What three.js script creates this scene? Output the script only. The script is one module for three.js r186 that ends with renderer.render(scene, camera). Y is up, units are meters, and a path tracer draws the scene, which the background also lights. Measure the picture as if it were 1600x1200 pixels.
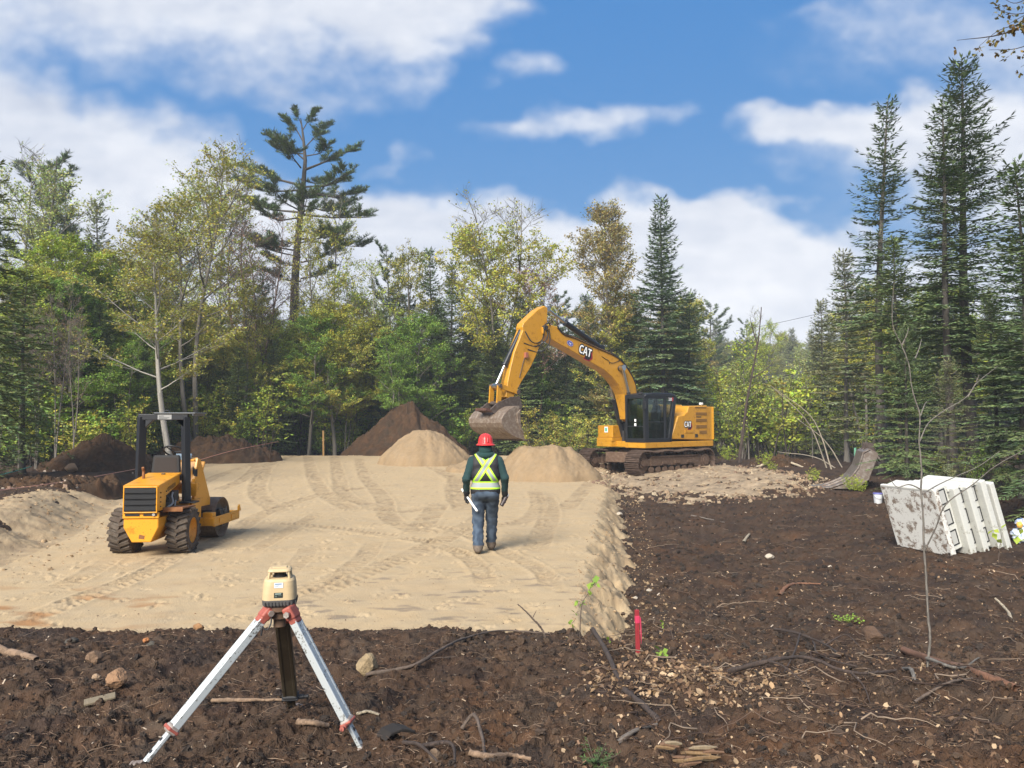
import * as THREE from 'three';
import { mergeGeometries } from 'three/addons/utils/BufferGeometryUtils.js';
import { RoundedBoxGeometry } from 'three/addons/geometries/RoundedBoxGeometry.js';
import { MarchingCubes } from 'three/addons/objects/MarchingCubes.js';
import { createNoise2D, createNoise3D } from 'simplex-noise';

const scene = new THREE.Scene();
// ---------------------------------------------------------------- camera
const EYE = 2.09, PITCH = Math.atan(56 / 1202), FOCAL = 1202;
const camera = new THREE.PerspectiveCamera(2 * Math.atan(600 / FOCAL) * 180 / Math.PI, 4 / 3, 0.1, 3000);
camera.position.set(0, EYE, 0);
camera.rotation.set(PITCH, 0, 0);
// ---------------------------------------------------------------- exposure, sun
const renderer = new THREE.WebGLRenderer({ antialias: true });
renderer.toneMapping = THREE.LinearToneMapping;
renderer.toneMappingExposure = 2.2;
renderer.shadowMap.enabled = true;
renderer.shadowMap.type = THREE.PCFSoftShadowMap;
const sun = new THREE.DirectionalLight(new THREE.Color(1.0, 0.94, 0.84), 3.8);
const SUN_DIR = new THREE.Vector3(-0.36, 0.60, 0.72).normalize();
sun.position.copy(SUN_DIR).multiplyScalar(80).add(new THREE.Vector3(0, 0, -22));
sun.target.position.set(0, 0, -22);
sun.castShadow = true;
sun.shadow.radius = 60;
sun.shadow.mapSize.set(4096, 4096);
Object.assign(sun.shadow.camera, { left: -60, right: 60, top: 60, bottom: -60, near: 1, far: 200 });
sun.shadow.bias = -0.0005;
scene.add(sun, sun.target);

// ---------------------------------------------------------------- chance and noise
function rng(a) { return () => { a |= 0; a = a + 0x6D2B79F5 | 0; let t = Math.imul(a ^ a >>> 15, 1 | a); t = t + Math.imul(t ^ t >>> 7, 61 | t) ^ t; return ((t ^ t >>> 14) >>> 0) / 4294967296; }; }
const n2 = createNoise2D(rng(11)), n3 = createNoise3D(rng(12));
function fbm(x, y, o = 4, g = 0.5) { let s = 0, a = 1, f = 1, t = 0; for (let i = 0; i < o; i++) { s += a * n2(x * f + i * 17.3, y * f - i * 9.1); t += a; a *= g; f *= 2.03; } return s / t; }
function ridge(x, y, o = 3) { let s = 0, a = 1, f = 1, t = 0; for (let i = 0; i < o; i++) { s += a * (1 - Math.abs(n2(x * f + i * 7.7, y * f + i * 3.3))); t += a; a *= 0.5; f *= 2.1; } return s / t; }
const clamp = (x, a, b) => Math.min(b, Math.max(a, x)), lerp = (a, b, t) => a + (b - a) * t;
const sst = (a, b, x) => { const t = clamp((x - a) / (b - a), 0, 1); return t * t * (3 - 2 * t); };
const V = (x, y, z) => new THREE.Vector3(x, y, z);
const DEG = Math.PI / 180;

// ---------------------------------------------------------------- measuring: a point of the place seen along a sight line
function ray(px, py) { const x = (px - 800) / FOCAL, y = (600 - py) / FOCAL, c = Math.cos(PITCH), s = Math.sin(PITCH); return V(x, y * c + s, -c + y * s); }
function at(px, py, depth) { const r = ray(px, py); return r.multiplyScalar(depth / -r.z).add(camera.position); }
function onLevel(px, py, h) { const r = ray(px, py); return r.multiplyScalar((h - EYE) / r.y).add(camera.position); }
function onPlane(px, py, p, n) { const r = ray(px, py); const t = p.clone().sub(camera.position).dot(n) / r.dot(n); return r.multiplyScalar(t).add(camera.position); }

// ---------------------------------------------------------------- sky: air and clouds
{
  const SKY = 0.454, W = 3072, H = 1536, data = new Float32Array(W * H * 4);
  // cloud masses: [centre x, centre y, radius x, radius y, softness, density] on the plane 1202 units ahead, horizon at 656
  const masses = [
    [420, -85, 400, 165, 0.34, 0.97], [-60, -10, 330, 90, 0.55, 0.75], [640, -20, 180, 95, 0.42, 0.9], [420, 95, 150, 60, 0.8, 0.5], [470, 150, 100, 26, 0.9, 0.35], [620, 110, 60, 55, 0.85, 0.4], [150, 70, 180, 40, 0.9, 0.3],
    [20, 235, 290, 112, 0.36, 0.97], [235, 305, 180, 95, 0.4, 1.0], [-250, 300, 420, 260, 0.3, 1.0], [420, 400, 230, 130, 0.4, 1.0], [90, 420, 480, 190, 0.3, 1.0],
    [620, 400, 190, 110, 0.32, 1.0], [790, 395, 180, 88, 0.34, 0.95], [980, 400, 200, 95, 0.25, 1.0], [1170, 405, 175, 98, 0.22, 1.0], [900, 520, 520, 130, 0.3, 1.0], [1340, 560, 300, 120, 0.4, 0.8],
    [900, 192, 105, 30, 0.75, 0.75], [985, 168, 60, 22, 0.9, 0.5], [815, 95, 45, 20, 0.95, 0.45], [630, 250, 45, 12, 0.95, 0.25],
    [1330, 190, 175, 42, 0.42, 0.95], [1500, 200, 230, 66, 0.45, 1.0], [1330, 245, 130, 30, 0.9, 0.4], [1640, 250, 210, 130, 0.5, 0.9], [1480, 300, 160, 60, 0.9, 0.35],
    [1500, 40, 220, 75, 0.9, 0.42], [1290, 20, 60, 24, 0.95, 0.3], [1650, 90, 140, 60, 0.8, 0.4], [1500, 480, 250, 110, 0.5, 0.8],
  ];
  for (let j = 0; j < H; j++) {
    const el = ((j + 0.5) / H - 0.5) * Math.PI, y = Math.sin(el), ce = Math.cos(el);
    for (let i = 0; i < W; i++) {
      const a = ((i + 0.5) / W - 0.5) * 2 * Math.PI, x = Math.cos(a) * ce, z = Math.sin(a) * ce, k = (j * W + i) * 4;
      const e = Math.max(el, 0) / DEG;
      // clear air
      const t = Math.exp(-e / 11), u = Math.exp(-e / 38);
      let r = 0.042 + 0.040 * u + 0.33 * t, g = 0.205 + 0.105 * u + 0.31 * t, b = 0.575 + 0.115 * u + 0.15 * t;
      if (y > -0.03) {
        let c = 0, shade = 0.5;
        const front = sst(0.35, 0.62, -z / Math.max(ce, 0.2)) * (1 - sst(34, 48, e));
        let X = 0, Y = 0;
        if (front > 0) {
          X = 800 + FOCAL * x / -z; Y = 656 - FOCAL * y / -z;
          const wx = 74 * fbm(X / 260, Y / 190, 3) + 14 * fbm(X / 80 + 9, Y / 58, 3, 0.5), wy = 40 * fbm(X / 250 + 40, Y / 170 + 7, 3) + 8 * fbm(X / 74 - 20, Y / 54 + 3, 3, 0.5);
          let clear = 1;
          for (const [cx, cy, rx, ry, soft, d] of masses) {
            const q = Math.hypot((X + wx - cx) / rx, (Y + wy - cy) / ry);
            if (q < 1 + soft) clear *= 1 - d * sst(1 + soft * 0.55, 1 - soft, q);
          }
          c = 1 - clear;
          const f2 = fbm(X / 64 + 3, Y / 46 + 5, 4, 0.5);
          c = clamp(c + (c * (1 - c)) * 0.85 * f2, 0, 1);
          shade = 0.56 + 0.34 * fbm(X / 300 + 5 + wy * 0.004, Y / 120 + 2, 4, 0.55) + 0.25 * sst(300, 460, Y) * sst(700, 1000, X) - 0.16 * sst(-60, 130, Y) * (1 - sst(120, 260, Y)) * (1 - sst(420, 760, X)) + 0.10 * f2;
        }
        if (front < 1) {
          const q = 1 / (Math.max(y, 0) + 0.16), wx = x * q * 1.25 + 3, wz = z * q * 1.25 + 8;
          const n = fbm(wx, wz, 6, 0.55);
          const cg = sst(-0.16, 0.30, n) * 0.96;
          c = lerp(cg, c * 0.97, front);
          shade = lerp(0.6 + 0.3 * fbm(wx * 1.7 + 20, wz * 1.7, 3), shade, front);
        }
        shade = clamp(shade, 0, 1);
        const cr = lerp(0.54, 1.00, shade), cgr = lerp(0.61, 1.02, shade), cb = lerp(0.76, 1.07, shade);
        r = lerp(r, cr, c); g = lerp(g, cgr, c); b = lerp(b, cb, c);
      }
      data[k] = r * SKY; data[k + 1] = g * SKY; data[k + 2] = b * SKY; data[k + 3] = 1;
    }
  }
  const sky = new THREE.DataTexture(data, W, H, THREE.RGBAFormat, THREE.FloatType);
  sky.mapping = THREE.EquirectangularReflectionMapping;
  sky.magFilter = sky.minFilter = THREE.LinearFilter;
  sky.needsUpdate = true;
  scene.background = sky; scene.environment = sky;
}

// ---------------------------------------------------------------- naming
const taken = new Map();
function numbered(name) { const n = taken.get(name) ?? 0; taken.set(name, n + 1); return n ? `${name}_${String(n).padStart(3, '0')}` : name; }
function tag(o, label, category, group, kind) { if (label) o.userData.label = label; if (category) o.userData.category = category; if (group) o.userData.group = group; if (kind) o.userData.kind = kind; return o; }
function shadows(o) { o.castShadow = o.receiveShadow = true; return o; }
function thing(name, label, category, pos, turn = 0, group) { const o = new THREE.Group(); o.name = numbered(name); if (pos) o.position.copy(pos); o.rotation.y = turn; scene.add(o); return tag(o, label, category, group); }
function boxUV(g) {   // texture coordinates in metres, from the side that a face points to
  const p = g.attributes.position, n = g.attributes.normal, uv = new Float32Array(p.count * 2);
  for (let i = 0; i < p.count; i++) {
    const ax = Math.abs(n.getX(i)), ay = Math.abs(n.getY(i)), az = Math.abs(n.getZ(i)), x = p.getX(i), y = p.getY(i), z = p.getZ(i);
    if (ax >= ay && ax >= az) { uv[i * 2] = z; uv[i * 2 + 1] = y; } else if (ay >= az) { uv[i * 2] = x; uv[i * 2 + 1] = z; } else { uv[i * 2] = x; uv[i * 2 + 1] = y; }
  }
  g.setAttribute('uv', new THREE.BufferAttribute(uv, 2)); return g;
}
function merged(geos) {
  geos = [].concat(geos).flat(9).map((g) => { const h = g.index ? g.toNonIndexed() : g; for (const k of Object.keys(h.attributes)) if (k !== 'position' && k !== 'normal') h.deleteAttribute(k); if (!h.attributes.normal) h.computeVertexNormals(); return h; });
  return boxUV(geos.length > 1 ? mergeGeometries(geos) : geos[0]);
}
function part(name, geos, mat, parent, label) { const m = new THREE.Mesh(merged(geos), mat); m.name = parent ? name : numbered(name); if (label) m.userData.label = label; (parent ?? scene).add(m); return shadows(m); }
// ---------------------------------------------------------------- shapes
const M4 = (x = 0, y = 0, z = 0, rx = 0, ry = 0, rz = 0) => new THREE.Matrix4().makeRotationFromEuler(new THREE.Euler(rx, ry, rz)).setPosition(x, y, z);
function box(w, h, d, x = 0, y = 0, z = 0, rx = 0, ry = 0, rz = 0, bev) { const b = Math.min(bev ?? 0.012, w * 0.4, h * 0.4, d * 0.4); return new RoundedBoxGeometry(w, h, d, 2, b).applyMatrix4(M4(x, y, z, rx, ry, rz)); }
function rod(a, b, r1, r2 = r1, seg = 14) {   // cylinder or cone between two points
  const d = b.clone().sub(a), L = d.length(), g = new THREE.CylinderGeometry(r2, r1, L, seg, 1);
  return g.applyQuaternion(new THREE.Quaternion().setFromUnitVectors(V(0, 1, 0), d.normalize())).translate((a.x + b.x) / 2, (a.y + b.y) / 2, (a.z + b.z) / 2);
}
function disc(r, w, x, y, z, axis = 'z', seg = 24) { const g = new THREE.CylinderGeometry(r, r, w, seg); if (axis === 'z') g.rotateX(Math.PI / 2); if (axis === 'x') g.rotateZ(Math.PI / 2); return g.translate(x, y, z); }
function hose(pts, r, n = 24, seg = 6) { return new THREE.TubeGeometry(new THREE.CatmullRomCurve3(pts), n, r, seg); }
function plate(pts, t, bev = 0.01, holes = []) {   // outline in x, y; thickness t centred on z = 0
  const s = new THREE.Shape(pts.map((p) => new THREE.Vector2(p[0], p[1])));
  for (const h of holes) s.holes.push(new THREE.Path(h.map((p) => new THREE.Vector2(p[0], p[1]))));
  const b = Math.min(bev, t * 0.4);
  return new THREE.ExtrudeGeometry(s, { depth: t - 2 * b, bevelEnabled: b > 0, bevelThickness: b, bevelSize: b, bevelOffset: -b, bevelSegments: 1, curveSegments: 12 }).translate(0, 0, -t / 2 + b);
}
function beam(a, b, w, h, up = V(0, 1, 0), bev = 0.008) {   // a square bar from a to b
  const z = b.clone().sub(a), L = z.length(); z.normalize();
  const x = up.clone().cross(z).normalize(), y = z.clone().cross(x);
  return new RoundedBoxGeometry(w, h, L, 1, Math.min(bev, w * 0.3, h * 0.3)).applyMatrix4(new THREE.Matrix4().makeBasis(x, y, z).setPosition(a.clone().add(b).multiplyScalar(0.5)));
}
// raw triangles with colours
class Tris {
  constructor() { this.p = []; this.n = []; this.c = []; }
  tri(a, b, c, col, nrm) {
    const ux = b.x - a.x, uy = b.y - a.y, uz = b.z - a.z, vx = c.x - a.x, vy = c.y - a.y, vz = c.z - a.z;
    let nx = uy * vz - uz * vy, ny = uz * vx - ux * vz, nz = ux * vy - uy * vx; const l = Math.hypot(nx, ny, nz) || 1; nx /= l; ny /= l; nz /= l;
    this.p.push(a.x, a.y, a.z, b.x, b.y, b.z, c.x, c.y, c.z);
    for (let i = 0; i < 3; i++) { if (nrm) this.n.push(nrm[i].x, nrm[i].y, nrm[i].z); else this.n.push(nx, ny, nz); this.c.push(col[0], col[1], col[2]); }
  }
  tube(pts, radii, sides, col) {
    const rings = [], X = V(), Y = V(), T = V();
    for (let i = 0; i < pts.length; i++) {
      T.copy(pts[Math.min(i + 1, pts.length - 1)]).sub(pts[Math.max(i - 1, 0)]).normalize();
      X.set(Math.abs(T.y) > 0.9 ? 1 : 0, Math.abs(T.y) > 0.9 ? 0 : 1, 0).cross(T).normalize(); Y.copy(T).cross(X);
      const ring = [];
      for (let s = 0; s < sides; s++) { const a = s / sides * 2 * Math.PI, ca = Math.cos(a), sa = Math.sin(a); const n = V(X.x * ca + Y.x * sa, X.y * ca + Y.y * sa, X.z * ca + Y.z * sa); ring.push([n.clone().multiplyScalar(radii[i]).add(pts[i]), n]); }
      rings.push(ring);
    }
    for (let i = 0; i + 1 < rings.length; i++) for (let s = 0; s < sides; s++) {
      const a = rings[i][s], b = rings[i][(s + 1) % sides], c = rings[i + 1][(s + 1) % sides], d = rings[i + 1][s], k = typeof col === 'function' ? col(i, s) : col;
      this.tri(a[0], b[0], c[0], k, [a[1], b[1], c[1]]); this.tri(a[0], c[0], d[0], k, [a[1], c[1], d[1]]);
    }
  }
  get count() { return this.p.length / 9; }
  geometry() { const g = new THREE.BufferGeometry(); g.setAttribute('position', new THREE.BufferAttribute(new Float32Array(this.p), 3)); g.setAttribute('normal', new THREE.BufferAttribute(new Float32Array(this.n), 3)); g.setAttribute('color', new THREE.BufferAttribute(new Float32Array(this.c), 3)); const p = this.p, uv = new Float32Array(p.length / 3 * 2); for (let i = 0; i < p.length / 3; i++) { uv[i * 2] = p[i * 3] + p[i * 3 + 2]; uv[i * 2 + 1] = p[i * 3 + 1]; } g.setAttribute('uv', new THREE.BufferAttribute(uv, 2)); return g; }
}
// ---------------------------------------------------------------- textures
function texture(n, f, { srgb = false, rep = 1 } = {}) {   // f(u, v) -> [r, g, b] 0..1, seamless if f is
  const d = new Uint8Array(n * n * 4);
  for (let y = 0; y < n; y++) for (let x = 0; x < n; x++) { const c = f(x / n, y / n), k = (y * n + x) * 4; d[k] = clamp(c[0], 0, 1) * 255; d[k + 1] = clamp(c[1], 0, 1) * 255; d[k + 2] = clamp(c[2], 0, 1) * 255; d[k + 3] = 255; }
  const t = new THREE.DataTexture(d, n, n); t.wrapS = t.wrapT = THREE.RepeatWrapping; t.magFilter = THREE.LinearFilter; t.minFilter = THREE.LinearMipmapLinearFilter; t.generateMipmaps = true; t.repeat.set(rep, rep);
  if (srgb) t.colorSpace = THREE.SRGBColorSpace; t.needsUpdate = true; return t;
}
function tiling(u, v, s, seed, o = 3, g = 0.5) {   // seamless noise on a torus, -1..1
  let r = 0, a = 1, t = 0, f = s;
  for (let i = 0; i < o; i++) { const x = u * f, y = v * f, fx = u, fy = v; const q = (xx, yy) => n2(xx + seed * 31.7 + i * 11, yy + seed * 5.3); const wx = fx, wy = fy; r += a * ((q(x, y) * (1 - wx) + q(x - f, y) * wx) * (1 - wy) + (q(x, y - f) * (1 - wx) + q(x - f, y - f) * wx) * wy) * 1.25; t += a; a *= g; f *= 2; }
  return r / t;
}
const std = (color, roughness = 0.7, more = {}) => new THREE.MeshStandardMaterial({ color: Array.isArray(color) ? new THREE.Color().setRGB(...color) : color, roughness, ...more });
function canvasTexture(w, h, draw) { const c = document.createElement('canvas'); c.width = w; c.height = h; const x = c.getContext('2d'); draw(x, w, h); const t = new THREE.CanvasTexture(c); t.colorSpace = THREE.SRGBColorSpace; t.magFilter = THREE.LinearFilter; t.anisotropy = 4; return t; }
// ================================================================ the ground
const padRight = (z) => { const d = -z; return d < 13 ? lerp(0.62, 1.35, (d - 7.7) / 5.3) : d < 24 ? lerp(1.35, 2.9, (d - 13) / 11) : lerp(2.9, 4.2, (d - 24) / 12); };
const padLeft = (z) => { const d = -z; return d < 14 ? lerp(-6.6, -7.9, (d - 8) / 6) : d < 21 ? lerp(-7.9, -10.4, (d - 14) / 7) : d < 31 ? lerp(-10.4, -13, (d - 21) / 10) : -13; };
function soilBase(x, z) {   // the lie of the dark soil, without its clods
  const d = -z;
  const right = -0.43 + 0.26 * sst(3.5, 9, x) + 0.25 * sst(15, 27, d);
  const left = lerp(-0.5, 0.42, sst(padLeft(z) + 0.6, padLeft(z) - 1.6, x)) - 0.25 * sst(22, 34, d) * sst(-6, -9, x);
  const side = sst(0.3, 1.9, x);
  let back = lerp(left, right, sst(-1.5, 0.9, x));
  if (d > 34) back = lerp(back, -0.2, sst(34, 44, d));
  const near = lerp(0.52 + 0.10 * sst(0, 4, x), 0.05, clamp((d - 3.2) / 4.35, 0, 1.15));
  return lerp(near, back, lerp(sst(7.55, 8.6, d), sst(5.4, 9.5, d), side));
}
function clods(x, z, r) {
  const fade = 1 / (1 + r * 0.03);
  let h = 0.10 * fbm(x * 0.55, z * 0.55, 3) + 0.05 * fbm(x * 1.9 + 7, z * 1.9, 3);
  const big = fbm(x * 0.9 + 30, z * 0.9 + 4, 2);
  h += (0.045 + 0.05 * sst(0, 0.6, big)) * (ridge(x * 3.1, z * 3.1, 2) - 0.6) * fade;
  if (r < 22) h += 0.034 * fbm(x * 9 + 3, z * 9, 3, 0.62);
  if (r < 12) h += 0.020 * (ridge(x * 16, z * 16, 2) - 0.6);
  return h;
}
const soilH = (x, z) => soilBase(x, z) + clods(x, z, Math.hypot(x, z)) * (1 - 0.35 * sst(-6.6, -7.6, z) * sst(0.8, 0.2, x) * sst(-9, -8, z));
// tracks pressed into the sand: points, half width, pitch of the tread, depth
const trk = (w, pitch, deep, ...pts) => { const c = new THREE.CatmullRomCurve3(pts.map(([px, py]) => onLevel(px, py, 0))); const L = c.getLength(), n = Math.ceil(L / 0.12), P = c.getSpacedPoints(n); return { w, pitch, deep, P, L, box: P.reduce((b, p) => [Math.min(b[0], p.x), Math.max(b[1], p.x), Math.min(b[2], p.z), Math.max(b[3], p.z)], [1e9, -1e9, 1e9, -1e9]) }; };
const TRACKS = [
  trk(0.15, 0.16, 0.020, [20, 938], [110, 910], [185, 868]), trk(0.16, 0.16, 0.024, [10, 985], [130, 935], [230, 895], [285, 862]),
  trk(0.15, 0.16, 0.022, [400, 815], [520, 825], [640, 842], [720, 865], [755, 895], [760, 920]), trk(0.15, 0.16, 0.022, [560, 818], [680, 823], [740, 840], [800, 868], [850, 895], [865, 925]),
  trk(0.22, 0.20, 0.020, [850, 770], [860, 800], [850, 830], [830, 870]), trk(0.2, 0.2, 0.016, [835, 765], [840, 795], [815, 815], [700, 830], [645, 835]),
  trk(0.26, 0.25, 0.020, [440, 800], [405, 775], [408, 748], [432, 724], [480, 714]), trk(0.24, 0.25, 0.018, [560, 800], [512, 775], [490, 745], [480, 716]), trk(0.24, 0.25, 0.018, [600, 795], [545, 778], [530, 748], [522, 716]), trk(0.22, 0.25, 0.016, [660, 835], [610, 810], [600, 780], [570, 745], [560, 720]), trk(0.2, 0.2, 0.016, [200, 890], [330, 850], [420, 800], [520, 770], [640, 755]), trk(0.2, 0.2, 0.014, [420, 960], [560, 900], [680, 850], [760, 800], [770, 760]), trk(0.16, 0.16, 0.014, [300, 955], [470, 925], [560, 880], [590, 840]),
  trk(0.25, 0.3, 0.016, [645, 840], [670, 810], [690, 785]), trk(0.25, 0.3, 0.018, [720, 780], [710, 750], [650, 722]), trk(0.3, 0.3, 0.018, [730, 800], [712, 770], [715, 745]),
  trk(0.22, 0.25, 0.02, [880, 800], [905, 775], [925, 752]), trk(0.2, 0.25, 0.016, [330, 770], [380, 750], [405, 728]), trk(0.2, 0.25, 0.014, [300, 765], [340, 745], [420, 722]),
  trk(0.15, 0.16, 0.012, [440, 905], [470, 875], [490, 850]), trk(0.14, 0.16, 0.012, [380, 870], [450, 830], [500, 800]), trk(0.2, 0.2, 0.014, [560, 790], [620, 800], [700, 790]),
];
function trackAt(x, z) {   // [height, how disturbed]
  let h = 0, m = 0;
  for (const t of TRACKS) {
    if (x < t.box[0] - t.w * 2 || x > t.box[1] + t.w * 2 || z < t.box[2] - t.w * 2 || z > t.box[3] + t.w * 2) continue;
    let best = 1e9, bi = 0;
    for (let i = 0; i < t.P.length; i++) { const dx = x - t.P[i].x, dz = z - t.P[i].z, q = dx * dx + dz * dz; if (q < best) { best = q; bi = i; } }
    const a = t.P[Math.max(bi - 1, 0)], b = t.P[Math.min(bi + 1, t.P.length - 1)], tx = b.x - a.x, tz = b.z - a.z, l = Math.hypot(tx, tz) || 1;
    const dx = x - t.P[bi].x, dz = z - t.P[bi].z, along = bi / (t.P.length - 1) * t.L + (dx * tx + dz * tz) / l, side = (dx * -tz + dz * tx) / l, q = Math.abs(side) / t.w;
    if (q > 1.7) continue;
    const wear = (0.6 + 0.55 * fbm(x * 1.1 + 9, z * 1.1, 2)) * sst(-0.1, 1.2, along) * sst(-0.1, 1.2, t.L - along), inside = sst(1.12, 0.86, q), rim = sst(0.85, 1.1, q) * sst(1.7, 1.15, q);
    const tread = Math.sin((along + Math.abs(side) * 0.7) / t.pitch * 2 * Math.PI + 2 * fbm(x * 3, z * 3, 1));
    h += clamp(wear, 0, 1.2) * t.deep * 1.5 * (inside * (-0.5 + 0.95 * sst(-0.3, 0.6, tread)) + 0.6 * rim);
    m = Math.max(m, clamp(wear, 0, 1) * inside * (0.55 - 0.35 * tread));
  }
  return [h, m];
}
function sandShape(x, z) {
  const d = -z;
  let h = 0.16 * sst(24, 42, d);
  const R = padRight(z) + 0.22 * fbm(z * 0.7, 3, 4, 0.6), L = padLeft(z) + 0.3 * fbm(z * 0.5 + 8, 1, 2);
  if (x > R) h -= Math.max(0, (x - R) * 0.74 + 0.10 * fbm(x * 2.2, z * 0.8, 3) * sst(0, 0.3, x - R));
  if (x < L) h += 0.46 * sst(0, 1.5, L - x) * sst(24, 17, d) - 0.9 * sst(1.7, 4.2, L - x);
  const F = -7.35 + 0.12 * fbm(x * 0.8, 5, 3);
  if (z > F) h -= (z - F) * 0.55;
  if (d > 42) h -= (d - 42) * 0.35;
  return h;
}
function sandH(x, z) {
  const [t] = trackAt(x, z), out = sst(0.0, 0.25, x - padRight(z)) + sst(0, 0.5, padLeft(z) - x);
  let h = sandShape(x, z) + t + 0.014 * fbm(x * 0.5, z * 0.5, 3) + 0.004 * fbm(x * 3, z * 3, 3);
  const foot = fbm(x * 1.3 + 50, z * 1.3 + 9, 2);
  h += 0.03 * sst(0.22, 0.5, foot) * fbm(x * 7, z * 7, 3);
  h += clamp(out, 0, 1) * (x < -4 ? 0.5 : 1) * (0.07 * fbm(x * 2.1, z * 2.1, 3) + 0.035 * (ridge(x * 5 + 3, z * 5, 2) - 0.5) + 0.012 * fbm(x * 18, z * 18, 2));
  return h;
}
const gravelH = (x, z) => { const d = -z, q = Math.hypot((x - 6.6 - (d - 27) * 0.1) / 4.3, (d - 28.5) / 8.2); return soilBase(x, z) + 0.05 - 0.21 * sst(0.6, 1.12, q) + 0.09 * fbm(x * 0.9 + 4, z * 0.9, 3) + 0.06 * (ridge(x * 2.6, z * 2.6, 3) - 0.6); };

const grain = texture(512, (u, v) => { const a = 0.5 + 0.28 * tiling(u, v, 20, 1, 3, 0.7) + 0.22 * tiling(u, v, 90, 2, 2, 0.8); return [a, a, a]; });
const soilMap = texture(1024, (u, v) => {
  let a = 0.72 + 0.22 * tiling(u, v, 9, 3, 4, 0.65), r = 1, g = 0.93, b = 0.9;
  const fleck = tiling(u, v, 110, 4, 1), red = tiling(u, v, 5, 6, 3);
  if (fleck > 0.86) { a *= 2.4; b *= 0.85; } else if (fleck < -0.8) a *= 0.5;
  const fib = tiling(u + 0.05 * tiling(u, v, 6, 7, 1), v * 1, 46, 8, 1) * tiling(u, v, 14, 9, 1);
  if (fib > 0.42) { a *= 1.7; }
  r *= 1 + 0.15 * red; b *= 1 - 0.12 * red;
  return [a * 0.55 * r, a * 0.55 * g, a * 0.55 * b];
});
const sandMap = texture(1024, (u, v) => {
  let a = 0.84 + 0.07 * tiling(u, v, 7, 13, 4, 0.6) + 0.06 * tiling(u, v, 120, 14, 2, 0.8);
  const s = tiling(u, v, 60, 15, 1) ; if (s > 0.85) a *= 0.8;
  const w = 0.03 * tiling(u, v, 5, 16, 2);
  return [a * (1 + w), a, a * (1 - 1.6 * w)];
});
const grainB = grain.clone(); grainB.repeat.set(1.1, 1.1);
const soilM = new THREE.MeshPhysicalMaterial({ roughness: 1, specularIntensity: 0.25, map: soilMap, bumpMap: grain, bumpScale: 0.02, vertexColors: true, name: 'soil' }); soilM.map.repeat.set(0.43, 0.43); grain.repeat.set(0.8, 0.8);
const sandM = new THREE.MeshPhysicalMaterial({ roughness: 1, specularIntensity: 0.3, map: sandMap, bumpMap: grainB, bumpScale: 0.010, vertexColors: true, name: 'sand' }); sandM.map.repeat.set(0.37, 0.37);

function sheet(name, H, colour, radii, a0, a1, na, mat, keep) {   // a heightfield: rings of points, closer together near the viewer
  const nr = radii.length, p = new Float32Array(nr * na * 3), c = new Float32Array(nr * na * 3), uv = new Float32Array(nr * na * 2), ok = new Uint8Array(nr * na), idx = [];
  for (let i = 0; i < nr; i++) for (let j = 0; j < na; j++) {
    const a = lerp(a0, a1, j / (na - 1)), r = radii[i], x = Math.tan(a) * r, z = -r, k = i * na + j;
    if (keep && !keep(x, z)) { p.set([x, -5, z], k * 3); continue; }
    const y = H(x, z); ok[k] = 1;
    p[k * 3] = x; p[k * 3 + 1] = y; p[k * 3 + 2] = z; uv[k * 2] = x; uv[k * 2 + 1] = z; c.set(colour(x, z, y), k * 3);
  }
  for (let i = 0; i + 1 < nr; i++) for (let j = 0; j + 1 < na; j++) { const k = i * na + j; if (ok[k] && ok[k + 1] && ok[k + na] && ok[k + na + 1]) idx.push(k, k + 1, k + na + 1, k, k + na + 1, k + na); }
  const g = new THREE.BufferGeometry();
  g.setAttribute('position', new THREE.BufferAttribute(p, 3)); g.setAttribute('color', new THREE.BufferAttribute(c, 3)); g.setAttribute('uv', new THREE.BufferAttribute(uv, 2)); g.setIndex(idx); g.computeVertexNormals();
  const m = new THREE.Mesh(g, mat); m.name = name; m.userData.kind = 'structure'; scene.add(shadows(m)); return m;
}
function rings(...spans) { const out = []; for (const [a, b, s0, s1] of spans) { let r = a; while (r < b) { out.push(r); r += lerp(s0, s1, (r - a) / (b - a)); } } out.push(spans.at(-1)[1]); return out; }
const SOILS = [[0.142, 0.098, 0.069], [0.180, 0.109, 0.067], [0.088, 0.066, 0.056], [0.190, 0.138, 0.100]];
function soilColour(x, z) {
  const a = fbm(x * 0.35, z * 0.35, 3), b = fbm(x * 0.8 + 20, z * 0.8, 3), e = fbm(x * 5, z * 5, 3);
  const k = [0, 1, 2].map((i) => { let v = SOILS[0][i]; v = lerp(v, SOILS[1][i], sst(0.05, 0.6, a) * 0.9); v = lerp(v, SOILS[2][i], sst(0.1, 0.5, b) * 0.8); v = lerp(v, SOILS[3][i], sst(0.25, 0.6, fbm(x * 0.6 - 9, z * 1.3, 3)) * 0.6); return v * (1 + 0.35 * e); });
  return k;
}
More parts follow.
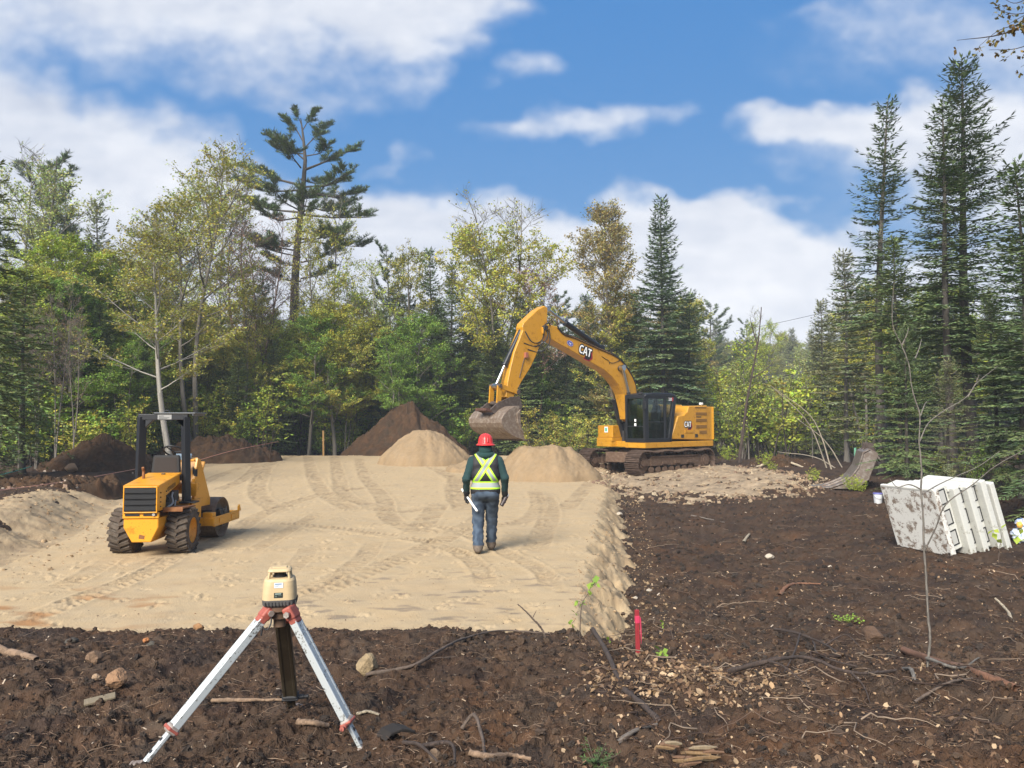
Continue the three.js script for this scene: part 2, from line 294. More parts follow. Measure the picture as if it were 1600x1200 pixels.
function sandColour(x, z, y) {
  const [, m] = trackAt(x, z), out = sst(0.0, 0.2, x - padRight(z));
  let c = [0.490, 0.367, 0.220];
  const w = fbm(x * 0.35 + 3, z * 0.35, 3), s = fbm(x * 0.9, z * 3.4, 4);
  const mix = (t, k) => { c = c.map((v, i) => lerp(v, t[i], clamp(k, 0, 1))); };
  mix([0.445, 0.335, 0.208], sst(-0.1, 0.7, w) * 0.5 + sst(0.15, 0.6, s) * 0.35);
  mix([0.23, 0.163, 0.098], m * 0.85);
  const stain = fbm(x * 0.7 + 13, z * 1.6 + 2, 4);
  mix([0.32, 0.15, 0.055], sst(0.05, 0.55, stain) * sst(-3.2, -4.6, x) * sst(-10.4, -8.6, z) * 0.8);
  mix([0.17, 0.135, 0.11], sst(0.30, 0.55, fbm(x * 1.0 - 4, z * 2.4 + 8, 4)) * sst(-13, -9.5, z) * sst(-4.5, -1.8, x) * 0.6);
  mix([0.12, 0.085, 0.06], sst(0.62, 0.8, fbm(x * 4 - 4, z * 7 + 8, 3)) * 0.55);
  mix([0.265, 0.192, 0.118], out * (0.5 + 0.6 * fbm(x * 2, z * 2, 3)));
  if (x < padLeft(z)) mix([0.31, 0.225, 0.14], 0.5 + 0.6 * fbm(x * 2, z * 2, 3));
  return c;
}
sheet('soil', soilH, soilColour, rings([1.6, 4, 0.014, 0.018], [4, 8.5, 0.018, 0.045], [8.5, 16, 0.05, 0.10], [16, 50, 0.14, 0.9]), -42 * DEG, 42 * DEG, 640, soilM,
  (x, z) => !(x > padLeft(z) + 0.9 && x < padRight(z) - 0.5 && z < -8.4 && z > -40));
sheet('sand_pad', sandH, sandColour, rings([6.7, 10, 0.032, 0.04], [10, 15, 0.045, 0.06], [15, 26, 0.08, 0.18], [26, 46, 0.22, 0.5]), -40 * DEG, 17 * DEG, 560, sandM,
  (x, z) => x > padLeft(z) - 4.6 && x < padRight(z) + 1.6);
sheet('gravel_ground', gravelH, (x, z) => { const a = fbm(x * 1.2, z * 1.2, 4), b = fbm(x * 4, z * 4, 3); const k = 0.78 + 0.3 * a + 0.3 * b; return [0.43 * k, 0.325 * k, 0.215 * k]; }, rings([18, 40, 0.10, 0.25]), 3 * DEG, 34 * DEG, 220, sandM, (x, z) => x > padRight(z) - 0.3 && x < 14);

// forest floor, out to the horizon
const floorM = new THREE.MeshPhysicalMaterial({ roughness: 1, specularIntensity: 0.1, map: soilMap, vertexColors: true, name: 'forest_floor' });
function farH(x, z) { const d = -z, r = Math.hypot(x, z); const site = sst(46, 38, Math.hypot(x * 1.1, d - 22)); let h = -0.25 + 0.25 * fbm(x * 0.07, z * 0.07, 3) + 0.06 * fbm(x * 0.6, z * 0.6, 2); h += 9 * sst(60, 170, d) * sst(5, 40, x) + 5 * sst(90, 260, r); return lerp(h, -0.95, site * sst(34, 30, Math.abs(d - 20) * 0.9)); }
{
  const rr = [0.5, 1.5, 3, 6, 10, 14, 18, 22, 26, 30, 33, 36, 39, 42, 45, 48, 52, 56, 60, 65, 70, 78, 86, 95, 105, 120, 140, 165, 200, 260, 340, 500, 800, 1300, 2000], n = 120, p = [], c = [], uv = [], ix = [];
  rr.forEach((r, i) => { for (let j = 0; j < n; j++) { const a = j / n * 2 * Math.PI, x = Math.cos(a) * r, z = Math.sin(a) * r - 4; p.push(x, farH(x, z), z); uv.push(x, z); const k = fbm(x * 0.2, z * 0.2, 3), g = sst(-0.2, 0.5, k); c.push(lerp(0.12, 0.07, g), lerp(0.085, 0.085, g), lerp(0.05, 0.03, g)); if (i + 1 < rr.length) { const q = i * n + j, s = i * n + (j + 1) % n; ix.push(q, q + n, s + n, q, s + n, s); } } });
  const g = new THREE.BufferGeometry(); g.setAttribute('position', new THREE.Float32BufferAttribute(p, 3)); g.setAttribute('color', new THREE.Float32BufferAttribute(c, 3)); g.setAttribute('uv', new THREE.Float32BufferAttribute(uv, 2)); g.setIndex(ix.flatMap((_, i) => i % 3 === 0 ? [ix[i], ix[i + 2], ix[i + 1]] : [])); g.computeVertexNormals();
  const m = new THREE.Mesh(g, floorM); m.name = 'ground'; m.userData.kind = 'structure'; scene.add(shadows(m));
}
const groundAt = (x, z) => { const d = -z; let h = farH(x, z); if (d > 1.6 && d < 50 && Math.abs(x) < d * 0.9) h = Math.max(h, soilH(x, z)); if (d > 6.7 && d < 46 && x > padLeft(z) - 4.6 && x < padRight(z) + 1.6) h = Math.max(h, sandH(x, z)); return h; };
{ // the track climbing away through the gap
  const line = [[18.2, -58, 2.2], [19.5, -66, 2.0], [22.5, -76, 2.0], [26.5, -86, 1.9], [29, -97, 1.8]], c = new THREE.CatmullRomCurve3(line.map(([x, z]) => V(x, 0, z))), p = [], col = [], uv = [], ix = [], n = 60;
  for (let i = 0; i <= n; i++) { const q = c.getPoint(i / n), t = c.getTangent(i / n), s = V(-t.z, 0, t.x); for (let j = 0; j <= 8; j++) { const w = (j / 8 - 0.5) * 4.4, x = q.x + s.x * w, z = q.z + s.z * w; p.push(x, farH(x, z) + 0.12 - 0.10 * Math.pow(Math.abs(j - 4) / 4, 3) + 0.04 * fbm(x, z, 2), z); const k = 0.85 + 0.3 * fbm(x * 0.7, z * 0.7, 3); col.push(0.34 * k, 0.29 * k, 0.22 * k); uv.push(x, z); if (i < n && j < 8) { const a = i * 9 + j; ix.push(a, a + 1, a + 10, a, a + 10, a + 9); } } }
  const g = new THREE.BufferGeometry(); g.setAttribute('position', new THREE.Float32BufferAttribute(p, 3)); g.setAttribute('color', new THREE.Float32BufferAttribute(col, 3)); g.setAttribute('uv', new THREE.Float32BufferAttribute(uv, 2)); g.setIndex(ix); g.computeVertexNormals(); if (g.attributes.normal.getY(0) < 0) { g.setIndex(ix.flatMap((_, i) => i % 3 === 0 ? [ix[i], ix[i + 2], ix[i + 1]] : [])); g.computeVertexNormals(); }
  const m = new THREE.Mesh(g, sandM); m.name = 'dirt_road'; m.userData.kind = 'structure'; scene.add(shadows(m));
}
// ================================================================ trees
const barkTex = texture(256, (u, v) => { const a = 0.7 + 0.35 * tiling(u, v * 0.5 + 0.0, 16, 21, 3, 0.7) * (0.6 + 0.4 * tiling(u, v, 5, 22, 2)); return [a, a, a]; });
barkTex.repeat.set(3, 1.2);
const bark = (c) => std(c, 0.95, { map: barkTex, vertexColors: true, bumpMap: barkTex, bumpScale: 0.02 });
const BARK = { grey: bark([0.21, 0.185, 0.155]), dark: bark([0.10, 0.085, 0.072]), pale: bark([0.40, 0.37, 0.32]), brown: bark([0.10, 0.078, 0.060]), red: bark([0.17, 0.115, 0.095]) };
const leafy = (c, t = 0.4) => new THREE.MeshPhysicalMaterial({ color: new THREE.Color().setRGB(...c), roughness: 0.75, transmission: t, thickness: 0, vertexColors: true, side: THREE.DoubleSide, specularIntensity: 0.35 });
const needle = (c) => std(c, 0.8, { vertexColors: true, side: THREE.DoubleSide });
const LEAF = {
  lime: leafy([0.40, 0.47, 0.062]), green: leafy([0.235, 0.36, 0.055]), olive: leafy([0.38, 0.365, 0.07]), bronze: leafy([0.385, 0.315, 0.105]), yellow: leafy([0.47, 0.46, 0.075]), pale: leafy([0.42, 0.47, 0.15]), bud: leafy([0.36, 0.22, 0.16], 0.2),
  fir: needle([0.120, 0.170, 0.062]), hemlock: needle([0.144, 0.192, 0.058]), pine: needle([0.132, 0.182, 0.074]), spruce: needle([0.122, 0.175, 0.074]), tired: needle([0.198, 0.210, 0.096]),
};
const tmpA = V(), tmpB = V(), tmpC = V(), tmpD = V();
function spike(T, a, dir, side, len, wid, col) {   // one narrow needle tuft, a sliver of two triangles
  const mx = a.x + dir.x * len * 0.45, my = a.y + dir.y * len * 0.45, mz = a.z + dir.z * len * 0.45;
  const l = V(mx - side.x * wid, my - side.y * wid, mz - side.z * wid), r = V(mx + side.x * wid, my + side.y * wid, mz + side.z * wid), t = V(a.x + dir.x * len, a.y + dir.y * len, a.z + dir.z * len);
  T.tri(a, l, t, col); T.tri(a, t, r, col);
}
function leafAt(T, q, R, size, col, flat = 0.5) {   // a leaf folded a little along its rib
  const az = R() * 6.283, tilt = (R() - 0.5) * 2.6 * (1 - flat) - 0.25, c = Math.cos(az), s = Math.sin(az), ct = Math.cos(tilt), st = Math.sin(tilt);
  const d = V(c * ct, st, s * ct), roll = (R() - 0.5) * 2.2 * (1 - flat * 0.6), sx = V(-s * Math.cos(roll), Math.sin(roll), c * Math.cos(roll));
  const L = size * (0.75 + 0.5 * R()), w = L * 0.40;
  const b = q, m = V(q.x + d.x * L * 0.5, q.y + d.y * L * 0.5 - w * 0.18, q.z + d.z * L * 0.5), t = V(q.x + d.x * L, q.y + d.y * L, q.z + d.z * L);
  const l = V(m.x - sx.x * w, m.y - sx.y * w + w * 0.36, m.z - sx.z * w), r = V(m.x + sx.x * w, m.y + sx.y * w + w * 0.36, m.z + sx.z * w);
  T.tri(b, l, t, col); T.tri(b, t, r, col);
}
const tint = (R, j = 0.25) => { const v = 1 + (R() - 0.5) * 2 * j, w = 1 + (R() - 0.5) * j * 0.7; return [v * w, v, v * (2 - w) * 0.98]; };

// a fir or spruce: a straight stem, whorls of boughs that carry flat sprays of needles
function conifer({ seed, H = 14, spread = 2.6, bare = 0.05, gap = 0.34, boughs = 7, droop = 0.35, tip = 0.25, top = 1.0, full = 1, ragged = 0.25, trunkR = 0.15, blade = 0.27, wid = 0.036, dead = 0, lean = 0, power = 0.82 }) {
  const R = rng(seed), W = new Tris(), C = new Tris();
  const stem = (y) => V(lean * y * y / H + 0.10 * Math.sin(y * 0.35 + seed), y, 0.08 * Math.sin(y * 0.42 + seed * 2));
  const rr = (y) => trunkR * Math.pow(1 - y / (H * 1.01), 0.8) + 0.006;
  { const P = [], Q = []; for (let i = 0; i <= 14; i++) { const y = H * i / 14; P.push(stem(y)); Q.push(rr(y) * (i === 0 ? 1.35 : 1)); } W.tube(P, Q, 8, (i, s) => { const k = 0.8 + 0.4 * R(); return [k, k, k]; }); }
  for (let i = 0; i < dead; i++) { const y = H * (0.04 + R() * Math.max(bare, 0.12) * 1.1), a = R() * 6.283, L = 0.4 + R() * 1.1, p = stem(y); const e = V(p.x + Math.cos(a) * L, y - 0.1 - 0.25 * R(), p.z + Math.sin(a) * L); W.tube([p, V((p.x + e.x) / 2, y + 0.06, (p.z + e.z) / 2), e], [0.016, 0.011, 0.004], 3, [0.9, 0.9, 0.9]); }
  for (let y = H * bare + 0.2 * R(); y < H - 0.15; y += gap * (0.3 + 1.35 * R()) * (0.55 + 0.6 * (1 - y / H))) {
    const f = (y - H * bare) / (H * (1 - bare)), prof = Math.pow(1 - f, power) * (0.55 + 0.45 * sst(0, 0.16, f)) * top + 0.05;
    const n = Math.max(3, Math.round(boughs * (0.6 + 0.6 * R()) * (f > 0.85 ? 0.8 : 1))), a0 = R() * 6.283;
    for (let b = 0; b < n; b++) {
      if (R() < ragged * 0.55) continue;
      const az = a0 + b / n * 6.283 + (R() - 0.5) * 0.7, L = spread * prof * (1 - ragged * R()) * (1 + 0.38 * n2(az * 1.1 + seed * 9, y * 0.45)) + 0.12, ca = Math.cos(az), sa = Math.sin(az);
      const rise = lerp(0.15, 0.95, f * f), dr = droop * (1 - f), p0 = stem(y), pts = [], k = 5;
      for (let i = 0; i <= k; i++) { const t = i / k; pts.push(V(p0.x + ca * L * t, y + L * (rise * t * 0.7 - dr * 1.5 * t * t + tip * t * t * t), p0.z + sa * L * t)); }
      W.tube([pts[0], pts[2], pts[5]], [Math.min(rr(y) * 0.6, 0.012 + L * 0.009), 0.007 + L * 0.003, 0.003], 3, [0.8, 0.8, 0.8]);
      const m = Math.max(2, Math.round(L * 12 * full)), sh = tint(R, 0.22);
      for (let i = 0; i < m; i++) {
        const t = clamp((i + R()) / m * 0.92 + 0.10, 0, 1), q = t * k, i0 = Math.min(Math.floor(q), k - 1), pt = pts[i0].clone().lerp(pts[i0 + 1], q - i0);
        if (t < 0.22 && f < 0.6 && R() < 0.6) continue;
        for (const sd of [-1, 1]) {
          const ang = az + sd * (0.65 + 0.5 * R()), l2 = Math.min(L * 0.42, 0.62) * (1 - t * 0.72) * (0.6 + 0.6 * R()) + 0.06;
          const d = V(Math.cos(ang), -0.10 - 0.25 * dr + (R() - 0.5) * 0.25 + 0.3 * f, Math.sin(ang)).normalize();
          const ns = Math.max(1, Math.round(l2 / 0.17));
          for (let s = 0; s < ns; s++) {
            const at_ = pt.clone().addScaledVector(d, l2 * s / ns), col = [sh[0] * (0.85 + 0.3 * R()), sh[1] * (0.85 + 0.3 * R()), sh[2] * (0.85 + 0.3 * R())];
            const turn = (R() - 0.5) * 1.0, dd = V(d.x * Math.cos(turn) - d.z * Math.sin(turn), d.y + (R() - 0.6) * 0.35, d.x * Math.sin(turn) + d.z * Math.cos(turn));
            const roll = (R() - 0.5) * 1.6, sv = V(-dd.z * Math.cos(roll), Math.sin(roll), dd.x * Math.cos(roll));
            spike(C, at_, dd, sv, blade * (0.7 + 0.6 * R()), wid * (0.8 + 0.5 * R()), col);
          }
        }
      }
      const e = pts[k], d = pts[k].clone().sub(pts[k - 1]).normalize(); for (let s = 0; s < 3; s++) spike(C, e, V(d.x + (R() - 0.5) * 0.6, d.y + (R() - 0.3) * 0.5, d.z + (R() - 0.5) * 0.6), V(-sa, 0.2, ca), blade, wid, sh);
    }
  }
  for (let i = 0; i < 8; i++) { const y = H - 0.9 * i / 8; for (let s = 0; s < 4; s++) { const a = R() * 6.283; spike(C, stem(y), V(Math.cos(a) * 0.55, 0.75, Math.sin(a) * 0.55), V(-Math.sin(a), 0, Math.cos(a)), blade * (0.5 + 0.09 * i), wid * 0.8, tint(R)); } }
  return { wood: W.geometry(), crown: C.geometry(), H };
}
// tufts of long needles along the outer part of a pine bough
function pineBough(W, C, R, pts, r0, dense = 1, tuft = 0.34) {
  const n = pts.length - 1; W.tube(pts, pts.map((_, i) => lerp(r0, 0.012, i / n)), 5, () => { const k = 0.8 + 0.4 * R(); return [k, k, k]; });
  const c = new THREE.CatmullRomCurve3(pts), L = c.getLength(), m = Math.max(4, Math.round(L * 6.5 * dense));
  for (let i = 0; i < m; i++) {
    const t = lerp(0.24, 1, Math.pow((i + R()) / m, 0.7)), p = c.getPoint(t), d = c.getTangent(t), az = Math.atan2(d.z, d.x) + (R() < 0.5 ? -1 : 1) * (0.4 + 0.8 * R()), l = (0.3 + 0.9 * R()) * (1.25 - 0.5 * t) * Math.min(1.25, L * 0.36);
    const e = p.clone().add(V(Math.cos(az) * l, l * (0.15 + 0.55 * R()), Math.sin(az) * l)); W.tube([p, p.clone().lerp(e, 0.5).add(V(0, -0.04, 0)), e], [0.014, 0.010, 0.006], 3, [0.8, 0.8, 0.8]);
    const sh = tint(R, 0.25), q = 3 + Math.floor(l * 6);
    for (let s = 0; s < q; s++) {
      const a = p.clone().lerp(e, 0.35 + 0.65 * (s + R()) / q), up = 0.25 + 0.5 * R();
      for (let k = 0; k < 9; k++) { const th = R() * 6.283, dd = V(Math.cos(az) * 0.45 + Math.cos(th) * 0.75, up + (R() - 0.4) * 0.8, Math.sin(az) * 0.45 + Math.sin(th) * 0.75).normalize(); spike(C, a, dd, V(-dd.z, (R() - 0.5), dd.x).normalize(), tuft * (0.7 + 0.5 * R()), 0.019, [sh[0] * (0.8 + 0.4 * R()), sh[1] * (0.8 + 0.4 * R()), sh[2] * (0.8 + 0.4 * R())]); }
    }
  }
}
function pine({ seed, H = 17, spread = 3.4, bare = 0.35, n = 34, trunkR = 0.2, up = 0.3 }) {
  const R = rng(seed), W = new Tris(), C = new Tris(), stem = (y) => V(0.3 * Math.sin(y * 0.22 + seed), y, 0.25 * Math.sin(y * 0.27 + seed * 2));
  const P = [], Q = []; for (let i = 0; i <= 12; i++) { P.push(stem(H * i / 12)); Q.push(trunkR * Math.pow(1 - i / 12.6, 0.7)); } W.tube(P, Q, 8, () => { const k = 0.8 + 0.4 * R(); return [k, k, k]; });
  for (let i = 0; i < n; i++) { const f = (i + R()) / n, y = H * lerp(bare, 0.985, f), L = spread * (0.35 + 0.75 * R()) * (1 - 0.72 * f * f) * (0.6 + 0.4 * sst(0, 0.2, f)), a = i * 2.4 + R(), p = stem(y), lift = up + 0.6 * f; pineBough(W, C, R, [p, p.clone().add(V(Math.cos(a) * L * 0.5, L * 0.5 * lift * 0.4, Math.sin(a) * L * 0.5)), p.clone().add(V(Math.cos(a) * L, L * lift, Math.sin(a) * L))], 0.02 + L * 0.013, 1.1); }
  return { wood: W.geometry(), crown: C.geometry(), H };
}
// a broadleaved tree in its first spring leaf: stems that fork, branches, twigs, small leaves at their ends
function broadleaf({ seed, H = 15, fork = 0.4, stems = 1, spread = 0.42, width = 4.2, leaf = 0.13, leaves = 14, trunkR = 0.17, lean = [0, 0], bareTop = 0, flat = 0.25, twigs = 1, low = 0.28, limbs = 15, clump = 0.5 }) {
  const R = rng(seed), W = new Tris(), C = new Tris(), shade = () => { const k = 0.75 + 0.5 * R(); return [k, k, k]; };
  const twig = (p, d, L, y01) => {
    const e = p.clone().addScaledVector(d, L).add(V(0, L * 0.15, 0)); W.tube([p, p.clone().lerp(e, 0.5).add(V((R() - 0.5) * L * 0.25, (R() - 0.5) * L * 0.2, (R() - 0.5) * L * 0.25)), e], [0.009, 0.007, 0.004], 3, [0.85, 0.85, 0.85]);
    const n = y01 > 1 - bareTop ? Math.round(leaves * 0.12 * R()) : Math.round(leaves * (0.5 + R())), sh = tint(R, 0.30);
    for (let i = 0; i < n; i++) { const t = 0.35 + 0.7 * R(), q = p.clone().lerp(e, t).add(V((R() - 0.5) * clump * 0.6, (R() - 0.5) * clump * 0.35, (R() - 0.5) * clump * 0.6)); leafAt(C, q, R, leaf, [sh[0] * (0.85 + 0.3 * R()), sh[1] * (0.85 + 0.3 * R()), sh[2] * (0.85 + 0.3 * R())], flat); }
  };
  const branch = (p, d, L, r, lvl) => {
    const k = 4, pts = [p.clone()], rad = [r], dir = d.clone(); let q = p.clone();
    for (let i = 1; i <= k; i++) { dir.x += (R() - 0.5) * 0.38; dir.y += (R() - 0.5) * 0.25 + (lvl < 2 ? 0.09 : 0.02); dir.z += (R() - 0.5) * 0.38; dir.normalize(); q = q.clone().addScaledVector(dir, L / k); pts.push(q); rad.push(Math.max(0.006, r * (1 - 0.8 * i / k))); }
    W.tube(pts, rad, lvl < 1 ? 5 : 3, shade);
    const m = Math.round((lvl === 1 ? 6.5 : 6) * twigs * (0.7 + 0.6 * R()) * Math.min(1.3, 0.5 + L * (lvl === 1 ? 0.28 : 0.7)));
    for (let i = 0; i < m; i++) {
      const t = lerp(0.25, 1, (i + R()) / m), j = Math.min(Math.floor(t * k), k - 1), s = pts[j].clone().lerp(pts[j + 1], t * k - j), a = R() * 6.283, o = 0.55 + 0.5 * R();
      const nd = V(dir.x * 0.6 + Math.cos(a) * o, dir.y * 0.55 + 0.12 + (R() - 0.5) * 0.5, dir.z * 0.6 + Math.sin(a) * o).normalize();
      if (lvl === 1) branch(s, nd, L * (0.30 + 0.3 * R()) * (1.2 - 0.5 * t) + 0.2, r * 0.4 * (1.1 - t * 0.6), 2); else twig(s, nd, 0.30 + 0.45 * R(), s.y / H);
    }
  };
  for (let s = 0; s < stems; s++) {
    const a = s / stems * 6.283 + R(), off = stems > 1 ? 0.10 * H : 0, path = (y) => V(lean[0] * y + (stems > 1 ? Math.cos(a) * off * Math.pow(y / H, 1.2) : 0) + 0.22 * Math.sin(y * 0.45 + seed + s), y, lean[1] * y + (stems > 1 ? Math.sin(a) * off * Math.pow(y / H, 1.2) : 0) + 0.2 * Math.sin(y * 0.38 + seed * 3 + s));
    const hh = H * (s ? 0.78 + 0.2 * R() : 1), P = [], Q = [], tr = trunkR * (stems > 1 ? 0.72 : 1); for (let i = 0; i <= 12; i++) { P.push(path(hh * i / 12)); Q.push(Math.max(0.012, tr * (i ? 1 : 1.25) * Math.pow(1 - i / 12.4, 0.85))); } W.tube(P, Q, 7, shade);
    const n = Math.round(limbs / Math.sqrt(stems));
    for (let i = 0; i < n; i++) {
      const f = (i + R() * 0.9) / n, y = hh * lerp(low, 0.97, f), az = i * 2.399 + R() * 0.9, env = Math.sin(Math.PI * clamp(0.18 + 0.80 * f, 0, 1)), L = width * (0.45 + 0.55 * env) * (0.65 + 0.5 * R()) * (1 - 0.45 * f), up = lerp(spread, 1.3, f) * (0.8 + 0.5 * R());
      branch(path(y), V(Math.cos(az), up, Math.sin(az)).normalize(), L, 0.016 + L * 0.012 * (trunkR / 0.17), 1);
    }
  }
  return { wood: W.geometry(), crown: C.geometry(), H };
}
function sapling({ seed, H = 3, n = 6, leaf = 0.08, leaves = 56, spread = 0.5 }) {   // brushy young growth: several thin stems from one root
  const R = rng(seed), W = new Tris(), C = new Tris();
  for (let s = 0; s < n; s++) {
    const a = R() * 6.283, o = spread * R(), h = H * (0.6 + 0.45 * R()), P = [], top = V(Math.cos(a) * (o + 0.22 * h * R()), h, Math.sin(a) * (o + 0.22 * h * R())), bs = V(Math.cos(a) * o * 0.5, 0, Math.sin(a) * o * 0.5);
    for (let i = 0; i <= 4; i++) P.push(bs.clone().lerp(top, i / 4).add(V((R() - 0.5) * 0.12, 0, (R() - 0.5) * 0.12))); W.tube(P, [0.016, 0.013, 0.010, 0.007, 0.004], 4, [0.9, 0.9, 0.9]);
    for (let b = 0; b < 9; b++) { const t = 0.2 + 0.8 * (b + R()) / 9, p = P[Math.min(3, Math.floor(t * 4))].clone().lerp(P[Math.min(4, Math.floor(t * 4) + 1)], (t * 4) % 1), th = R() * 6.283, L = (0.25 + 0.5 * R()) * (1.2 - 0.7 * t) * H * 0.3, e = p.clone().add(V(Math.cos(th) * L, L * 0.35, Math.sin(th) * L)); W.tube([p, e], [0.006, 0.003], 3, [0.9, 0.9, 0.9]); const sh = tint(R, 0.3); for (let i = 0; i < leaves / 4; i++) leafAt(C, p.clone().lerp(e, 0.2 + 0.9 * R()).add(V((R() - 0.5) * 0.2, (R() - 0.5) * 0.14, (R() - 0.5) * 0.2)), R, leaf, [sh[0] * (0.85 + 0.3 * R()), sh[1] * (0.85 + 0.3 * R()), sh[2] * (0.85 + 0.3 * R())], 0.2); }
  }
  return { wood: W.geometry(), crown: C.geometry(), H };
}
const proto = {
  fir: [conifer({ seed: 1, H: 14, spread: 2.9, bare: 0.10, dead: 12, ragged: 0.3 }), conifer({ seed: 2, H: 14, spread: 2.3, bare: 0.16, dead: 20, ragged: 0.4 }), conifer({ seed: 3, H: 14, spread: 2.6, bare: 0.04, boughs: 7, ragged: 0.25 })],
  narrow: [conifer({ seed: 5, H: 14, spread: 1.6, bare: 0.12, gap: 0.36, boughs: 7, dead: 10 })],
  hemlock: [conifer({ seed: 7, H: 12, spread: 3.0, bare: 0.10, droop: 0.5, tip: 0.0, ragged: 0.45, full: 1.15, blade: 0.22, dead: 16 })],
  heroFir: conifer({ seed: 9, H: 15, spread: 2.75, bare: 0.13, gap: 0.30, boughs: 8, ragged: 0.32, droop: 0.42, full: 1.25, power: 1.0 }),
  tall: [conifer({ seed: 12, H: 15, spread: 1.75, bare: 0.30, gap: 0.31, boughs: 7, ragged: 0.45, dead: 26, trunkR: 0.16, blade: 0.2, wid: 0.027, full: 1.15, droop: 0.3, lean: -0.02, top: 0.95 }), conifer({ seed: 14, H: 15, spread: 2.3, bare: 0.22, gap: 0.33, boughs: 8, ragged: 0.4, dead: 30, trunkR: 0.18, blade: 0.2, wid: 0.027, full: 1.15, droop: 0.3 })],
  near: [conifer({ seed: 16, H: 10, spread: 2.9, bare: 0.06, gap: 0.34, boughs: 7, ragged: 0.35, droop: 0.45, blade: 0.17, wid: 0.02, full: 1.6, dead: 14 })],
  pine: [pine({ seed: 21 }), pine({ seed: 22, spread: 2.8, bare: 0.3, n: 38, up: 0.45 })],
  broad: [broadleaf({ seed: 31 }), broadleaf({ seed: 32, width: 3.5, stems: 2, low: 0.35, limbs: 16 }), broadleaf({ seed: 33, width: 4.8, low: 0.2, leaves: 20, spread: 0.2, flat: 0.4, H: 13, limbs: 18, twigs: 1.1 })],
  maple: broadleaf({ seed: 41, H: 15, width: 4.4, stems: 3, bareTop: 0.13, leaves: 12, low: 0.34, limbs: 17, twigs: 1.1 }),
  sparse: broadleaf({ seed: 42, H: 15, width: 3.6, stems: 2, leaves: 8, low: 0.42, limbs: 15, leaf: 0.115, bareTop: 0.06 }),
  bareTree: broadleaf({ seed: 43, H: 15, width: 3.2, stems: 2, leaves: 1.1, low: 0.4, leaf: 0.09, limbs: 16, twigs: 1.1 }),
  birch: broadleaf({ seed: 44, H: 10, width: 2.3, stems: 3, leaves: 8, low: 0.35, trunkR: 0.10, limbs: 14, leaf: 0.10 }),
  bush: [sapling({ seed: 51 }), sapling({ seed: 52, H: 2.2, n: 10, leaves: 70, spread: 0.9 }), sapling({ seed: 53, H: 4, n: 5, leaves: 64, leaf: 0.085 })],
  thin: [broadleaf({ seed: 61, H: 6, width: 1.5, trunkR: 0.045, limbs: 10, leaves: 7, low: 0.25, leaf: 0.12, twigs: 0.8 })],
};
function tree(kind, p, woodM, crownM, x, z, height, label, group, { turn = 0, wide = 1, y, category = 'tree' } = {}) {
  const o = thing(kind, label, category, V(x, (y ?? groundAt(x, z)) - 0.06, z), turn, group), s = height / p.H; o.scale.set(s * wide, s, s * wide);
  const w = new THREE.Mesh(p.wood, woodM), c = new THREE.Mesh(p.crown, crownM); w.name = category === 'bush' ? 'stem' : 'trunk'; c.name = category === 'bush' ? 'foliage' : 'crown'; o.add(shadows(w), shadows(c)); return o;
}
function treeAt(kind, p, woodM, crownM, px, topPy, d, label, group, opt = {}) { const t = at(px, topPy, d), g = groundAt(t.x, t.z); return tree(kind, p, woodM, crownM, t.x, t.z, t.y - g, label, group, opt); }
// ---- the trees one can name, left to right
treeAt('hemlock_tree', proto.hemlock[0], BARK.dark, LEAF.hemlock, -30, 215, 21, 'dark hemlock filling the left edge, drooping boughs down to the ground', null, { turn: 0.5, wide: 1.0 });
treeAt('hemlock_tree', proto.hemlock[0], BARK.dark, LEAF.hemlock, 42, 420, 24, 'shorter dull green hemlock beside the one on the left edge', null, { turn: 2.2 });
treeAt('pine_tree', proto.pine[1], BARK.dark, LEAF.pine, 88, 240, 50, 'dark pine rising behind pale spring leaves at far left', null, { turn: 1 });
treeAt('leafy_tree', proto.sparse, BARK.grey, LEAF.pale, 62, 235, 45, 'thin pale green tree in front of the far left pine', null, { turn: 3 });
treeAt('fir_tree', proto.narrow[0], BARK.dark, LEAF.tired, 152, 318, 56, 'small dark fir tip between the far left pine and the tall golden maple', null, { turn: 1 });
treeAt('leafy_tree', proto.broad[2], BARK.grey, LEAF.lime, 95, 372, 37, 'broad lime green tree with flat sprays of leaves at left', null, { turn: 1.2, wide: 1.05 });
treeAt('leafy_tree', proto.broad[2], BARK.grey, LEAF.olive, 185, 395, 40, 'olive green broad tree right of the lime green one', null, { turn: 4 });
treeAt('leafy_tree', proto.broad[2], BARK.grey, LEAF.lime, 20, 420, 33, 'lime green tree half hidden by the hemlocks on the left', null, { turn: 2.5 });
{ // the tall golden maple
  const p = broadleaf({ seed: 71, H: 16, width: 4.6, stems: 2, leaves: 7.5, low: 0.42, limbs: 20, spread: 0.35, leaf: 0.13, trunkR: 0.2, twigs: 1.05 });
  treeAt('maple_tree', p, BARK.grey, LEAF.olive, 308, 236, 40, 'tall golden maple with a wide crown and grey trunk behind the roller', null, { turn: 0.4 });
  const q = broadleaf({ seed: 72, H: 11, width: 4.0, leaves: 11, low: 0.34, limbs: 17, spread: 0.15, flat: 0.4, leaf: 0.115, trunkR: 0.16, lean: [-0.13, 0.0] });
  treeAt('maple_tree', q, BARK.pale, LEAF.olive, 276, 372, 31.5, 'leaning bronze leaved tree whose pale trunk stands right behind the roller', null);
}
treeAt('leafy_tree', proto.sparse, BARK.pale, LEAF.pale, 338, 262, 50, 'pale airy tree tucked behind the golden maple crown', null, { turn: 2 });
treeAt('pine_tree', proto.pine[0], BARK.dark, LEAF.pine, 255, 348, 62, 'distant pine top showing left of the golden maple trunk', null, { turn: 2 });
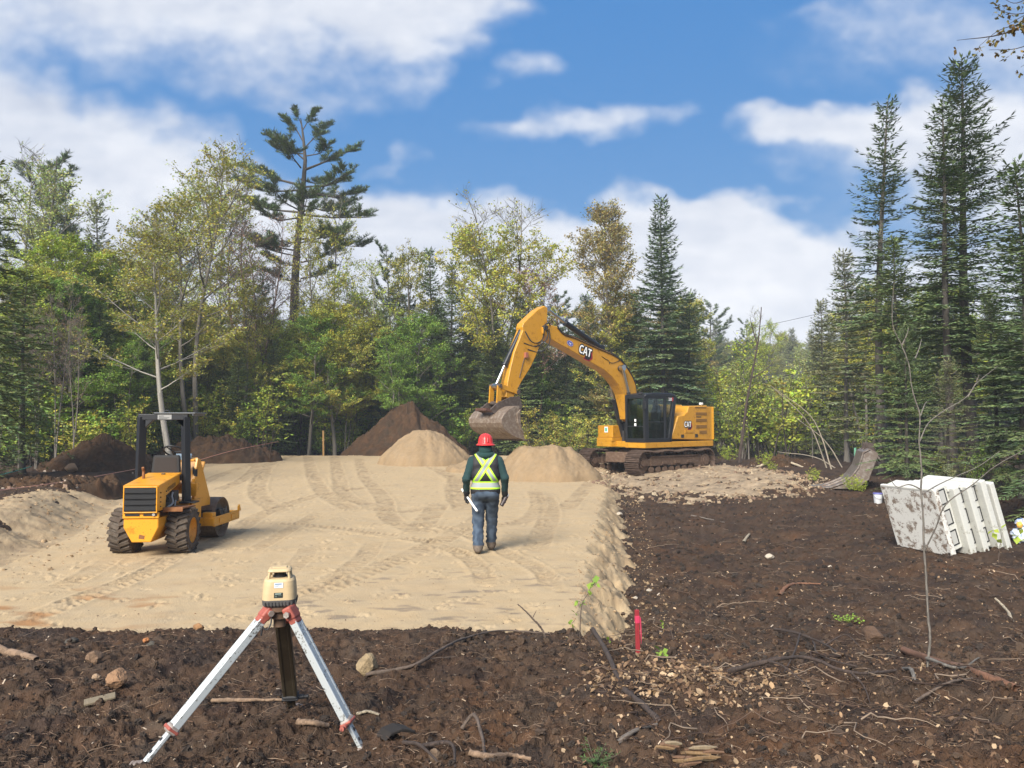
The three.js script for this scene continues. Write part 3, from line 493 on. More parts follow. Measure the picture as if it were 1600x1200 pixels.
treeAt('bare_tree', proto.bareTree, BARK.red, LEAF.bud, 378, 305, 50, 'reddish bare tree left of the great pine, nearer the golden maple', null, { turn: 0 });
treeAt('bare_tree', proto.bareTree, BARK.red, LEAF.bud, 410, 330, 47, 'reddish bare tree touching the great pine lower boughs', null, { turn: 2 });
treeAt('leafy_tree', proto.broad[0], BARK.grey, LEAF.olive, 385, 440, 44, 'olive tree with grey stem under the two bare trees', null, { turn: 2 });
{ // the great pine, branch by branch
  const D = 50, R = rng(77), W = new Tris(), C = new Tris(), q = (px, py, dz = 0) => at(px, py, D + dz);
  const base = q(457, 700); base.y = groundAt(base.x, base.z) - 0.2;
  const spine = [q(457, 620), q(459, 500), q(461, 440), q(464, 390), q(469, 340), q(474, 290), q(477, 250), q(474, 215), q(470, 185)];
  const L = (p) => p.clone().sub(base);
  W.tube([V(0, 0, 0), ...spine.map(L)], [0.36, 0.33, 0.29, 0.26, 0.23, 0.2, 0.16, 0.12, 0.08, 0.03], 9, () => { const k = 0.8 + 0.4 * R(); return [k, k, k]; });
  const B = (a, m, e, r, dn = 1.15) => pineBough(W, C, R, [L(q(...a)), L(q(...m)), L(q(...e))], r, dn, 0.30);
  B([474, 291], [425, 278], [375, 258, 2], 0.1); B([472, 297], [420, 300], [378, 284, -2], 0.08); B([470, 332], [425, 328], [385, 314, 3], 0.09); B([469, 340], [435, 345], [405, 322, -3], 0.07); B([466, 376], [440, 384], [412, 388, 2], 0.06); B([464, 392], [430, 386], [400, 386, -3], 0.07);
  B([474, 266], [510, 252], [549, 232, 2], 0.1); B([474, 292], [510, 290], [547, 268, -2], 0.08); B([472, 298], [520, 308], [560, 300, 2], 0.09); B([470, 335], [520, 340], [572, 340, -1], 0.1); B([467, 372], [515, 382], [565, 386, 2], 0.09); B([466, 380], [500, 372], [530, 366, -3], 0.06); B([470, 320], [510, 330], [545, 312, 4], 0.07);
  B([476, 250], [455, 232], [430, 214, 1], 0.06, 1.6); B([475, 232], [492, 214], [504, 195, 1], 0.05, 1.6); B([474, 222], [462, 200], [447, 185], 0.05, 1.8); B([472, 205], [482, 188], [490, 172], 0.04, 2); B([471, 195], [466, 182], [464, 170], 0.03, 2.2); B([476, 244], [500, 240], [512, 226, -1], 0.05, 1.5); B([474, 240], [448, 240], [436, 228, -2], 0.05, 1.4);
  for (const [y, az, len] of [[262, 1.6, 3.0], [300, 4.7, 3.6], [345, 1.2, 4], [360, 5, 3.6], [410, 0.4, 2.6], [415, 3.4, 2.4], [402, 2.4, 3], [435, 0.2, 2.2], [440, 3.0, 2.3], [280, 5.2, 2.8], [330, 1.9, 3.2]]) { const a = L(q(470, y)); pineBough(W, C, R, [a, a.clone().add(V(Math.cos(az) * len * 0.5, 0.1, Math.sin(az) * len * 0.5)), a.clone().add(V(Math.cos(az) * len, 0.7, Math.sin(az) * len))], 0.06, 1.1, 0.36); }
  const o = thing('pine_tree', 'great tall pine with layered boughs, highest tree left of centre', 'tree', base); for (const [n, T, m] of [['trunk', W, BARK.dark], ['crown', C, LEAF.pine]]) { const e = new THREE.Mesh(T.geometry(), m); e.name = n; o.add(shadows(e)); }
}
treeAt('leafy_tree', proto.sparse, BARK.grey, LEAF.yellow, 508, 308, 48, 'yellow green tree growing up in front of the great pine', null, { turn: 1.3, wide: 0.8 });
treeAt('birch_tree', proto.birch, BARK.pale, LEAF.lime, 566, 418, 49, 'white stemmed birch clump right of the great pine', null, { turn: 0.6 });
treeAt('pine_tree', proto.pine[1], BARK.dark, LEAF.pine, 607, 385, 62, 'pine top poking up right of the birch clump', null, { turn: 3, wide: 0.8 });
treeAt('leafy_tree', proto.broad[0], BARK.grey, LEAF.olive, 642, 392, 52, 'olive leaved tree left of the twin narrow firs', null, { turn: 1 });
treeAt('fir_tree', proto.narrow[0], BARK.dark, LEAF.fir, 672, 392, 51, 'narrow dark fir, left one of a pair at the centre', null, { turn: 0.2 });
treeAt('fir_tree', proto.narrow[0], BARK.dark, LEAF.fir, 706, 415, 50, 'narrow dark fir, right one of a pair at the centre', null, { turn: 2.4 });
treeAt('maple_tree', proto.maple, BARK.grey, LEAF.yellow, 775, 316, 50, 'yellow green maple with bare top twigs above the excavator bucket', null, { turn: 0.8, wide: 1.02 });
treeAt('leafy_tree', proto.sparse, BARK.red, LEAF.bud, 838, 395, 50, 'reddish budding tree right of the yellow green maple', null, { turn: 1.1, wide: 0.7 });
treeAt('pine_tree', proto.pine[0], BARK.dark, LEAF.pine, 872, 462, 62, 'low dark pine top just above the excavator boom', null, { turn: 4 });
{ const p = broadleaf({ seed: 81, H: 15, width: 3.4, stems: 1, leaves: 11, low: 0.38, limbs: 24, spread: 0.6, leaf: 0.12, trunkR: 0.18, twigs: 1.15 });
  treeAt('maple_tree', p, BARK.grey, LEAF.bronze, 950, 326, 49, 'bronze leaved rounded maple left of the big fir', null, { turn: 0 }); }
treeAt('fir_tree', proto.heroFir, BARK.dark, LEAF.spruce, 1033, 308, 46, 'big pointed fir with full skirts behind the excavator cab', null, { turn: 0.9, wide: 1.0 });
treeAt('fir_tree', proto.fir[0], BARK.dark, LEAF.spruce, 1075, 455, 48, 'shorter fir close against the right side of the big fir', null, { turn: 2, wide: 1.0 });
treeAt('pine_tree', proto.pine[0], BARK.dark, LEAF.pine, 1112, 474, 92, 'round topped distant pine right of the big fir', null, { turn: 0 });
treeAt('pine_tree', proto.pine[1], BARK.dark, LEAF.pine, 1168, 500, 100, 'distant pine right of the round topped one', null, { turn: 2 });
treeAt('leafy_tree', proto.sparse, BARK.grey, LEAF.lime, 1190, 486, 56, 'thin lime green tree in the gap beyond the excavator rear', null, { turn: 2.8, wide: 0.7 });
treeAt('fir_tree', proto.fir[1], BARK.grey, LEAF.tired, 1318, 388, 40, 'grey green thin topped fir on the right side of the gap', null, { turn: 1, wide: 1.05 });
treeAt('fir_tree', proto.fir[2], BARK.grey, LEAF.tired, 1282, 470, 46, 'broad dull fir at the edge of the gap', null, { turn: 4 });
treeAt('fir_tree', proto.tall[0], BARK.grey, LEAF.spruce, 1367, 160, 29, 'slender tall fir with long bare grey trunk on the right', null, { turn: 2.6, wide: 1.15 });
treeAt('fir_tree', proto.fir[2], BARK.dark, LEAF.hemlock, 1398, 372, 27, 'dark fir filling the space right of the slender tall fir', null, { turn: 1 });
treeAt('fir_tree', proto.tall[1], BARK.dark, LEAF.fir, 1500, 92, 25.5, 'tallest fir on the right, right one of a close pair', null, { turn: 0.3, wide: 1.15 });
treeAt('fir_tree', proto.tall[0], BARK.dark, LEAF.fir, 1472, 150, 24.5, 'tall thin fir, left one of the close pair on the right', null, { turn: 4.4, wide: 1.1 });
treeAt('fir_tree', proto.fir[1], BARK.dark, LEAF.fir, 1588, 245, 21, 'dense dark fir by the right edge', null, { turn: 1.9, wide: 1.05 });
treeAt('fir_tree', proto.near[0], BARK.dark, LEAF.fir, 1642, 330, 16.5, 'dark fir boughs reaching in from the right edge', null, { turn: 0, wide: 1.1 });
treeAt('fir_tree', proto.near[0], BARK.dark, LEAF.hemlock, 1548, 470, 22, 'lower dull green fir under the close tall pair', null, { turn: 2, wide: 0.9 });
treeAt('fir_tree', proto.near[0], BARK.dark, LEAF.fir, 1412, 505, 19.5, 'young fir whose boughs hang over the grey steel bucket', null, { turn: 3.6, wide: 0.8 });
treeAt('fir_tree', proto.near[0], BARK.dark, LEAF.tired, 1480, 560, 21, 'dusty green young fir behind the white panels', null, { turn: 5, wide: 0.9 });
// ---- the wood behind
{
  const R = rng(5), rows = [[48, 51, 22], [50, 56, 44], [54, 64, 46], [64, 78, 40]];
  let tone = '';
  const kinds = [
    ['fir_tree', () => [proto.fir[Math.floor(R() * 3)], BARK.dark, [LEAF.fir, LEAF.hemlock, LEAF.spruce][Math.floor(R() * 3)]], 'dark fir standing among others in the wood behind the clearing', 'firs of the wood behind the clearing', [8, 13]],
    ['leafy_tree', () => { const c = Math.floor(R() * 4); tone = ['olive green', 'lime green', 'yellow green', 'bronze'][c]; return [proto.broad[Math.floor(R() * 3)], BARK.grey, [LEAF.olive, LEAF.lime, LEAF.yellow, LEAF.bronze][c]]; }, 'leaved tree standing among others in the wood behind the clearing', 'leaved trees of the wood behind the clearing', [8, 12.5]],
    ['bare_tree', () => [proto.bareTree, R() < 0.5 ? BARK.grey : BARK.red, LEAF.bud], 'nearly bare tree standing among others in the wood behind the clearing', 'bare trees of the wood behind the clearing', [9, 12.5]],
  ];
  for (const [d0, d1, n] of rows) for (let i = 0; i < n; i++) {
    const px = lerp(-160, 1760, (i + R()) / n), d = lerp(d0, d1, R()), gap = px > 1090 && px < 1330;
    if (gap && d < 80) continue;
    const q = R(), k = px > 640 && px < 1100 ? (q < 0.5 ? 0 : q < 0.93 ? 1 : 2) : px >= 1330 ? (q < 0.8 ? 0 : 1) : (q < 0.26 ? 0 : q < 0.86 ? 1 : 2), [kind, mk, lab, grp, [h0, h1]] = kinds[k], [p, w, c] = mk(), g = at(px, 656, d);
    const cap = (656 - (px < 420 ? 385 : px < 640 ? 440 : px < 1090 ? 450 : 420)) / FOCAL * d + 2;
    tree(kind, p, w, c, g.x, g.z, Math.min(lerp(h0, h1, R()), cap), k === 1 ? tone + ' ' + lab : lab, k === 1 ? tone + ' ' + grp : grp, { turn: R() * 6.28, wide: 0.95 + 0.3 * R() });
  }
  for (let i = 0; i < 26; i++) { const px = lerp(1085, 1345, R()), d = lerp(88, 135, R()), g = at(px, 656, d), f = R() < 0.4; tree(f ? 'fir_tree' : 'leafy_tree', f ? proto.fir[0] : proto.broad[i % 3], BARK.grey, f ? LEAF.tired : [LEAF.pale, LEAF.lime, LEAF.olive][i % 3], g.x, g.z, f ? 9 + 3 * R() : 7 + 3 * R(), f ? 'far fir seen through the gap beyond the excavator rear' : 'far leafy tree seen through the gap beyond the excavator rear', f ? 'far firs in the gap' : 'far leafy trees in the gap', { turn: R() * 6 }); }
  { // the far wood, one mass
    const n = 420, m = new THREE.InstancedMesh(proto.fir[0].crown, LEAF.tired, n), m2 = new THREE.InstancedMesh(proto.broad[2].crown, LEAF.olive, n), q = new THREE.Matrix4();
    for (const im of [m, m2]) { for (let i = 0; i < n; i++) { let px = lerp(-420, 2020, R()), d = lerp(74, 135, R()); if (px > 1090 && px < 1335) d = lerp(125, 175, R()); const g = at(px, 656, d), y = farH(g.x, g.z), h = (px > 1090 && px < 1335 ? 0.55 : 0.62) * (0.75 + 0.4 * R()); q.makeRotationY(R() * 6.28).scale(V(h * 1.5, h, h * 1.5)).setPosition(g.x, y - 0.3, g.z); im.setMatrixAt(i, q); } shadows(im); im.name = im === m ? 'distant_firs' : 'distant_leafy_wood'; tag(im, im === m ? 'mass of dark conifers far back in the wood' : 'mass of spring leaved trees far back in the wood', 'wood', null, 'stuff'); scene.add(im); }
  }
  { // the front of the wood: leafy trees with crowns down to the ground
    const set = [[LEAF.lime, 'lime green'], [LEAF.yellow, 'yellow green'], [LEAF.olive, 'olive'], [LEAF.green, 'fresh green']];
    for (let i = 0; i < 34; i++) { const px = lerp(40, 655, (i + R()) / 34), d = px < 230 ? lerp(34, 41, R()) : lerp(44, 52, R()), g = at(px, 656, d), q = Math.floor(R() * 4); tree('leafy_tree', proto.broad[R() < 0.65 ? 2 : 1], BARK.grey, set[q][0], g.x, g.z, 6 + 4.2 * R(), set[q][1] + ' tree at the front of the wood, leafy to the ground', set[q][1] + ' trees at the front of the wood', { turn: R() * 6.28, wide: 1.1 }); }
    for (let i = 0; i < 10; i++) { const px = lerp(690, 1000, (i + R()) / 10), d = lerp(48, 55, R()), g = at(px, 656, d), q = Math.floor(R() * 4); tree('leafy_tree', proto.broad[2], BARK.grey, set[q][0], g.x, g.z, 5 + 3.5 * R(), set[q][1] + ' tree in the wood behind the excavator arm, leafy to the ground', set[q][1] + ' trees behind the excavator arm', { turn: R() * 6.28, wide: 1.05 }); }
  }
  for (const [px, top, d, w] of [[8, 560, 25, 'leftmost'], [40, 575, 26, 'second from left'], [62, 590, 27, 'third from left'], [96, 560, 28, 'fourth from left'], [120, 600, 30, 'fifth from left']]) treeAt('bare_tree', proto.bareTree, BARK.grey, LEAF.bud, px, top - 120, d, `thin grey stem at the left edge of the wood, ${w} of five`, 'thin grey stems at the left edge', { turn: px, wide: 0.55 });
  // low firs along the edge of the wood
  for (let i = 0; i < 20; i++) { const px = lerp(60, 1060, (i + R()) / 20), d = px < 240 ? lerp(33, 38, R()) : px < 440 ? lerp(42, 46, R()) : lerp(48, 52, R()), g = at(px, 656, d); tree('young_fir', proto.fir[2], BARK.dark, R() < 0.5 ? LEAF.hemlock : LEAF.fir, g.x, g.z, 4 + 3.6 * R(), 'young fir low at the edge of the wood behind the clearing', 'young firs along the edge of the wood', { turn: R() * 6.28, wide: 1.1 }); }
  // brush along its foot
  const brush = (n, x0, x1, d0, d1, mats, h0, h1, label, group) => { for (let i = 0; i < n; i++) { const px = lerp(x0, x1, (i + R()) / n), d = lerp(d0, d1, R()), g = at(px, 656, d); tree('leafy_bush', proto.bush[Math.floor(R() * 3)], BARK.brown, mats[Math.floor(R() * mats.length)], g.x, g.z, lerp(h0, h1, R()), label, group, { turn: R() * 6.28, wide: 1 + 0.6 * R(), category: 'bush' }); } };
  brush(44, 385, 730, 47, 51, [LEAF.green, LEAF.lime, LEAF.green], 1.8, 4.2, 'fresh green bush at the foot of the wood between the soil heaps', 'bushes between the soil heaps');
  brush(22, 10, 215, 31, 37, [LEAF.lime, LEAF.green, LEAF.yellow], 1.8, 4.4, 'bright green young growth at the edge of the wood behind the left soil heap', 'young growth behind the left soil heap');
  brush(18, 225, 420, 40.5, 45, [LEAF.lime, LEAF.yellow, LEAF.green], 2.0, 5.0, 'green bush behind the long rooty soil heap', 'bushes behind the long soil heap');
  brush(13, 820, 985, 42, 48, [LEAF.olive, LEAF.green, LEAF.lime], 1.4, 3.6, 'yellow green bush behind the excavator arm', 'bushes behind the excavator arm');
  brush(40, 1100, 1350, 44, 75, [LEAF.lime, LEAF.pale, LEAF.lime, LEAF.olive], 2.4, 6.0, 'pale green brush in the gap beyond the excavator rear', 'brush in the gap beyond the excavator');
  brush(12, 1450, 1660, 18, 27, [LEAF.green, LEAF.lime], 0.8, 1.8, 'low green bush under the firs on the right', 'bushes under the right hand firs');
  for (let i = 0; i < 16; i++) { const px = lerp(1105, 1345, (i + R()) / 16), d = lerp(44, 62, R()), g = at(px, 656, d); tree('young_tree', proto.thin[0], BARK.grey, [LEAF.lime, LEAF.pale][i % 2], g.x, g.z, 4.5 + 3 * R(), 'thin young tree with pale leaves in the gap', 'thin young trees in the gap', { turn: R() * 6.28 }); }
}
// ================================================================ heaps of earth and sand
function hit(px, py) { const r = ray(px, py); let t = 1; for (let i = 0; i < 4000; i++) { const x = r.x * t, y = EYE + r.y * t, z = r.z * t; if (y < groundAt(x, z)) { let a = t / 1.004, b = t; for (let k = 0; k < 12; k++) { const m = (a + b) / 2; if (EYE + r.y * m < groundAt(r.x * m, r.z * m)) b = m; else a = m; } t = (a + b) / 2; return V(r.x * t, EYE + r.y * t, r.z * t); } t *= 1.004; } return r.multiplyScalar(60).add(camera.position); }
function heap(name, label, c, rx, rz, h, mat, colour, seed, { turn = 0, crest = 0.12, rough = 1, flat = 1, dome = 0, tilt = 0, group } = {}) {
  const nr = 56, na = 150, p = [], col = [], uv = [], ix = [], ct = Math.cos(turn), st = Math.sin(turn);
  for (let i = 0; i <= nr; i++) for (let j = 0; j < na; j++) {
    const q = Math.pow(i / nr, 0.9), a = j / na * 2 * Math.PI, wob = 1 + 0.07 * fbm(Math.cos(a) * 1.3 + seed, Math.sin(a) * 1.3, 2), lx = Math.cos(a) * rx * q * wob, lz = Math.sin(a) * rz * q * wob, x = lx * ct - lz * st, z = lx * st + lz * ct;
    let e = lerp(Math.max(0, 1 - Math.sqrt(q * q + crest * crest) + crest * 0.5), Math.pow(Math.max(0, 1 - q * q), 1.15), dome); e *= 1 + tilt * lx / rx; e = Math.min(e, flat + 0.05 * fbm(x * 0.7 + seed, z * 0.7, 2));
    let y = h * e * (1 + 0.13 * Math.min(1, rough) * fbm(x * 0.7 + seed * 3, z * 0.7, 3)) + rough * sst(0, 0.15, 1 - q) * (0.15 * fbm(x * 1.3 + seed, z * 1.3, 3) + 0.10 * (ridge(x * 2.6 + seed, z * 2.6, 2) - 0.6) + 0.05 * fbm(x * 5, z * 5, 3) + 0.03 * fbm(x * 13, z * 13, 2));
    y -= 0.35 * sst(0.86, 1, q);
    p.push(x, y, z); uv.push(x + c.x, z + c.z); col.push(...colour(x + c.x, z + c.z, y));
    if (i < nr) { const k = i * na + j, l = i * na + (j + 1) % na; ix.push(k, l, l + na, k, l + na, k + na); }
  }
  const g = new THREE.BufferGeometry(); g.setAttribute('position', new THREE.Float32BufferAttribute(p, 3)); g.setAttribute('color', new THREE.Float32BufferAttribute(col, 3)); g.setAttribute('uv', new THREE.Float32BufferAttribute(uv, 2)); g.setIndex(ix); g.computeVertexNormals();
  const m = new THREE.Mesh(g, mat); m.name = numbered(name); m.position.copy(c); scene.add(shadows(m)); return tag(m, label, mat === sandM ? 'sand heap' : 'soil heap', group);
}
const earth = (x, z) => { const a = fbm(x * 1.1, z * 1.1, 3), e = fbm(x * 6, z * 6, 3), k = 1 + 0.4 * e; return [lerp(0.125, 0.165, sst(-0.3, 0.4, a)) * k, lerp(0.084, 0.102, sst(-0.3, 0.4, a)) * k, lerp(0.054, 0.059, sst(-0.3, 0.4, a)) * k]; };
const heapSand = (x, z) => { const a = fbm(x * 1.1 + 5, z * 1.1, 3), e = fbm(x * 8, z * 8, 2), k = 1 + 0.10 * a + 0.10 * e; return [0.30 * k, 0.215 * k, 0.128 * k]; };
const HEAPS = [];
{
  const put = (name, label, x0, x1, baseY, topY, d, rz, mat, colf, seed, opt = {}) => { const a = at(x0, 656, d), b = at(x1, 656, d), c = at((opt.peak ?? (x0 + x1) / 2), 656, d), cx = (a.x + b.x) / 2, base = groundAt(cx, -d) - 0.05, rx = (b.x - a.x) / 2; const top = at(c.x / d * FOCAL + 800, topY, d).y - base; const o = heap(name, label, V(cx, base, -d), rx, rz, top, mat, colf, seed, opt); HEAPS.push([cx, -d, rx, rz, top, base]); return o; };
  put('soil_heap', 'tall dark brown soil heap with a sharp peak behind the sand heaps', 526, 746, 712, 627, 43.5, 2.6, soilM, earth, 3.1, { crest: 0.05 });
  put('soil_heap', 'dark brown soil heap at left with a rock on its side', 64, 255, 755, 680, 27.5, 2.2, soilM, earth, 5.2, { crest: 0.06 });
  put('soil_heap', 'long low soil heap full of roots behind the roller canopy', 232, 448, 722, 676, 37, 2.4, soilM, earth, 7.7, { crest: 0.35, rough: 1.3 });
  put('soil_heap', 'small soil heap with a pale stick in the gap right of the excavator', 1168, 1272, 742, 712, 34, 1.3, soilM, earth, 9.4, { crest: 0.2 });
  put('soil_heap', 'low spread of brown soil at the far left edge', -60, 190, 790, 752, 20.5, 2.0, soilM, earth, 2.3, { crest: 0.4, rough: 1.4 });
  put('sand_heap', 'sand heap in front of the tall dark soil heap', 588, 748, 730, 670, 35, 2.0, sandM, heapSand, 4.4, { crest: 0.18, rough: 0.35, dome: 0.75, tilt: -0.15 });
  put('sand_heap', 'sand heap right under the raised excavator bucket', 766, 950, 748, 682, 27.5, 1.8, sandM, heapSand, 6.5, { crest: 0.14, rough: 0.45, flat: 0.74, dome: 0.75, tilt: -0.28 });
  put('sand_heap', 'low trampled sand heap joining the two larger sand heaps', 690, 830, 735, 708, 31, 1.6, sandM, heapSand, 8.5, { crest: 0.5, rough: 0.5 });
}
// ================================================================ excavator
const grimeTex = texture(512, (u, v) => { const a = tiling(u, v, 5, 41, 4, 0.6), s = tiling(u, v, 34, 42, 3, 0.7), k = tiling(u, v, 9, 43, 3); let c = [1, 1, 1]; const mud = sst(0.12, 0.5, a + 0.35 * s); c = c.map((q, i) => lerp(q, [0.62, 0.55, 0.50][i], mud * 0.7)); const chip = sst(0.40, 0.48, s * 0.8 + k * 0.3); c = c.map((q, i) => lerp(q, [0.28, 0.22, 0.2][i], chip * 0.8)); const f = 0.96 + 0.05 * tiling(u, v, 60, 44, 1); return c.map((q) => q * f); });
grimeTex.repeat.set(0.6, 0.6);
const rustTex = texture(512, (u, v) => { const a = tiling(u, v, 6, 45, 4, 0.65), s = tiling(u, v, 40, 46, 3, 0.7); const m = sst(-0.2, 0.5, a + 0.3 * s); return [lerp(0.62, 1, m), lerp(0.52, 0.95, m), lerp(0.45, 0.9, m)]; }); rustTex.repeat.set(0.8, 0.8);
const X = {
  yellow: std([0.52, 0.25, 0.016], 0.42, { map: grimeTex }), black: std([0.012, 0.013, 0.016], 0.4), dark: std([0.022, 0.021, 0.022], 0.7), steel: std([0.13, 0.11, 0.10], 0.62, { map: rustTex, metalness: 0.3 }), mud: std([0.155, 0.108, 0.078], 0.9, { map: rustTex }), shoe: std([0.125, 0.092, 0.075], 0.7, { map: rustTex, metalness: 0.3 }),
  chrome: std([0.55, 0.55, 0.54], 0.28, { metalness: 1 }), rubber: std([0.015, 0.015, 0.016], 0.8), vent: std([0.26, 0.135, 0.03], 0.8), scoop: std([0.27, 0.235, 0.20], 0.55, { map: rustTex, metalness: 0.25 }), seat: std([0.03, 0.03, 0.033], 0.9),
  glass: new THREE.MeshPhysicalMaterial({ color: new THREE.Color().setRGB(0.55, 0.66, 0.62), roughness: 0.03, transmission: 1, thickness: 0, ior: 1.5, side: THREE.DoubleSide }), white: std([0.75, 0.75, 0.74], 0.6), green: std([0.10, 0.42, 0.30], 0.6),
};
function decal(name, w, h, draw, parent, pos, rot, px = 256, more = {}) {
  const t = canvasTexture(px, Math.round(px * h / w), draw), m = new THREE.Mesh(new THREE.PlaneGeometry(w, h), std([1, 1, 1], 0.5, { map: t, alphaTest: 0.5, ...more })); m.name = name; m.position.copy(pos); if (rot.isQuaternion) m.quaternion.copy(rot); else m.rotation.copy(rot); parent.add(shadows(m)); return m;
}
const catLogo = (c, w, h) => {
  c.clearRect(0, 0, w, h);
  c.fillStyle = '#8d1526'; c.beginPath(); c.moveTo(w * 0.42, h * 0.98); c.lineTo(w * 0.80, h * 0.98); c.lineTo(w * 0.99, h * 0.70); c.lineTo(w * 0.86, h * 0.16); c.lineTo(w * 0.60, h * 0.3); c.closePath(); c.fill();
  c.fillStyle = '#1d1a1c'; c.beginPath(); c.moveTo(w * 0.48, h * 0.92); c.lineTo(w * 0.76, h * 0.92); c.lineTo(w * 0.90, h * 0.70); c.lineTo(w * 0.8, h * 0.2); c.lineTo(w * 0.55, h * 0.4); c.closePath(); c.fill();
  c.font = `bold ${h * 0.74}px sans-serif`; c.textBaseline = 'alphabetic'; c.lineJoin = 'round'; c.lineWidth = h * 0.17; c.strokeStyle = '#141214'; c.strokeText('CAT', w * 0.04, h * 0.70, w * 0.82); c.fillStyle = '#f4f4f2'; c.fillText('CAT', w * 0.04, h * 0.70, w * 0.82);
};
{
  const C = V(5.72, 0, -32.7); C.y = -0.12;
  const ex = thing('excavator', 'yellow tracked excavator with its bucket raised over a sand heap', 'excavator', C, -140 * DEG);
  ex.updateMatrixWorld(); const inv = ex.matrixWorld.clone().invert(), nW = V(0, 0, 1).transformDirection(ex.matrixWorld);
  const loc = (px, py, z) => onPlane(px, py, V(0, 0, z).applyMatrix4(ex.matrixWorld), nW).applyMatrix4(inv);
  const xy = (z, list) => list.map(([a, b]) => { const p = loc(a, b, z); return [p.x, p.y]; });
  const sub = (name, geos, mat, parent = ex, label) => part(name, geos, mat, parent, label);
  // ---- undercarriage
  sub('car_body', [box(1.9, 0.34, 1.5, 0, 0.80, 0), box(0.55, 0.42, 2.2, 0.95, 0.66, 0, 0, 0.25), box(0.55, 0.42, 2.2, -0.95, 0.66, 0, 0, -0.25), disc(0.72, 0.26, 0, 1.02, 0, 'y', 32)], X.mud);
  const frontX = 2.02, rearX = -1.98, wheelY = 0.50, wr = 0.40;
  for (const s of [-1, 1]) {
    const tr = new THREE.Group(); tr.name = 'track'; tr.position.z = s * 1.32; ex.add(tr);
    sub('track_frame', [box(3.1, 0.34, 0.36, 0, 0.55, 0), box(3.1, 0.06, 0.44, 0, 0.74, 0), box(0.7, 0.26, 0.30, 1.55, 0.52, 0), box(0.62, 0.46, 0.34, -1.6, 0.53, 0), ...[-0.9, -0.1, 0.7].map((x) => box(0.34, 0.12, 0.45, x, 0.50, 0))], X.mud, tr);
    sub('idler', [disc(wr, 0.2, frontX, wheelY, 0), disc(wr * 0.5, 0.34, frontX, wheelY, 0), disc(0.12, 0.46, frontX, wheelY, 0)], X.mud, tr);
    const teeth = []; for (let k = 0; k < 17; k++) teeth.push(box(0.10, 0.09, 0.1, rearX + Math.cos(k / 17 * 6.283) * wr, wheelY + Math.sin(k / 17 * 6.283) * wr, 0, 0, 0, k / 17 * 6.283));
    sub('sprocket', [disc(wr * 0.96, 0.11, rearX, wheelY, 0), disc(0.27, 0.42, rearX, wheelY, 0), disc(0.18, 0.5, rearX, wheelY, 0), ...teeth], X.mud, tr);
    for (let k = 0; k < 8; k++) sub('roller', [disc(0.105, 0.3, -1.48 + k * 0.42, 0.22, 0), disc(0.14, 0.05, -1.48 + k * 0.42, 0.22, 0.12), disc(0.14, 0.05, -1.48 + k * 0.42, 0.22, -0.12)], X.mud, tr);
    for (const x of [-0.7, 0.8]) sub('carrier_roller', disc(0.09, 0.3, x, 0.82, 0), X.mud, tr);
    // the chain of shoes round it
    const R = wr + 0.07, L = frontX - rearX, per = 2 * L + 2 * Math.PI * R, n = 50, shoeG = merged([box(0.195, 0.026, 0.72, 0, 0, 0, 0, 0, 0, 0.004), box(0.022, 0.045, 0.72, -0.075, 0.03, 0, 0, 0, 0, 0.004), box(0.022, 0.04, 0.72, 0, 0.028, 0, 0, 0, 0, 0.004), box(0.022, 0.04, 0.72, 0.07, 0.028, 0, 0, 0, 0, 0.004), box(0.17, 0.08, 0.05, 0, -0.05, 0.09), box(0.17, 0.08, 0.05, 0, -0.05, -0.09)]);
    for (let k = 0; k < n; k++) {
      let q = k / n * per, x, y, a; const sagTop = (t) => -0.05 * Math.sin(Math.PI * t * 3) ** 2;
      if (q < L) { x = rearX + q; y = wheelY + R + sagTop(q / L); a = 0; } else if (q < L + Math.PI * R) { const t = (q - L) / R; x = frontX + Math.sin(t) * R; y = wheelY + Math.cos(t) * R; a = -t; } else if (q < 2 * L + Math.PI * R) { const t = q - L - Math.PI * R; x = frontX - t; y = wheelY - R; a = Math.PI; } else { const t = (q - 2 * L - Math.PI * R) / R; x = rearX - Math.sin(t) * R; y = wheelY - Math.cos(t) * R; a = Math.PI - t; }
      const m = new THREE.Mesh(shoeG, X.shoe); m.name = 'track_shoe'; m.position.set(x, y, 0); m.rotation.z = a; tr.add(shadows(m));
    }
  }
  // ---- the upper works
  const plan = (pts, t, y) => plate(pts.map(([x, z]) => [x, -z]), t, 0.02).rotateX(-Math.PI / 2).translate(0, y, 0);
  const tail = []; for (let i = 0; i <= 10; i++) { const a = lerp(-0.50, 0.50, i / 10); tail.push([-3.02 * Math.cos(a * 0.98), 3.02 * Math.sin(a)]); }
  sub('deck', [plan([[1.82, -1.46], [1.82, -0.40], [1.45, -0.34], [1.3, 0.55], [1.55, 0.6], [1.55, 1.44], [-2.55, 1.44], ...tail.slice().reverse(), [-2.55, -1.46]], 0.24, 1.20)], X.yellow);
  sub('swing_ring', disc(0.8, 0.14, 0, 1.06, 0, 'y', 36), X.dark);
  const zs = -1.44, prof = xy(zs, [[1048, 686], [1059.4, 650], [1068.4, 648.7], [1073.7, 643.5], [1076, 634.5], [1105, 633.5], [1105, 687.5]]);
  const top = prof[4][1], xr = prof[5][0];
  sub('side_panel', [plate(prof, 0.94, 0.03).translate(0, 0, zs + 0.47)], X.yellow);
  sub('engine_hood', [box(2.0, top - 1.32, 1.9, xr + 1.02, (top + 1.32) / 2 - 0.01, 0.42, 0, 0, 0, 0.06), box(1.5, 0.10, 1.3, xr + 0.9, top + 0.03, 0.4, 0, 0, 0, 0.04)], X.yellow);
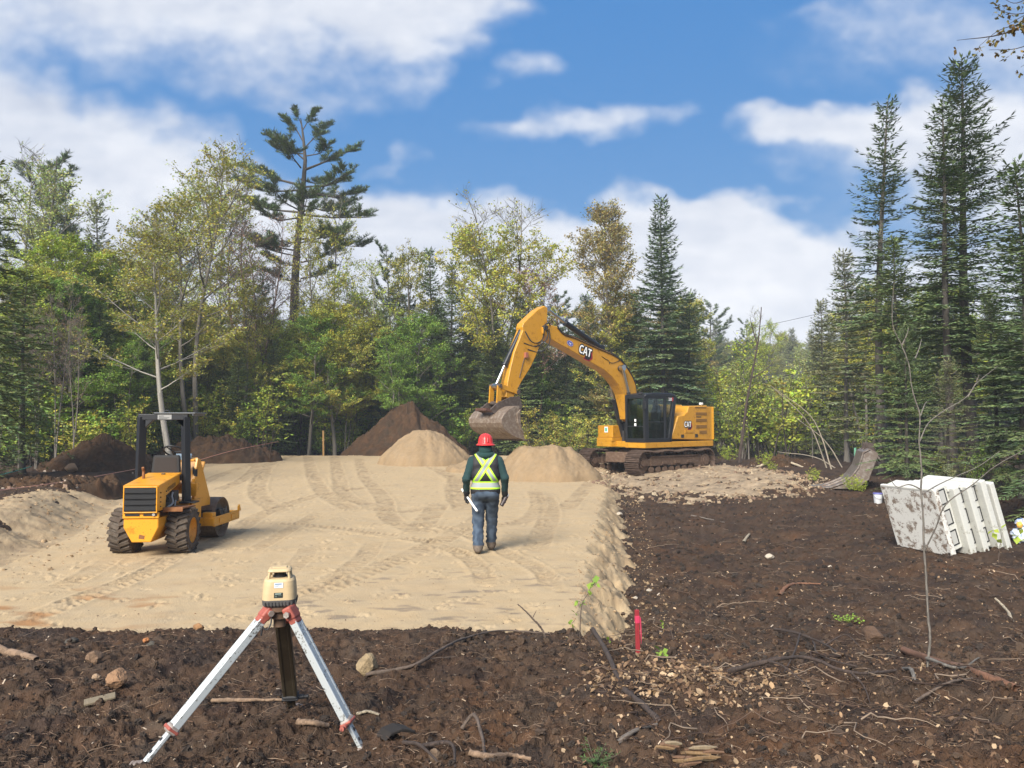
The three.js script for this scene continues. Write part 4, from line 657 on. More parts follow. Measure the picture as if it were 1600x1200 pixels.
  sub('counterweight', [plan([[xr + 0.0, -1.40], [xr, 1.42], [-2.55, 1.42], ...tail.slice().reverse().map(([x, z]) => [x - 0.06, z]), [-2.62, -1.40]], top - 1.36, (top + 1.3) / 2 + 0.02)], X.yellow);
  const onSide = (a, b, c, d, t, mat, name, off = 0) => { const p = xy(zs, [[a, b], [c, d]]); return sub(name, box(Math.abs(p[1][0] - p[0][0]), Math.abs(p[1][1] - p[0][1]), t, (p[0][0] + p[1][0]) / 2, (p[0][1] + p[1][1]) / 2, zs - off, 0, 0, 0, 0.004), mat); };
  for (const [a, b, c, d] of [[1086.5, 644, 1104, 648.6], [1086.8, 654, 1104, 658.6], [1087, 664, 1104, 668.6], [1092, 672.5, 1104, 677.5], [1085.5, 635.5, 1103, 637.3]]) {
    const v = onSide(a, b, c, d, 0.02, X.vent, 'vent', 0.004), p = xy(zs, [[a, b], [c, d]]), w = Math.abs(p[1][0] - p[0][0]), h = Math.abs(p[0][1] - p[1][1]); const n = Math.max(2, Math.round(h / 0.035)); sub('vent_slats', Array.from({ length: n }, (_, i) => box(w * 0.96, 0.012, 0.016, (p[0][0] + p[1][0]) / 2, Math.min(p[0][1], p[1][1]) + h * (i + 0.5) / n, zs - 0.016, 0.5, 0, 0, 0.003)), X.vent, v);
  }
  onSide(1064, 679, 1068.5, 683.8, 0.02, X.dark, 'recess', 0.006); onSide(1086, 678, 1090, 683, 0.02, X.dark, 'recess', 0.006); onSide(1067, 650, 1067.6, 684, 0.008, X.vent, 'seam', 0.002); onSide(1084.6, 636, 1085.0, 685, 0.008, X.vent, 'seam', 0.002); onSide(1070, 672, 1083, 676, 0.03, X.yellow, 'latch_cover', 0.006); onSide(1088, 650.6, 1095.5, 652.2, 0.012, X.dark, 'lettering_strip', 0.003);
  { const p = loc(1075.5, 664, zs - 0.012), q = loc(1069, 664, zs), r = loc(1082.3, 664, zs), w = Math.abs(q.x - r.x); decal('logo', w, w * 0.74, catLogo, ex, V(p.x, p.y, zs - 0.006), new THREE.Euler(0, Math.PI, 0)); }
  sub('handrail', [hose([V(-1.1, top, 1.2), V(-1.1, top + 0.35, 1.2), V(-2.2, top + 0.35, 1.2), V(-2.2, top, 1.2)], 0.02, 30)], X.dark);
  { const p = loc(1095.5, 633, -0.9); sub('camera_bracket', [box(0.14, 0.09, 0.12, p.x, top + 0.13, -0.9), rod(V(p.x, top - 0.03, -0.9), V(p.x, top + 0.1, -0.9), 0.015)], X.white); }
  sub('exhaust_stack', [rod(V(-1.5, top, 0.9), V(-1.5, top + 0.22, 0.9), 0.055), rod(V(-1.5, top + 0.2, 0.9), V(-1.56, top + 0.3, 0.9), 0.05)], X.dark);
  sub('toolbox', [box(1.25, 0.52, 0.86, 0.88, 1.72, 1.0, 0, 0, 0, 0.04), box(1.3, 0.16, 0.88, 0.9, 1.385, 1.0, 0, 0, 0, 0.02)], X.yellow);
  { const s = sub('sticker', box(0.008, 0.24, 0.2, 1.512, 1.80, 0.93, 0, 0, 0, 0.002), X.white, ex.children.at(-1)); sub('emblem', box(0.006, 0.14, 0.12, 1.518, 1.80, 0.93, 0, 0, 0, 0.002), X.green, ex.children.at(-1)); }
  // ---- cab
  const cab = new THREE.Group(); cab.name = 'cab'; ex.add(cab);
  const x0 = 0.0, x1 = 1.80, z0 = -1.45, z1 = -0.42, yb = 1.33, yt = 3.22;
  const bar = (name, a, b, w, h = w, m = X.black) => sub(name, beam(V(...a), V(...b), w, h), m, cab);
  sub('roof', [plate([[x0 - 0.12, yt - 0.09], [x0 - 0.10, yt + 0.02], [x0 + 0.3, yt + 0.09], [x1 - 0.5, yt + 0.08], [x1 + 0.02, yt - 0.0], [x1 + 0.04, yt - 0.09]], z1 - z0 + 0.04, 0.03).translate(0, 0, (z0 + z1) / 2)], X.black, cab);
  for (const z of [z0 + 0.05, z1 - 0.05]) { bar('front_pillar', [x1 - 0.0, yt - 0.08, z], [x1 - 0.03, yb, z], 0.10, 0.10); bar('rear_pillar', [x0 - 0.07, yt - 0.06, z], [x0 + 0.30, yb + 0.02, z], 0.12, 0.2); bar('sill', [x0 + 0.2, yb + 0.06, z], [x1, yb + 0.06, z], 0.12, 0.16); bar('top_rail', [x0 - 0.05, yt - 0.10, z], [x1, yt - 0.10, z], 0.10, 0.10); }
  bar('door_post', [x1 - 0.12, yt - 0.1, z0 + 0.05], [x1 - 0.14, yb, z0 + 0.05], 0.09, 0.14); bar('door_post', [x0 + 0.52, yt - 0.1, z0 + 0.05], [x0 + 0.56, yb, z0 + 0.05], 0.07, 0.13); bar('door_rail', [x0 + 0.55, yb + 0.80, z0 + 0.05], [x1 - 0.12, yb + 0.80, z0 + 0.05], 0.03, 0.035);
  bar('front_sill', [x1 - 0.02, yb + 0.06, z0], [x1 - 0.02, yb + 0.06, z1], 0.12, 0.16); bar('front_header', [x1, yt - 0.10, z0], [x1, yt - 0.10, z1], 0.09, 0.10); bar('window_rail', [x1, yb + 0.62, z0], [x1, yb + 0.62, z1], 0.025, 0.03);
  sub('rear_wall', [box(0.05, 1.0, z1 - z0 - 0.1, x0 + 0.2, yb + 0.5, (z0 + z1) / 2, 0, 0, 0.18), box(1.5, 0.05, z1 - z0 - 0.1, 0.95, yb - 0.0, (z0 + z1) / 2)], X.black, cab);
  const pane = (pts, z) => plate(pts, 0.006, 0.001).translate(0, 0, z);
  sub('door_glass', pane([[x0 + 0.58, yb + 0.10], [x0 + 0.56, yt - 0.14], [x1 - 0.16, yt - 0.14], [x1 - 0.18, yb + 0.10]], z0 + 0.05), X.glass, cab); sub('side_glass', pane([[x0 + 0.30, yb + 0.3], [x0 + 0.02, yt - 0.16], [x0 + 0.48, yt - 0.16], [x0 + 0.5, yb + 0.3]], z0 + 0.05), X.glass, cab); sub('side_glass', pane([[x0 + 0.30, yb + 0.12], [x0 + 0.0, yt - 0.16], [x1 - 0.06, yt - 0.16], [x1 - 0.06, yb + 0.12]], z1 - 0.05), X.glass, cab);
  sub('windscreen', [box(0.006, 1.16, z1 - z0 - 0.2, x1, yb + 1.20, (z0 + z1) / 2, 0, 0, 0, 0.001), box(0.006, 0.46, z1 - z0 - 0.2, x1 - 0.01, yb + 0.37, (z0 + z1) / 2, 0, 0, 0, 0.001)], X.glass, cab);
  sub('operator_seat', [box(0.55, 0.16, 0.5, 0.85, yb + 0.52, -0.94, 0, 0, 0, 0.05), box(0.14, 0.75, 0.48, 0.55, yb + 0.92, -0.94, 0, 0, 0.14, 0.05), box(0.10, 0.22, 0.28, 0.46, yb + 1.38, -0.94, 0, 0, 0.14, 0.04), box(0.5, 0.42, 0.4, 0.8, yb + 0.22, -0.94)], X.seat, cab);
  sub('console', [box(0.5, 0.30, 0.14, 0.95, yb + 0.60, -1.27, 0, 0, 0, 0.04), box(0.5, 0.30, 0.14, 0.95, yb + 0.60, -0.62, 0, 0, 0, 0.04), rod(V(1.12, yb + 0.7, -1.27), V(1.18, yb + 0.95, -1.27), 0.02), rod(V(1.12, yb + 0.7, -0.62), V(1.18, yb + 0.95, -0.62), 0.02), box(0.05, 0.22, 0.28, 1.55, yb + 0.95, -0.55, 0, 0.5, 0)], X.seat, cab);
  sub('notice', [box(0.004, 0.10, 0.09, x1 + 0.006, yb + 0.86, -0.93, 0, 0, 0, 0.001), box(0.004, 0.13, 0.10, x1 + 0.006, yb + 0.68, -0.93, 0, 0, 0, 0.001)], X.white, cab);
  decal('model_number', 0.34, 0.17, (c, w, h) => { c.clearRect(0, 0, w, h); c.fillStyle = '#a01f2c'; c.beginPath(); c.moveTo(w * 0.7, h); c.lineTo(w * 0.95, h); c.lineTo(w, h * 0.5); c.lineTo(w * 0.9, 0); c.lineTo(w * 0.72, 0); c.fill(); c.fillStyle = '#e9e9e6'; c.font = `bold ${h * 0.95}px sans-serif`; c.textBaseline = 'middle'; c.fillText('330', w * 0.02, h * 0.53, w * 0.68); }, cab, V(x0 + 0.20, yt - 0.17, z0 - 0.008), new THREE.Euler(0, Math.PI, 0), 128);
  sub('mirror', [box(0.04, 0.30, 0.18, x1 + 0.12, yb + 1.45, z0 - 0.06), rod(V(x1, yb + 1.3, z0), V(x1 + 0.12, yb + 1.4, z0 - 0.06), 0.012)], X.black, cab);
  sub('cab_lamps', [box(0.09, 0.09, 0.14, x1 + 0.04, yt + 0.06, z0 + 0.2), box(0.09, 0.09, 0.14, x1 + 0.04, yt + 0.06, z1 - 0.2)], X.dark, cab);
  // ---- boom
  const zb = 0.12, bw = 0.52, zl = zb - bw / 2;
  const boomPts = xy(zl, [[848, 512], [851, 508.2], [858.4, 507.2], [870.5, 510.2], [878.2, 519.2], [899.5, 527.2], [919.3, 536.2], [937.7, 544], [953.3, 550.7], [967.5, 559.4], [977.4, 570.7], [987.3, 586.3], [993, 600.5], [995.6, 616], [996, 632], [996, 650], [990, 659], [983, 655], [980, 638], [974.6, 616], [967.5, 602.5], [957.6, 589.7], [944.8, 578.3], [925, 567], [896.7, 550], [871, 535.8], [858.4, 528], [849, 521]]);
  const boom = sub('boom', [plate(boomPts, bw, 0.02).translate(0, 0, zb)], X.yellow);
  { const edge = xy(zl, [[870.5, 511.5], [878.2, 520.5], [899.5, 528.5], [919.3, 537.5], [937.7, 545.4], [953.3, 552], [967.5, 560.8], [977.4, 572], [987.3, 587.6], [993, 602], [994.6, 614]]); sub('hard_lines', [hose(edge.map(([x, y]) => V(x, y + 0.03, zl - 0.03)), 0.018, 50), hose(edge.map(([x, y]) => V(x, y - 0.02, zl - 0.03)), 0.016, 50), hose(edge.map(([x, y]) => V(x, y + 0.07, zl + 0.12)), 0.018, 50)], X.dark, boom); const l2 = xy(zl, [[940, 557], [946, 561], [951, 564], [952, 569]]); sub('grease_line', [hose(l2.map(([x, y]) => V(x, y, zl - 0.015)), 0.01, 16), hose(xy(zl, [[951, 566], [958, 567], [970, 562]]).map(([x, y]) => V(x, y, zl - 0.015)), 0.01, 16)], X.dark, boom); }
  const along = (a, b) => { const p = loc(...a, zl), q = loc(...b, zl), t = Math.atan2(p.y - q.y, -(p.x - q.x)); return t; };
  { const a = loc(904, 544, zl), b = loc(927, 555, zl), w = Math.hypot(a.x - b.x, a.y - b.y), mid = loc(915.2, 550.5, zl), dir = V(b.x - a.x, b.y - a.y, 0).normalize(), up = V(-dir.y, dir.x, 0); if (up.y < 0) up.negate(); const qq = new THREE.Quaternion().setFromRotationMatrix(new THREE.Matrix4().makeBasis(dir, up, dir.clone().cross(up))); decal('logo', w * 1.02, w * 0.72, catLogo, boom, V(mid.x, mid.y, zl - 0.008), qq);
    const m2 = loc(890.6, 536.6, zl); decal('round_emblem', 0.36, 0.22, (c, W, H) => { c.clearRect(0, 0, W, H); c.fillStyle = '#3a3f93'; c.beginPath(); c.ellipse(W / 2, H / 2, W * 0.49, H * 0.48, 0, 0, 7); c.fill(); c.strokeStyle = '#dfe0ee'; c.lineWidth = H * 0.05; c.beginPath(); c.ellipse(W / 2, H / 2, W * 0.42, H * 0.40, 0, 0, 7); c.stroke(); c.fillStyle = '#eceef6'; c.font = `bold ${H * 0.42}px sans-serif`; c.textAlign = 'center'; c.textBaseline = 'middle'; c.fillText('CM', W / 2, H * 0.52); }, boom, V(m2.x, m2.y, zl - 0.008), qq, 128); }
  // ---- stick
  const zk = zb - 0.19;
  const stickPts = xy(zk, [[840, 483.8], [851, 477.8], [855.8, 480.6], [855, 506], [851.5, 514], [847.4, 530.5], [838, 555], [830, 572.7], [816.2, 594.7], [807, 611.2], [802.4, 622.2], [796, 624], [790.5, 620.3], [793.3, 596.5], [797, 578.2], [803.4, 550.7], [810.7, 532.3], [817.1, 515.8], [816.2, 511.2], [818, 504.8]]);
  const stick = sub('stick', [plate(stickPts, 0.38, 0.02).translate(0, 0, zb)], X.yellow);
  { const H = (...p) => hose(xy(zk, p).map(([x, y], i) => V(x, y, zk - 0.06 - 0.10 * Math.sin(i * 1.9))), 0.022, 30); sub('hoses', [H([850, 508], [846, 516], [849, 526], [842, 535], [826, 534], [819, 518]), H([853, 510], [850, 530], [838, 541], [818, 536]), H([856, 514], [854, 536], [845, 550], [824, 546]), H([858, 509], [852, 505], [848, 512], [849, 526])], X.rubber, stick); sub('valve', [box(0.14, 0.2, 0.1, ...((p) => [p.x, p.y, zk - 0.05])(loc(821, 555, zk)))], std([0.30, 0.10, 0.06], 0.6), stick); sub('steel_line', [hose(xy(zk, [[820, 556], [816, 570], [811, 590]]).map(([x, y]) => V(x, y, zk - 0.02)), 0.014, 12)], X.steel, stick); }
  sub('pin', [disc(0.09, bw + 0.16, ...((p) => [p.x, p.y, zb])(loc(851.5, 512, zl))), disc(0.1, bw + 0.12, ...((p) => [p.x, p.y, zb])(loc(967.5, 576, zl)))], X.dark, boom);
  // ---- rams
  const ram = (name, a, m, b, z, r1, r2) => { const P = loc(...a, z), Q = loc(...m, z), S = loc(...b, z); const o = sub(name, [rod(P, Q, r1, r1, 20), rod(Q, Q.clone().lerp(S, 0.05), r1 * 1.15, r1 * 1.15, 20), disc(r1 * 1.1, 0.2, P.x, P.y, z)], X.black); sub('piston_rod', [rod(Q, S, r2, r2, 16), disc(r2 * 1.7, 0.2, S.x, S.y, z)], X.chrome, o); };
  ram('stick_ram', [939, 544], [884, 505], [855, 482.5], zb, 0.115, 0.058);
  ram('bucket_ram', [816, 513], [789, 569.5], [774.5, 603], zb, 0.095, 0.052);
  { const pin = loc(967.5, 575, zl), foot = loc(971, 681, zb + 0.52); for (const z of [zb - 0.44, zb + 0.44]) { const P = V(foot.x, foot.y, z), S = V(pin.x, pin.y, z), Q = P.clone().lerp(S, 0.52), o = sub('boom_ram', [rod(P, Q, 0.11, 0.11, 20), rod(Q, P.clone().lerp(S, 0.55), 0.125, 0.125, 20)], X.black); sub('piston_rod', [rod(Q, S, 0.055), disc(0.12, 0.18, S.x, S.y, z)], X.chrome, o); } sub('boom_foot', [box(0.5, 0.55, 0.12, foot.x - 0.1, foot.y - 0.05, zb - 0.3), box(0.5, 0.55, 0.12, foot.x - 0.1, foot.y - 0.05, zb + 0.3), box(0.6, 0.9, 0.8, 0.55, 1.7, zb + 0.1)], X.dark); }
  // ---- linkage and bucket
  { const a = loc(774.5, 603, zb), b = loc(803, 613, zb), c = loc(773, 630, zb); for (const z of [zb - 0.22, zb + 0.22]) { sub('link', [beam(V(a.x, a.y, z), V(b.x, b.y, z), 0.06, 0.17)], X.yellow); sub('link', [beam(V(a.x, a.y, z * 0.98), V(c.x, c.y, z * 0.98), 0.06, 0.2)], X.yellow); } sub('link_pin', [disc(0.07, 0.6, a.x, a.y, zb), disc(0.07, 0.6, c.x, c.y, zb), disc(0.08, 0.56, b.x, b.y, zb)], X.steel); }
  {
    const zn = zb - 0.86, zf = zb + 0.98, bk = new THREE.Group(); bk.name = 'bucket'; ex.add(bk);
    const out = xy(zn, [[811, 634], [803.4, 635], [794, 640], [787.5, 646.5], [783, 654], [782.6, 661], [785.5, 668], [792, 675.5], [802, 681.5], [812, 685.5], [820.5, 688]]);
    const open = xy(zn, [[817.5, 679], [813, 668], [811.5, 656], [811.5, 645]]);
    const inner = out.map(([x, y], i) => { const a = out[Math.max(i - 1, 0)], b = out[Math.min(i + 1, out.length - 1)], l = Math.hypot(b[0] - a[0], b[1] - a[1]); return [x + (b[1] - a[1]) / l * 0.045, y - (b[0] - a[0]) / l * 0.045]; }), cx = out.reduce((s, p) => s + p[0], 0) / out.length, cy = out.reduce((s, p) => s + p[1], 0) / out.length;
    const flip = Math.hypot(inner[4][0] - cx, inner[4][1] - cy) > Math.hypot(out[4][0] - cx, out[4][1] - cy); if (flip) inner.forEach((p, i) => { p[0] = 2 * out[i][0] - p[0]; p[1] = 2 * out[i][1] - p[1]; });
    sub('shell', [plate([...out, ...inner.slice().reverse()], zf - zn - 0.05, 0.008).translate(0, 0, (zn + zf) / 2)], X.scoop, bk);
    for (const z of [zn, zf]) sub('side_plate', [plate([...out, ...open], 0.05, 0.01).translate(0, 0, z)], X.scoop, bk);
    sub('side_cutter', [plate(xy(zn, [[811.3, 640], [806, 646], [807, 660], [812, 672], [817.8, 679.5], [813.4, 668], [811.8, 656]]), 0.05, 0.01).translate(0, 0, zn - 0.045)], X.scoop, bk);
    const lip = out.at(-1), l2 = out.at(-3); sub('cutting_edge', [beam(V(lip[0], lip[1] - 0.0, zn - 0.02), V(lip[0], lip[1], zf + 0.02), 0.22, 0.05)], X.steel, bk);
    const ear = xy(zb, [[790, 620], [803, 620], [807, 632], [806, 643], [786, 650], [762, 646], [757, 640], [768, 630]]); for (const z of [zb - 0.3, zb + 0.3]) sub('ear', [plate(ear, 0.06, 0.01).translate(0, 0, z)], X.steel, bk);
    const e = loc(763, 641, zb - 0.3); sub('lug', [box(0.34, 0.10, 0.62, e.x - 0.05, e.y, zb, 0, 0, 0.2)], std([0.10, 0.05, 0.035], 0.8, { map: rustTex }), bk); sub('wear_strips', [0.2, 0.5, 0.8].map((t) => plate([...out.slice(3, 9), ...out.slice(3, 9).map(([x, y]) => [cx + (x - cx) * 1.03, cy + (y - cy) * 1.03]).reverse()], 0.10, 0.006).translate(0, 0, lerp(zn, zf, t))), X.scoop, bk);
  }
}
// ================================================================ the roller
{
  const Y = std([0.68, 0.30, 0.017], 0.38, { map: grimeTex }), TY = std([0.105, 0.090, 0.074], 0.92, { map: rustTex }), DR = std([0.20, 0.15, 0.105], 0.7, { map: rustTex }), K = std([0.010, 0.011, 0.014], 0.5), LV = std([0.006, 0.006, 0.007], 0.85), EN = std([0.10, 0.10, 0.095], 0.6, { map: rustTex }), RU = std([0.29, 0.13, 0.045], 0.75, { map: rustTex });
  const o = thing('road_roller', 'small orange yellow roller with black roll bar parked on the sand', 'roller', V(-5.66, 0.0, -12.3), 5 * DEG);
  const P = (n, g, m, parent = o, l) => part(n, g, m, parent, l);
  // rear wheels: deep bars across the tread
  for (const s of [-1, 1]) {
    const w = new THREE.Group(); w.name = 'wheel'; w.position.set(s * 0.43, 0.34, 0); o.add(w);
    const prof = [[0.20, -0.155], [0.26, -0.165], [0.305, -0.155], [0.325, -0.12], [0.33, 0], [0.325, 0.12], [0.305, 0.155], [0.26, 0.165], [0.20, 0.155]].map(([r, x]) => new THREE.Vector2(r, x));
    const lugs = []; for (let k = 0; k < 20; k++) for (const h of [-1, 1]) { const a = (k + (h > 0 ? 0.5 : 0)) / 20 * 6.283; const g = new RoundedBoxGeometry(0.185, 0.05, 0.062, 1, 0.008); g.rotateY(h * 0.38); g.translate(h * 0.075, 0.335, 0); g.rotateX(a); lugs.push(g); }
    P('tyre', [new THREE.LatheGeometry(prof, 48).rotateZ(Math.PI / 2), ...lugs], TY, w);
    const rim = [[0.02, 0.05], [0.10, 0.05], [0.11, 0.03], [0.165, 0.02], [0.18, 0.10], [0.20, 0.14], [0.205, 0.15], [0.19, 0.15]].map(([r, x]) => new THREE.Vector2(r, x));
    const rg = new THREE.LatheGeometry(rim, 40).rotateZ(-Math.PI / 2); if (s < 0) rg.scale(-1, 1, 1); const nuts = Array.from({ length: 6 }, (_, k) => disc(0.013, 0.03, s * 0.06, Math.cos(k * 1.047) * 0.085, Math.sin(k * 1.047) * 0.085, 'x', 8));
    P('rim', [rg, disc(0.19, 0.02, -s * 0.02, 0, 0, 'x', 32), disc(0.045, 0.09, s * 0.05, 0, 0, 'x', 16), ...nuts], Y, w);
  }
  P('axle', rod(V(-0.35, 0.34, 0), V(0.35, 0.34, 0), 0.07), K);
  // tail: bumper box, narrowing downwards
  P('tail_body', [plate([[-0.255, 0.60], [0.255, 0.60], [0.255, 0.46], [0.15, 0.24], [-0.13, 0.24], [-0.255, 0.46]], 0.62, 0.012).translate(0, 0, 0.28), box(0.53, 0.09, 0.05, 0, 0.645, 0.585)], Y);
  P('bumper_slot', [box(0.21, 0.05, 0.012, -0.12, 0.665, 0.615), box(0.20, 0.05, 0.012, 0.14, 0.665, 0.615)], K); P('tail_lamp', disc(0.022, 0.02, 0.195, 0.66, 0.62, 'z', 14), std([0.7, 0.7, 0.68], 0.3, { metalness: 0.8 }));
  P('stain', plate([[-0.02, 0.36], [0.06, 0.34], [0.05, 0.29], [-0.03, 0.30]], 0.004, 0.001).translate(0, 0, 0.592), RU);
  // hood with louvred rear grille
  const hood = P('hood', [plate([[0.62, 0.70], [0.62, 1.085], [-0.34, 1.205], [-0.36, 1.05], [0.25, 0.90], [0.28, 0.70]], 0.50, 0.02).rotateY(-Math.PI / 2), plate([[0.60, 1.06], [0.62, 1.10], [-0.36, 1.225], [-0.36, 1.19]], 0.53, 0.008).rotateY(-Math.PI / 2)], Y);
  P('hood_latch', box(0.06, 0.02, 0.04, 0.03, 1.215, -0.22), K, hood);
  const gr = P('grille', [box(0.47, 0.37, 0.02, 0, 0.885, 0.622)], K); for (let k = 0; k < 4; k++) P('louver', plate([[0.0, -0.002], [0.034, 0.0], [0.036, 0.006], [0.012, 0.062], [0.004, 0.06]], 0.455, 0.002).rotateY(-Math.PI / 2).translate(0, 0.722 + k * 0.088, 0.625), LV, gr); P('grille_frame', [box(0.50, 0.022, 0.03, 0, 1.075, 0.63), box(0.50, 0.022, 0.03, 0, 0.695, 0.63), box(0.02, 0.38, 0.03, -0.24, 0.885, 0.63), box(0.02, 0.38, 0.03, 0.24, 0.885, 0.63)], Y, gr);
  const lettering = decal('lettering', 0.40, 0.085, (c, w, h) => { c.clearRect(0, 0, w, h); c.fillStyle = '#3b2408'; c.font = `bold ${h * 0.95}px sans-serif`; c.textBaseline = 'middle'; c.fillText('CORMIER', w * 0.02, h * 0.54, w * 0.96); }, hood, V(0.258, 1.035, 0.05), new THREE.Quaternion().setFromRotationMatrix(new THREE.Matrix4().makeBasis(V(0, 0.17, -1).normalize(), V(0, 1, 0.17).normalize(), V(1, 0, 0))), 256);
  P('engine', [box(0.34, 0.30, 0.5, 0.02, 0.80, -0.02), rod(V(0.18, 0.82, 0.12), V(0.18, 0.82, -0.2), 0.07), box(0.12, 0.18, 0.2, 0.2, 0.86, -0.18), box(0.1, 0.10, 0.16, 0.22, 0.74, 0.1)], EN); P('engine_hose', [hose([V(0.25, 0.72, 0.22), V(0.3, 0.78, 0.12), V(0.26, 0.88, 0.05), V(0.24, 0.93, -0.05)], 0.018), hose([V(0.22, 0.70, 0.16), V(0.28, 0.69, 0.02), V(0.27, 0.80, -0.1)], 0.014)], std([0.3, 0.29, 0.27], 0.6));
  for (const s of [1]) P('fender', [box(0.30, 0.025, 0.62, s * 0.40, 0.715, 0.10, -0.05), box(0.30, 0.05, 0.02, s * 0.40, 0.70, 0.40)], RU);
  // frame, platform, seat
  P('main_frame', [box(0.62, 0.16, 0.9, 0, 0.52, -0.35), box(0.78, 0.03, 0.62, 0.02, 0.715, -0.62), box(0.10, 0.36, 0.5, 0.39, 0.58, -0.62), box(0.10, 0.36, 0.5, -0.39, 0.58, -0.62)], Y);
  P('seat', [plate([[-0.235, 0], [-0.215, 0.30], [-0.19, 0.335], [0.19, 0.335], [0.215, 0.30], [0.235, 0]], 0.07, 0.02).rotateX(-0.12).translate(0, 1.175, -0.42), box(0.46, 0.10, 0.42, 0, 1.13, -0.63, 0, 0, 0, 0.04), rod(V(0, 0.72, -0.6), V(0, 1.1, -0.6), 0.05)], std([0.018, 0.017, 0.017], 0.75)); P('seat_back_shell', plate([[-0.19, 0.03], [-0.175, 0.27], [-0.155, 0.295], [0.155, 0.295], [0.175, 0.27], [0.19, 0.03]], 0.012, 0.004).rotateX(-0.12).translate(0, 1.18, -0.385), std([0.026, 0.019, 0.016], 0.85));
  // roll bar
  const rb = new THREE.Group(); rb.name = 'roll_bar'; o.add(rb); const zr = -0.36;
  for (const s of [-1, 1]) { P('post', beam(V(s * 0.375 - 0.03, 0.74, zr - 0.03), V(s * 0.345 - 0.03, 2.14, zr), 0.125, 0.10), K, rb); P('foot_plate', [box(0.26, 0.03, 0.22, s * 0.40, 0.745, zr), box(0.02, 0.20, 0.2, s * 0.34, 0.84, zr)], K, rb); P('gusset', plate([[0, 0], [0.14, 0], [0, -0.14]], 0.09, 0.01).scale(-s, 1, 1).translate(s * 0.31, 2.10, zr), K, rb); }
  P('crossbar', box(0.79, 0.10, 0.10, -0.03, 2.135, zr), K, rb); P('canopy_plate', [box(0.66, 0.022, 0.62, 0.16, 2.20, zr - 0.24), box(0.02, 0.05, 0.6, 0.45, 2.18, zr - 0.24)], std([0.10, 0.11, 0.12], 0.5), rb); decal('maker_plate', 0.22, 0.075, (c, w, h) => { c.fillStyle = '#8f8f8d'; c.fillRect(0, 0, w, h); c.fillStyle = '#2b2b2d'; c.font = `bold ${h * 0.42}px sans-serif`; c.fillText('ROPS', w * 0.1, h * 0.45); c.fillRect(w * 0.1, h * 0.6, w * 0.75, h * 0.10); c.fillRect(w * 0.1, h * 0.78, w * 0.6, h * 0.08); }, rb, V(0.0, 2.135, zr + 0.054), new THREE.Euler(), 128); P('lamp_bracket', new THREE.TorusGeometry(0.045, 0.010, 8, 16, Math.PI).translate(0.02, 2.20, zr), K, rb);
  // ---- front half, swung a little to the right
  const f = new THREE.Group(); f.name = 'front_section'; f.position.set(0.02, 0, -0.72); f.rotation.y = -6 * DEG; o.add(f);
  P('console', [plate([[0.10, 0.62], [0.10, 1.10], [-0.02, 1.44], [-0.12, 1.42], [-0.55, 0.72], [-0.55, 0.60]], 0.05, 0.008).rotateY(-Math.PI / 2).scale(1, 1, 1).translate(0.36, 0, -0.05), plate([[0.10, 0.62], [0.10, 1.10], [-0.02, 1.44], [-0.12, 1.42], [-0.55, 0.72], [-0.55, 0.60]], 0.05, 0.008).rotateY(-Math.PI / 2).translate(-0.18, 0, -0.05), box(0.52, 0.60, 0.03, 0.09, 1.10, -0.30, -0.5), box(0.5, 0.03, 0.16, 0.09, 1.42, -0.10, 0.2), box(0.16, 0.22, 0.12, 0.36, 0.93, 0.05)], Y, f);
  P('instrument_panel', [box(0.30, 0.12, 0.04, 0.12, 1.46, -0.06, -0.5)], std([0.20, 0.30, 0.40], 0.4), f); P('filter', [disc(0.035, 0.12, 0.37, 1.2, 0.0, 'y', 14), rod(V(0.34, 1.05, 0.0), V(0.34, 1.3, 0.02), 0.012)], K, f);
  P('steering_wheel', [new THREE.TorusGeometry(0.17, 0.014, 8, 32).rotateX(Math.PI / 2 - 0.6).translate(0.03, 1.56, 0.05), rod(V(0.03, 1.25, -0.08), V(0.03, 1.55, 0.045), 0.018), ...[0, 2.1, 4.2].map((a) => rod(V(0.03, 1.55, 0.045), V(0.03 + Math.cos(a) * 0.16, 1.56 + Math.sin(a) * 0.09, 0.05 + Math.sin(a) * 0.13), 0.010))], K, f);
  const zc = -0.86, rd = 0.355;
  const drum = new THREE.LatheGeometry([[0.08, -0.40], [0.30, -0.40], [0.315, -0.44], [0.345, -0.46], [rd, -0.45], [rd, 0.45], [0.345, 0.46], [0.315, 0.44], [0.30, 0.36], [0.08, 0.36]].map(([r, x]) => new THREE.Vector2(r, x)), 72).rotateZ(-Math.PI / 2).translate(0.04, rd, zc);
  P('drum', drum, DR, f); P('drum_hub', [disc(0.16, 0.14, 0.04 + 0.43, rd, zc, 'x', 24), disc(0.24, 0.02, 0.04 + 0.37, rd, zc, 'x', 24), box(0.05, 0.10, 0.10, 0.50, rd + 0.1, zc + 0.1), box(0.05, 0.10, 0.10, 0.50, rd - 0.1, zc - 0.08)], EN, f);
  for (const s of [-1, 1]) { const side = [box(0.05, 0.13, 1.14, 0.04 + s * 0.53, 0.34, zc + 0.02, 0, 0, 0, 0.01), box(0.03, 0.025, 1.14, 0.04 + s * 0.55, 0.41, zc + 0.02), box(0.03, 0.025, 1.14, 0.04 + s * 0.55, 0.27, zc + 0.02), box(0.02, 0.08, 0.16, 0.04 + s * 0.56, 0.34, zc + 0.3), box(0.02, 0.08, 0.16, 0.04 + s * 0.56, 0.34, zc - 0.25)]; if (s > 0) side.push(plate([[0.02, 0.40], [0.02, 0.49], [-0.02, 0.52], [-0.08, 0.40]], 0.04, 0.01).rotateY(-Math.PI / 2).translate(0.60, 0, zc - 0.52)); P('yoke_side', side, Y, f); }
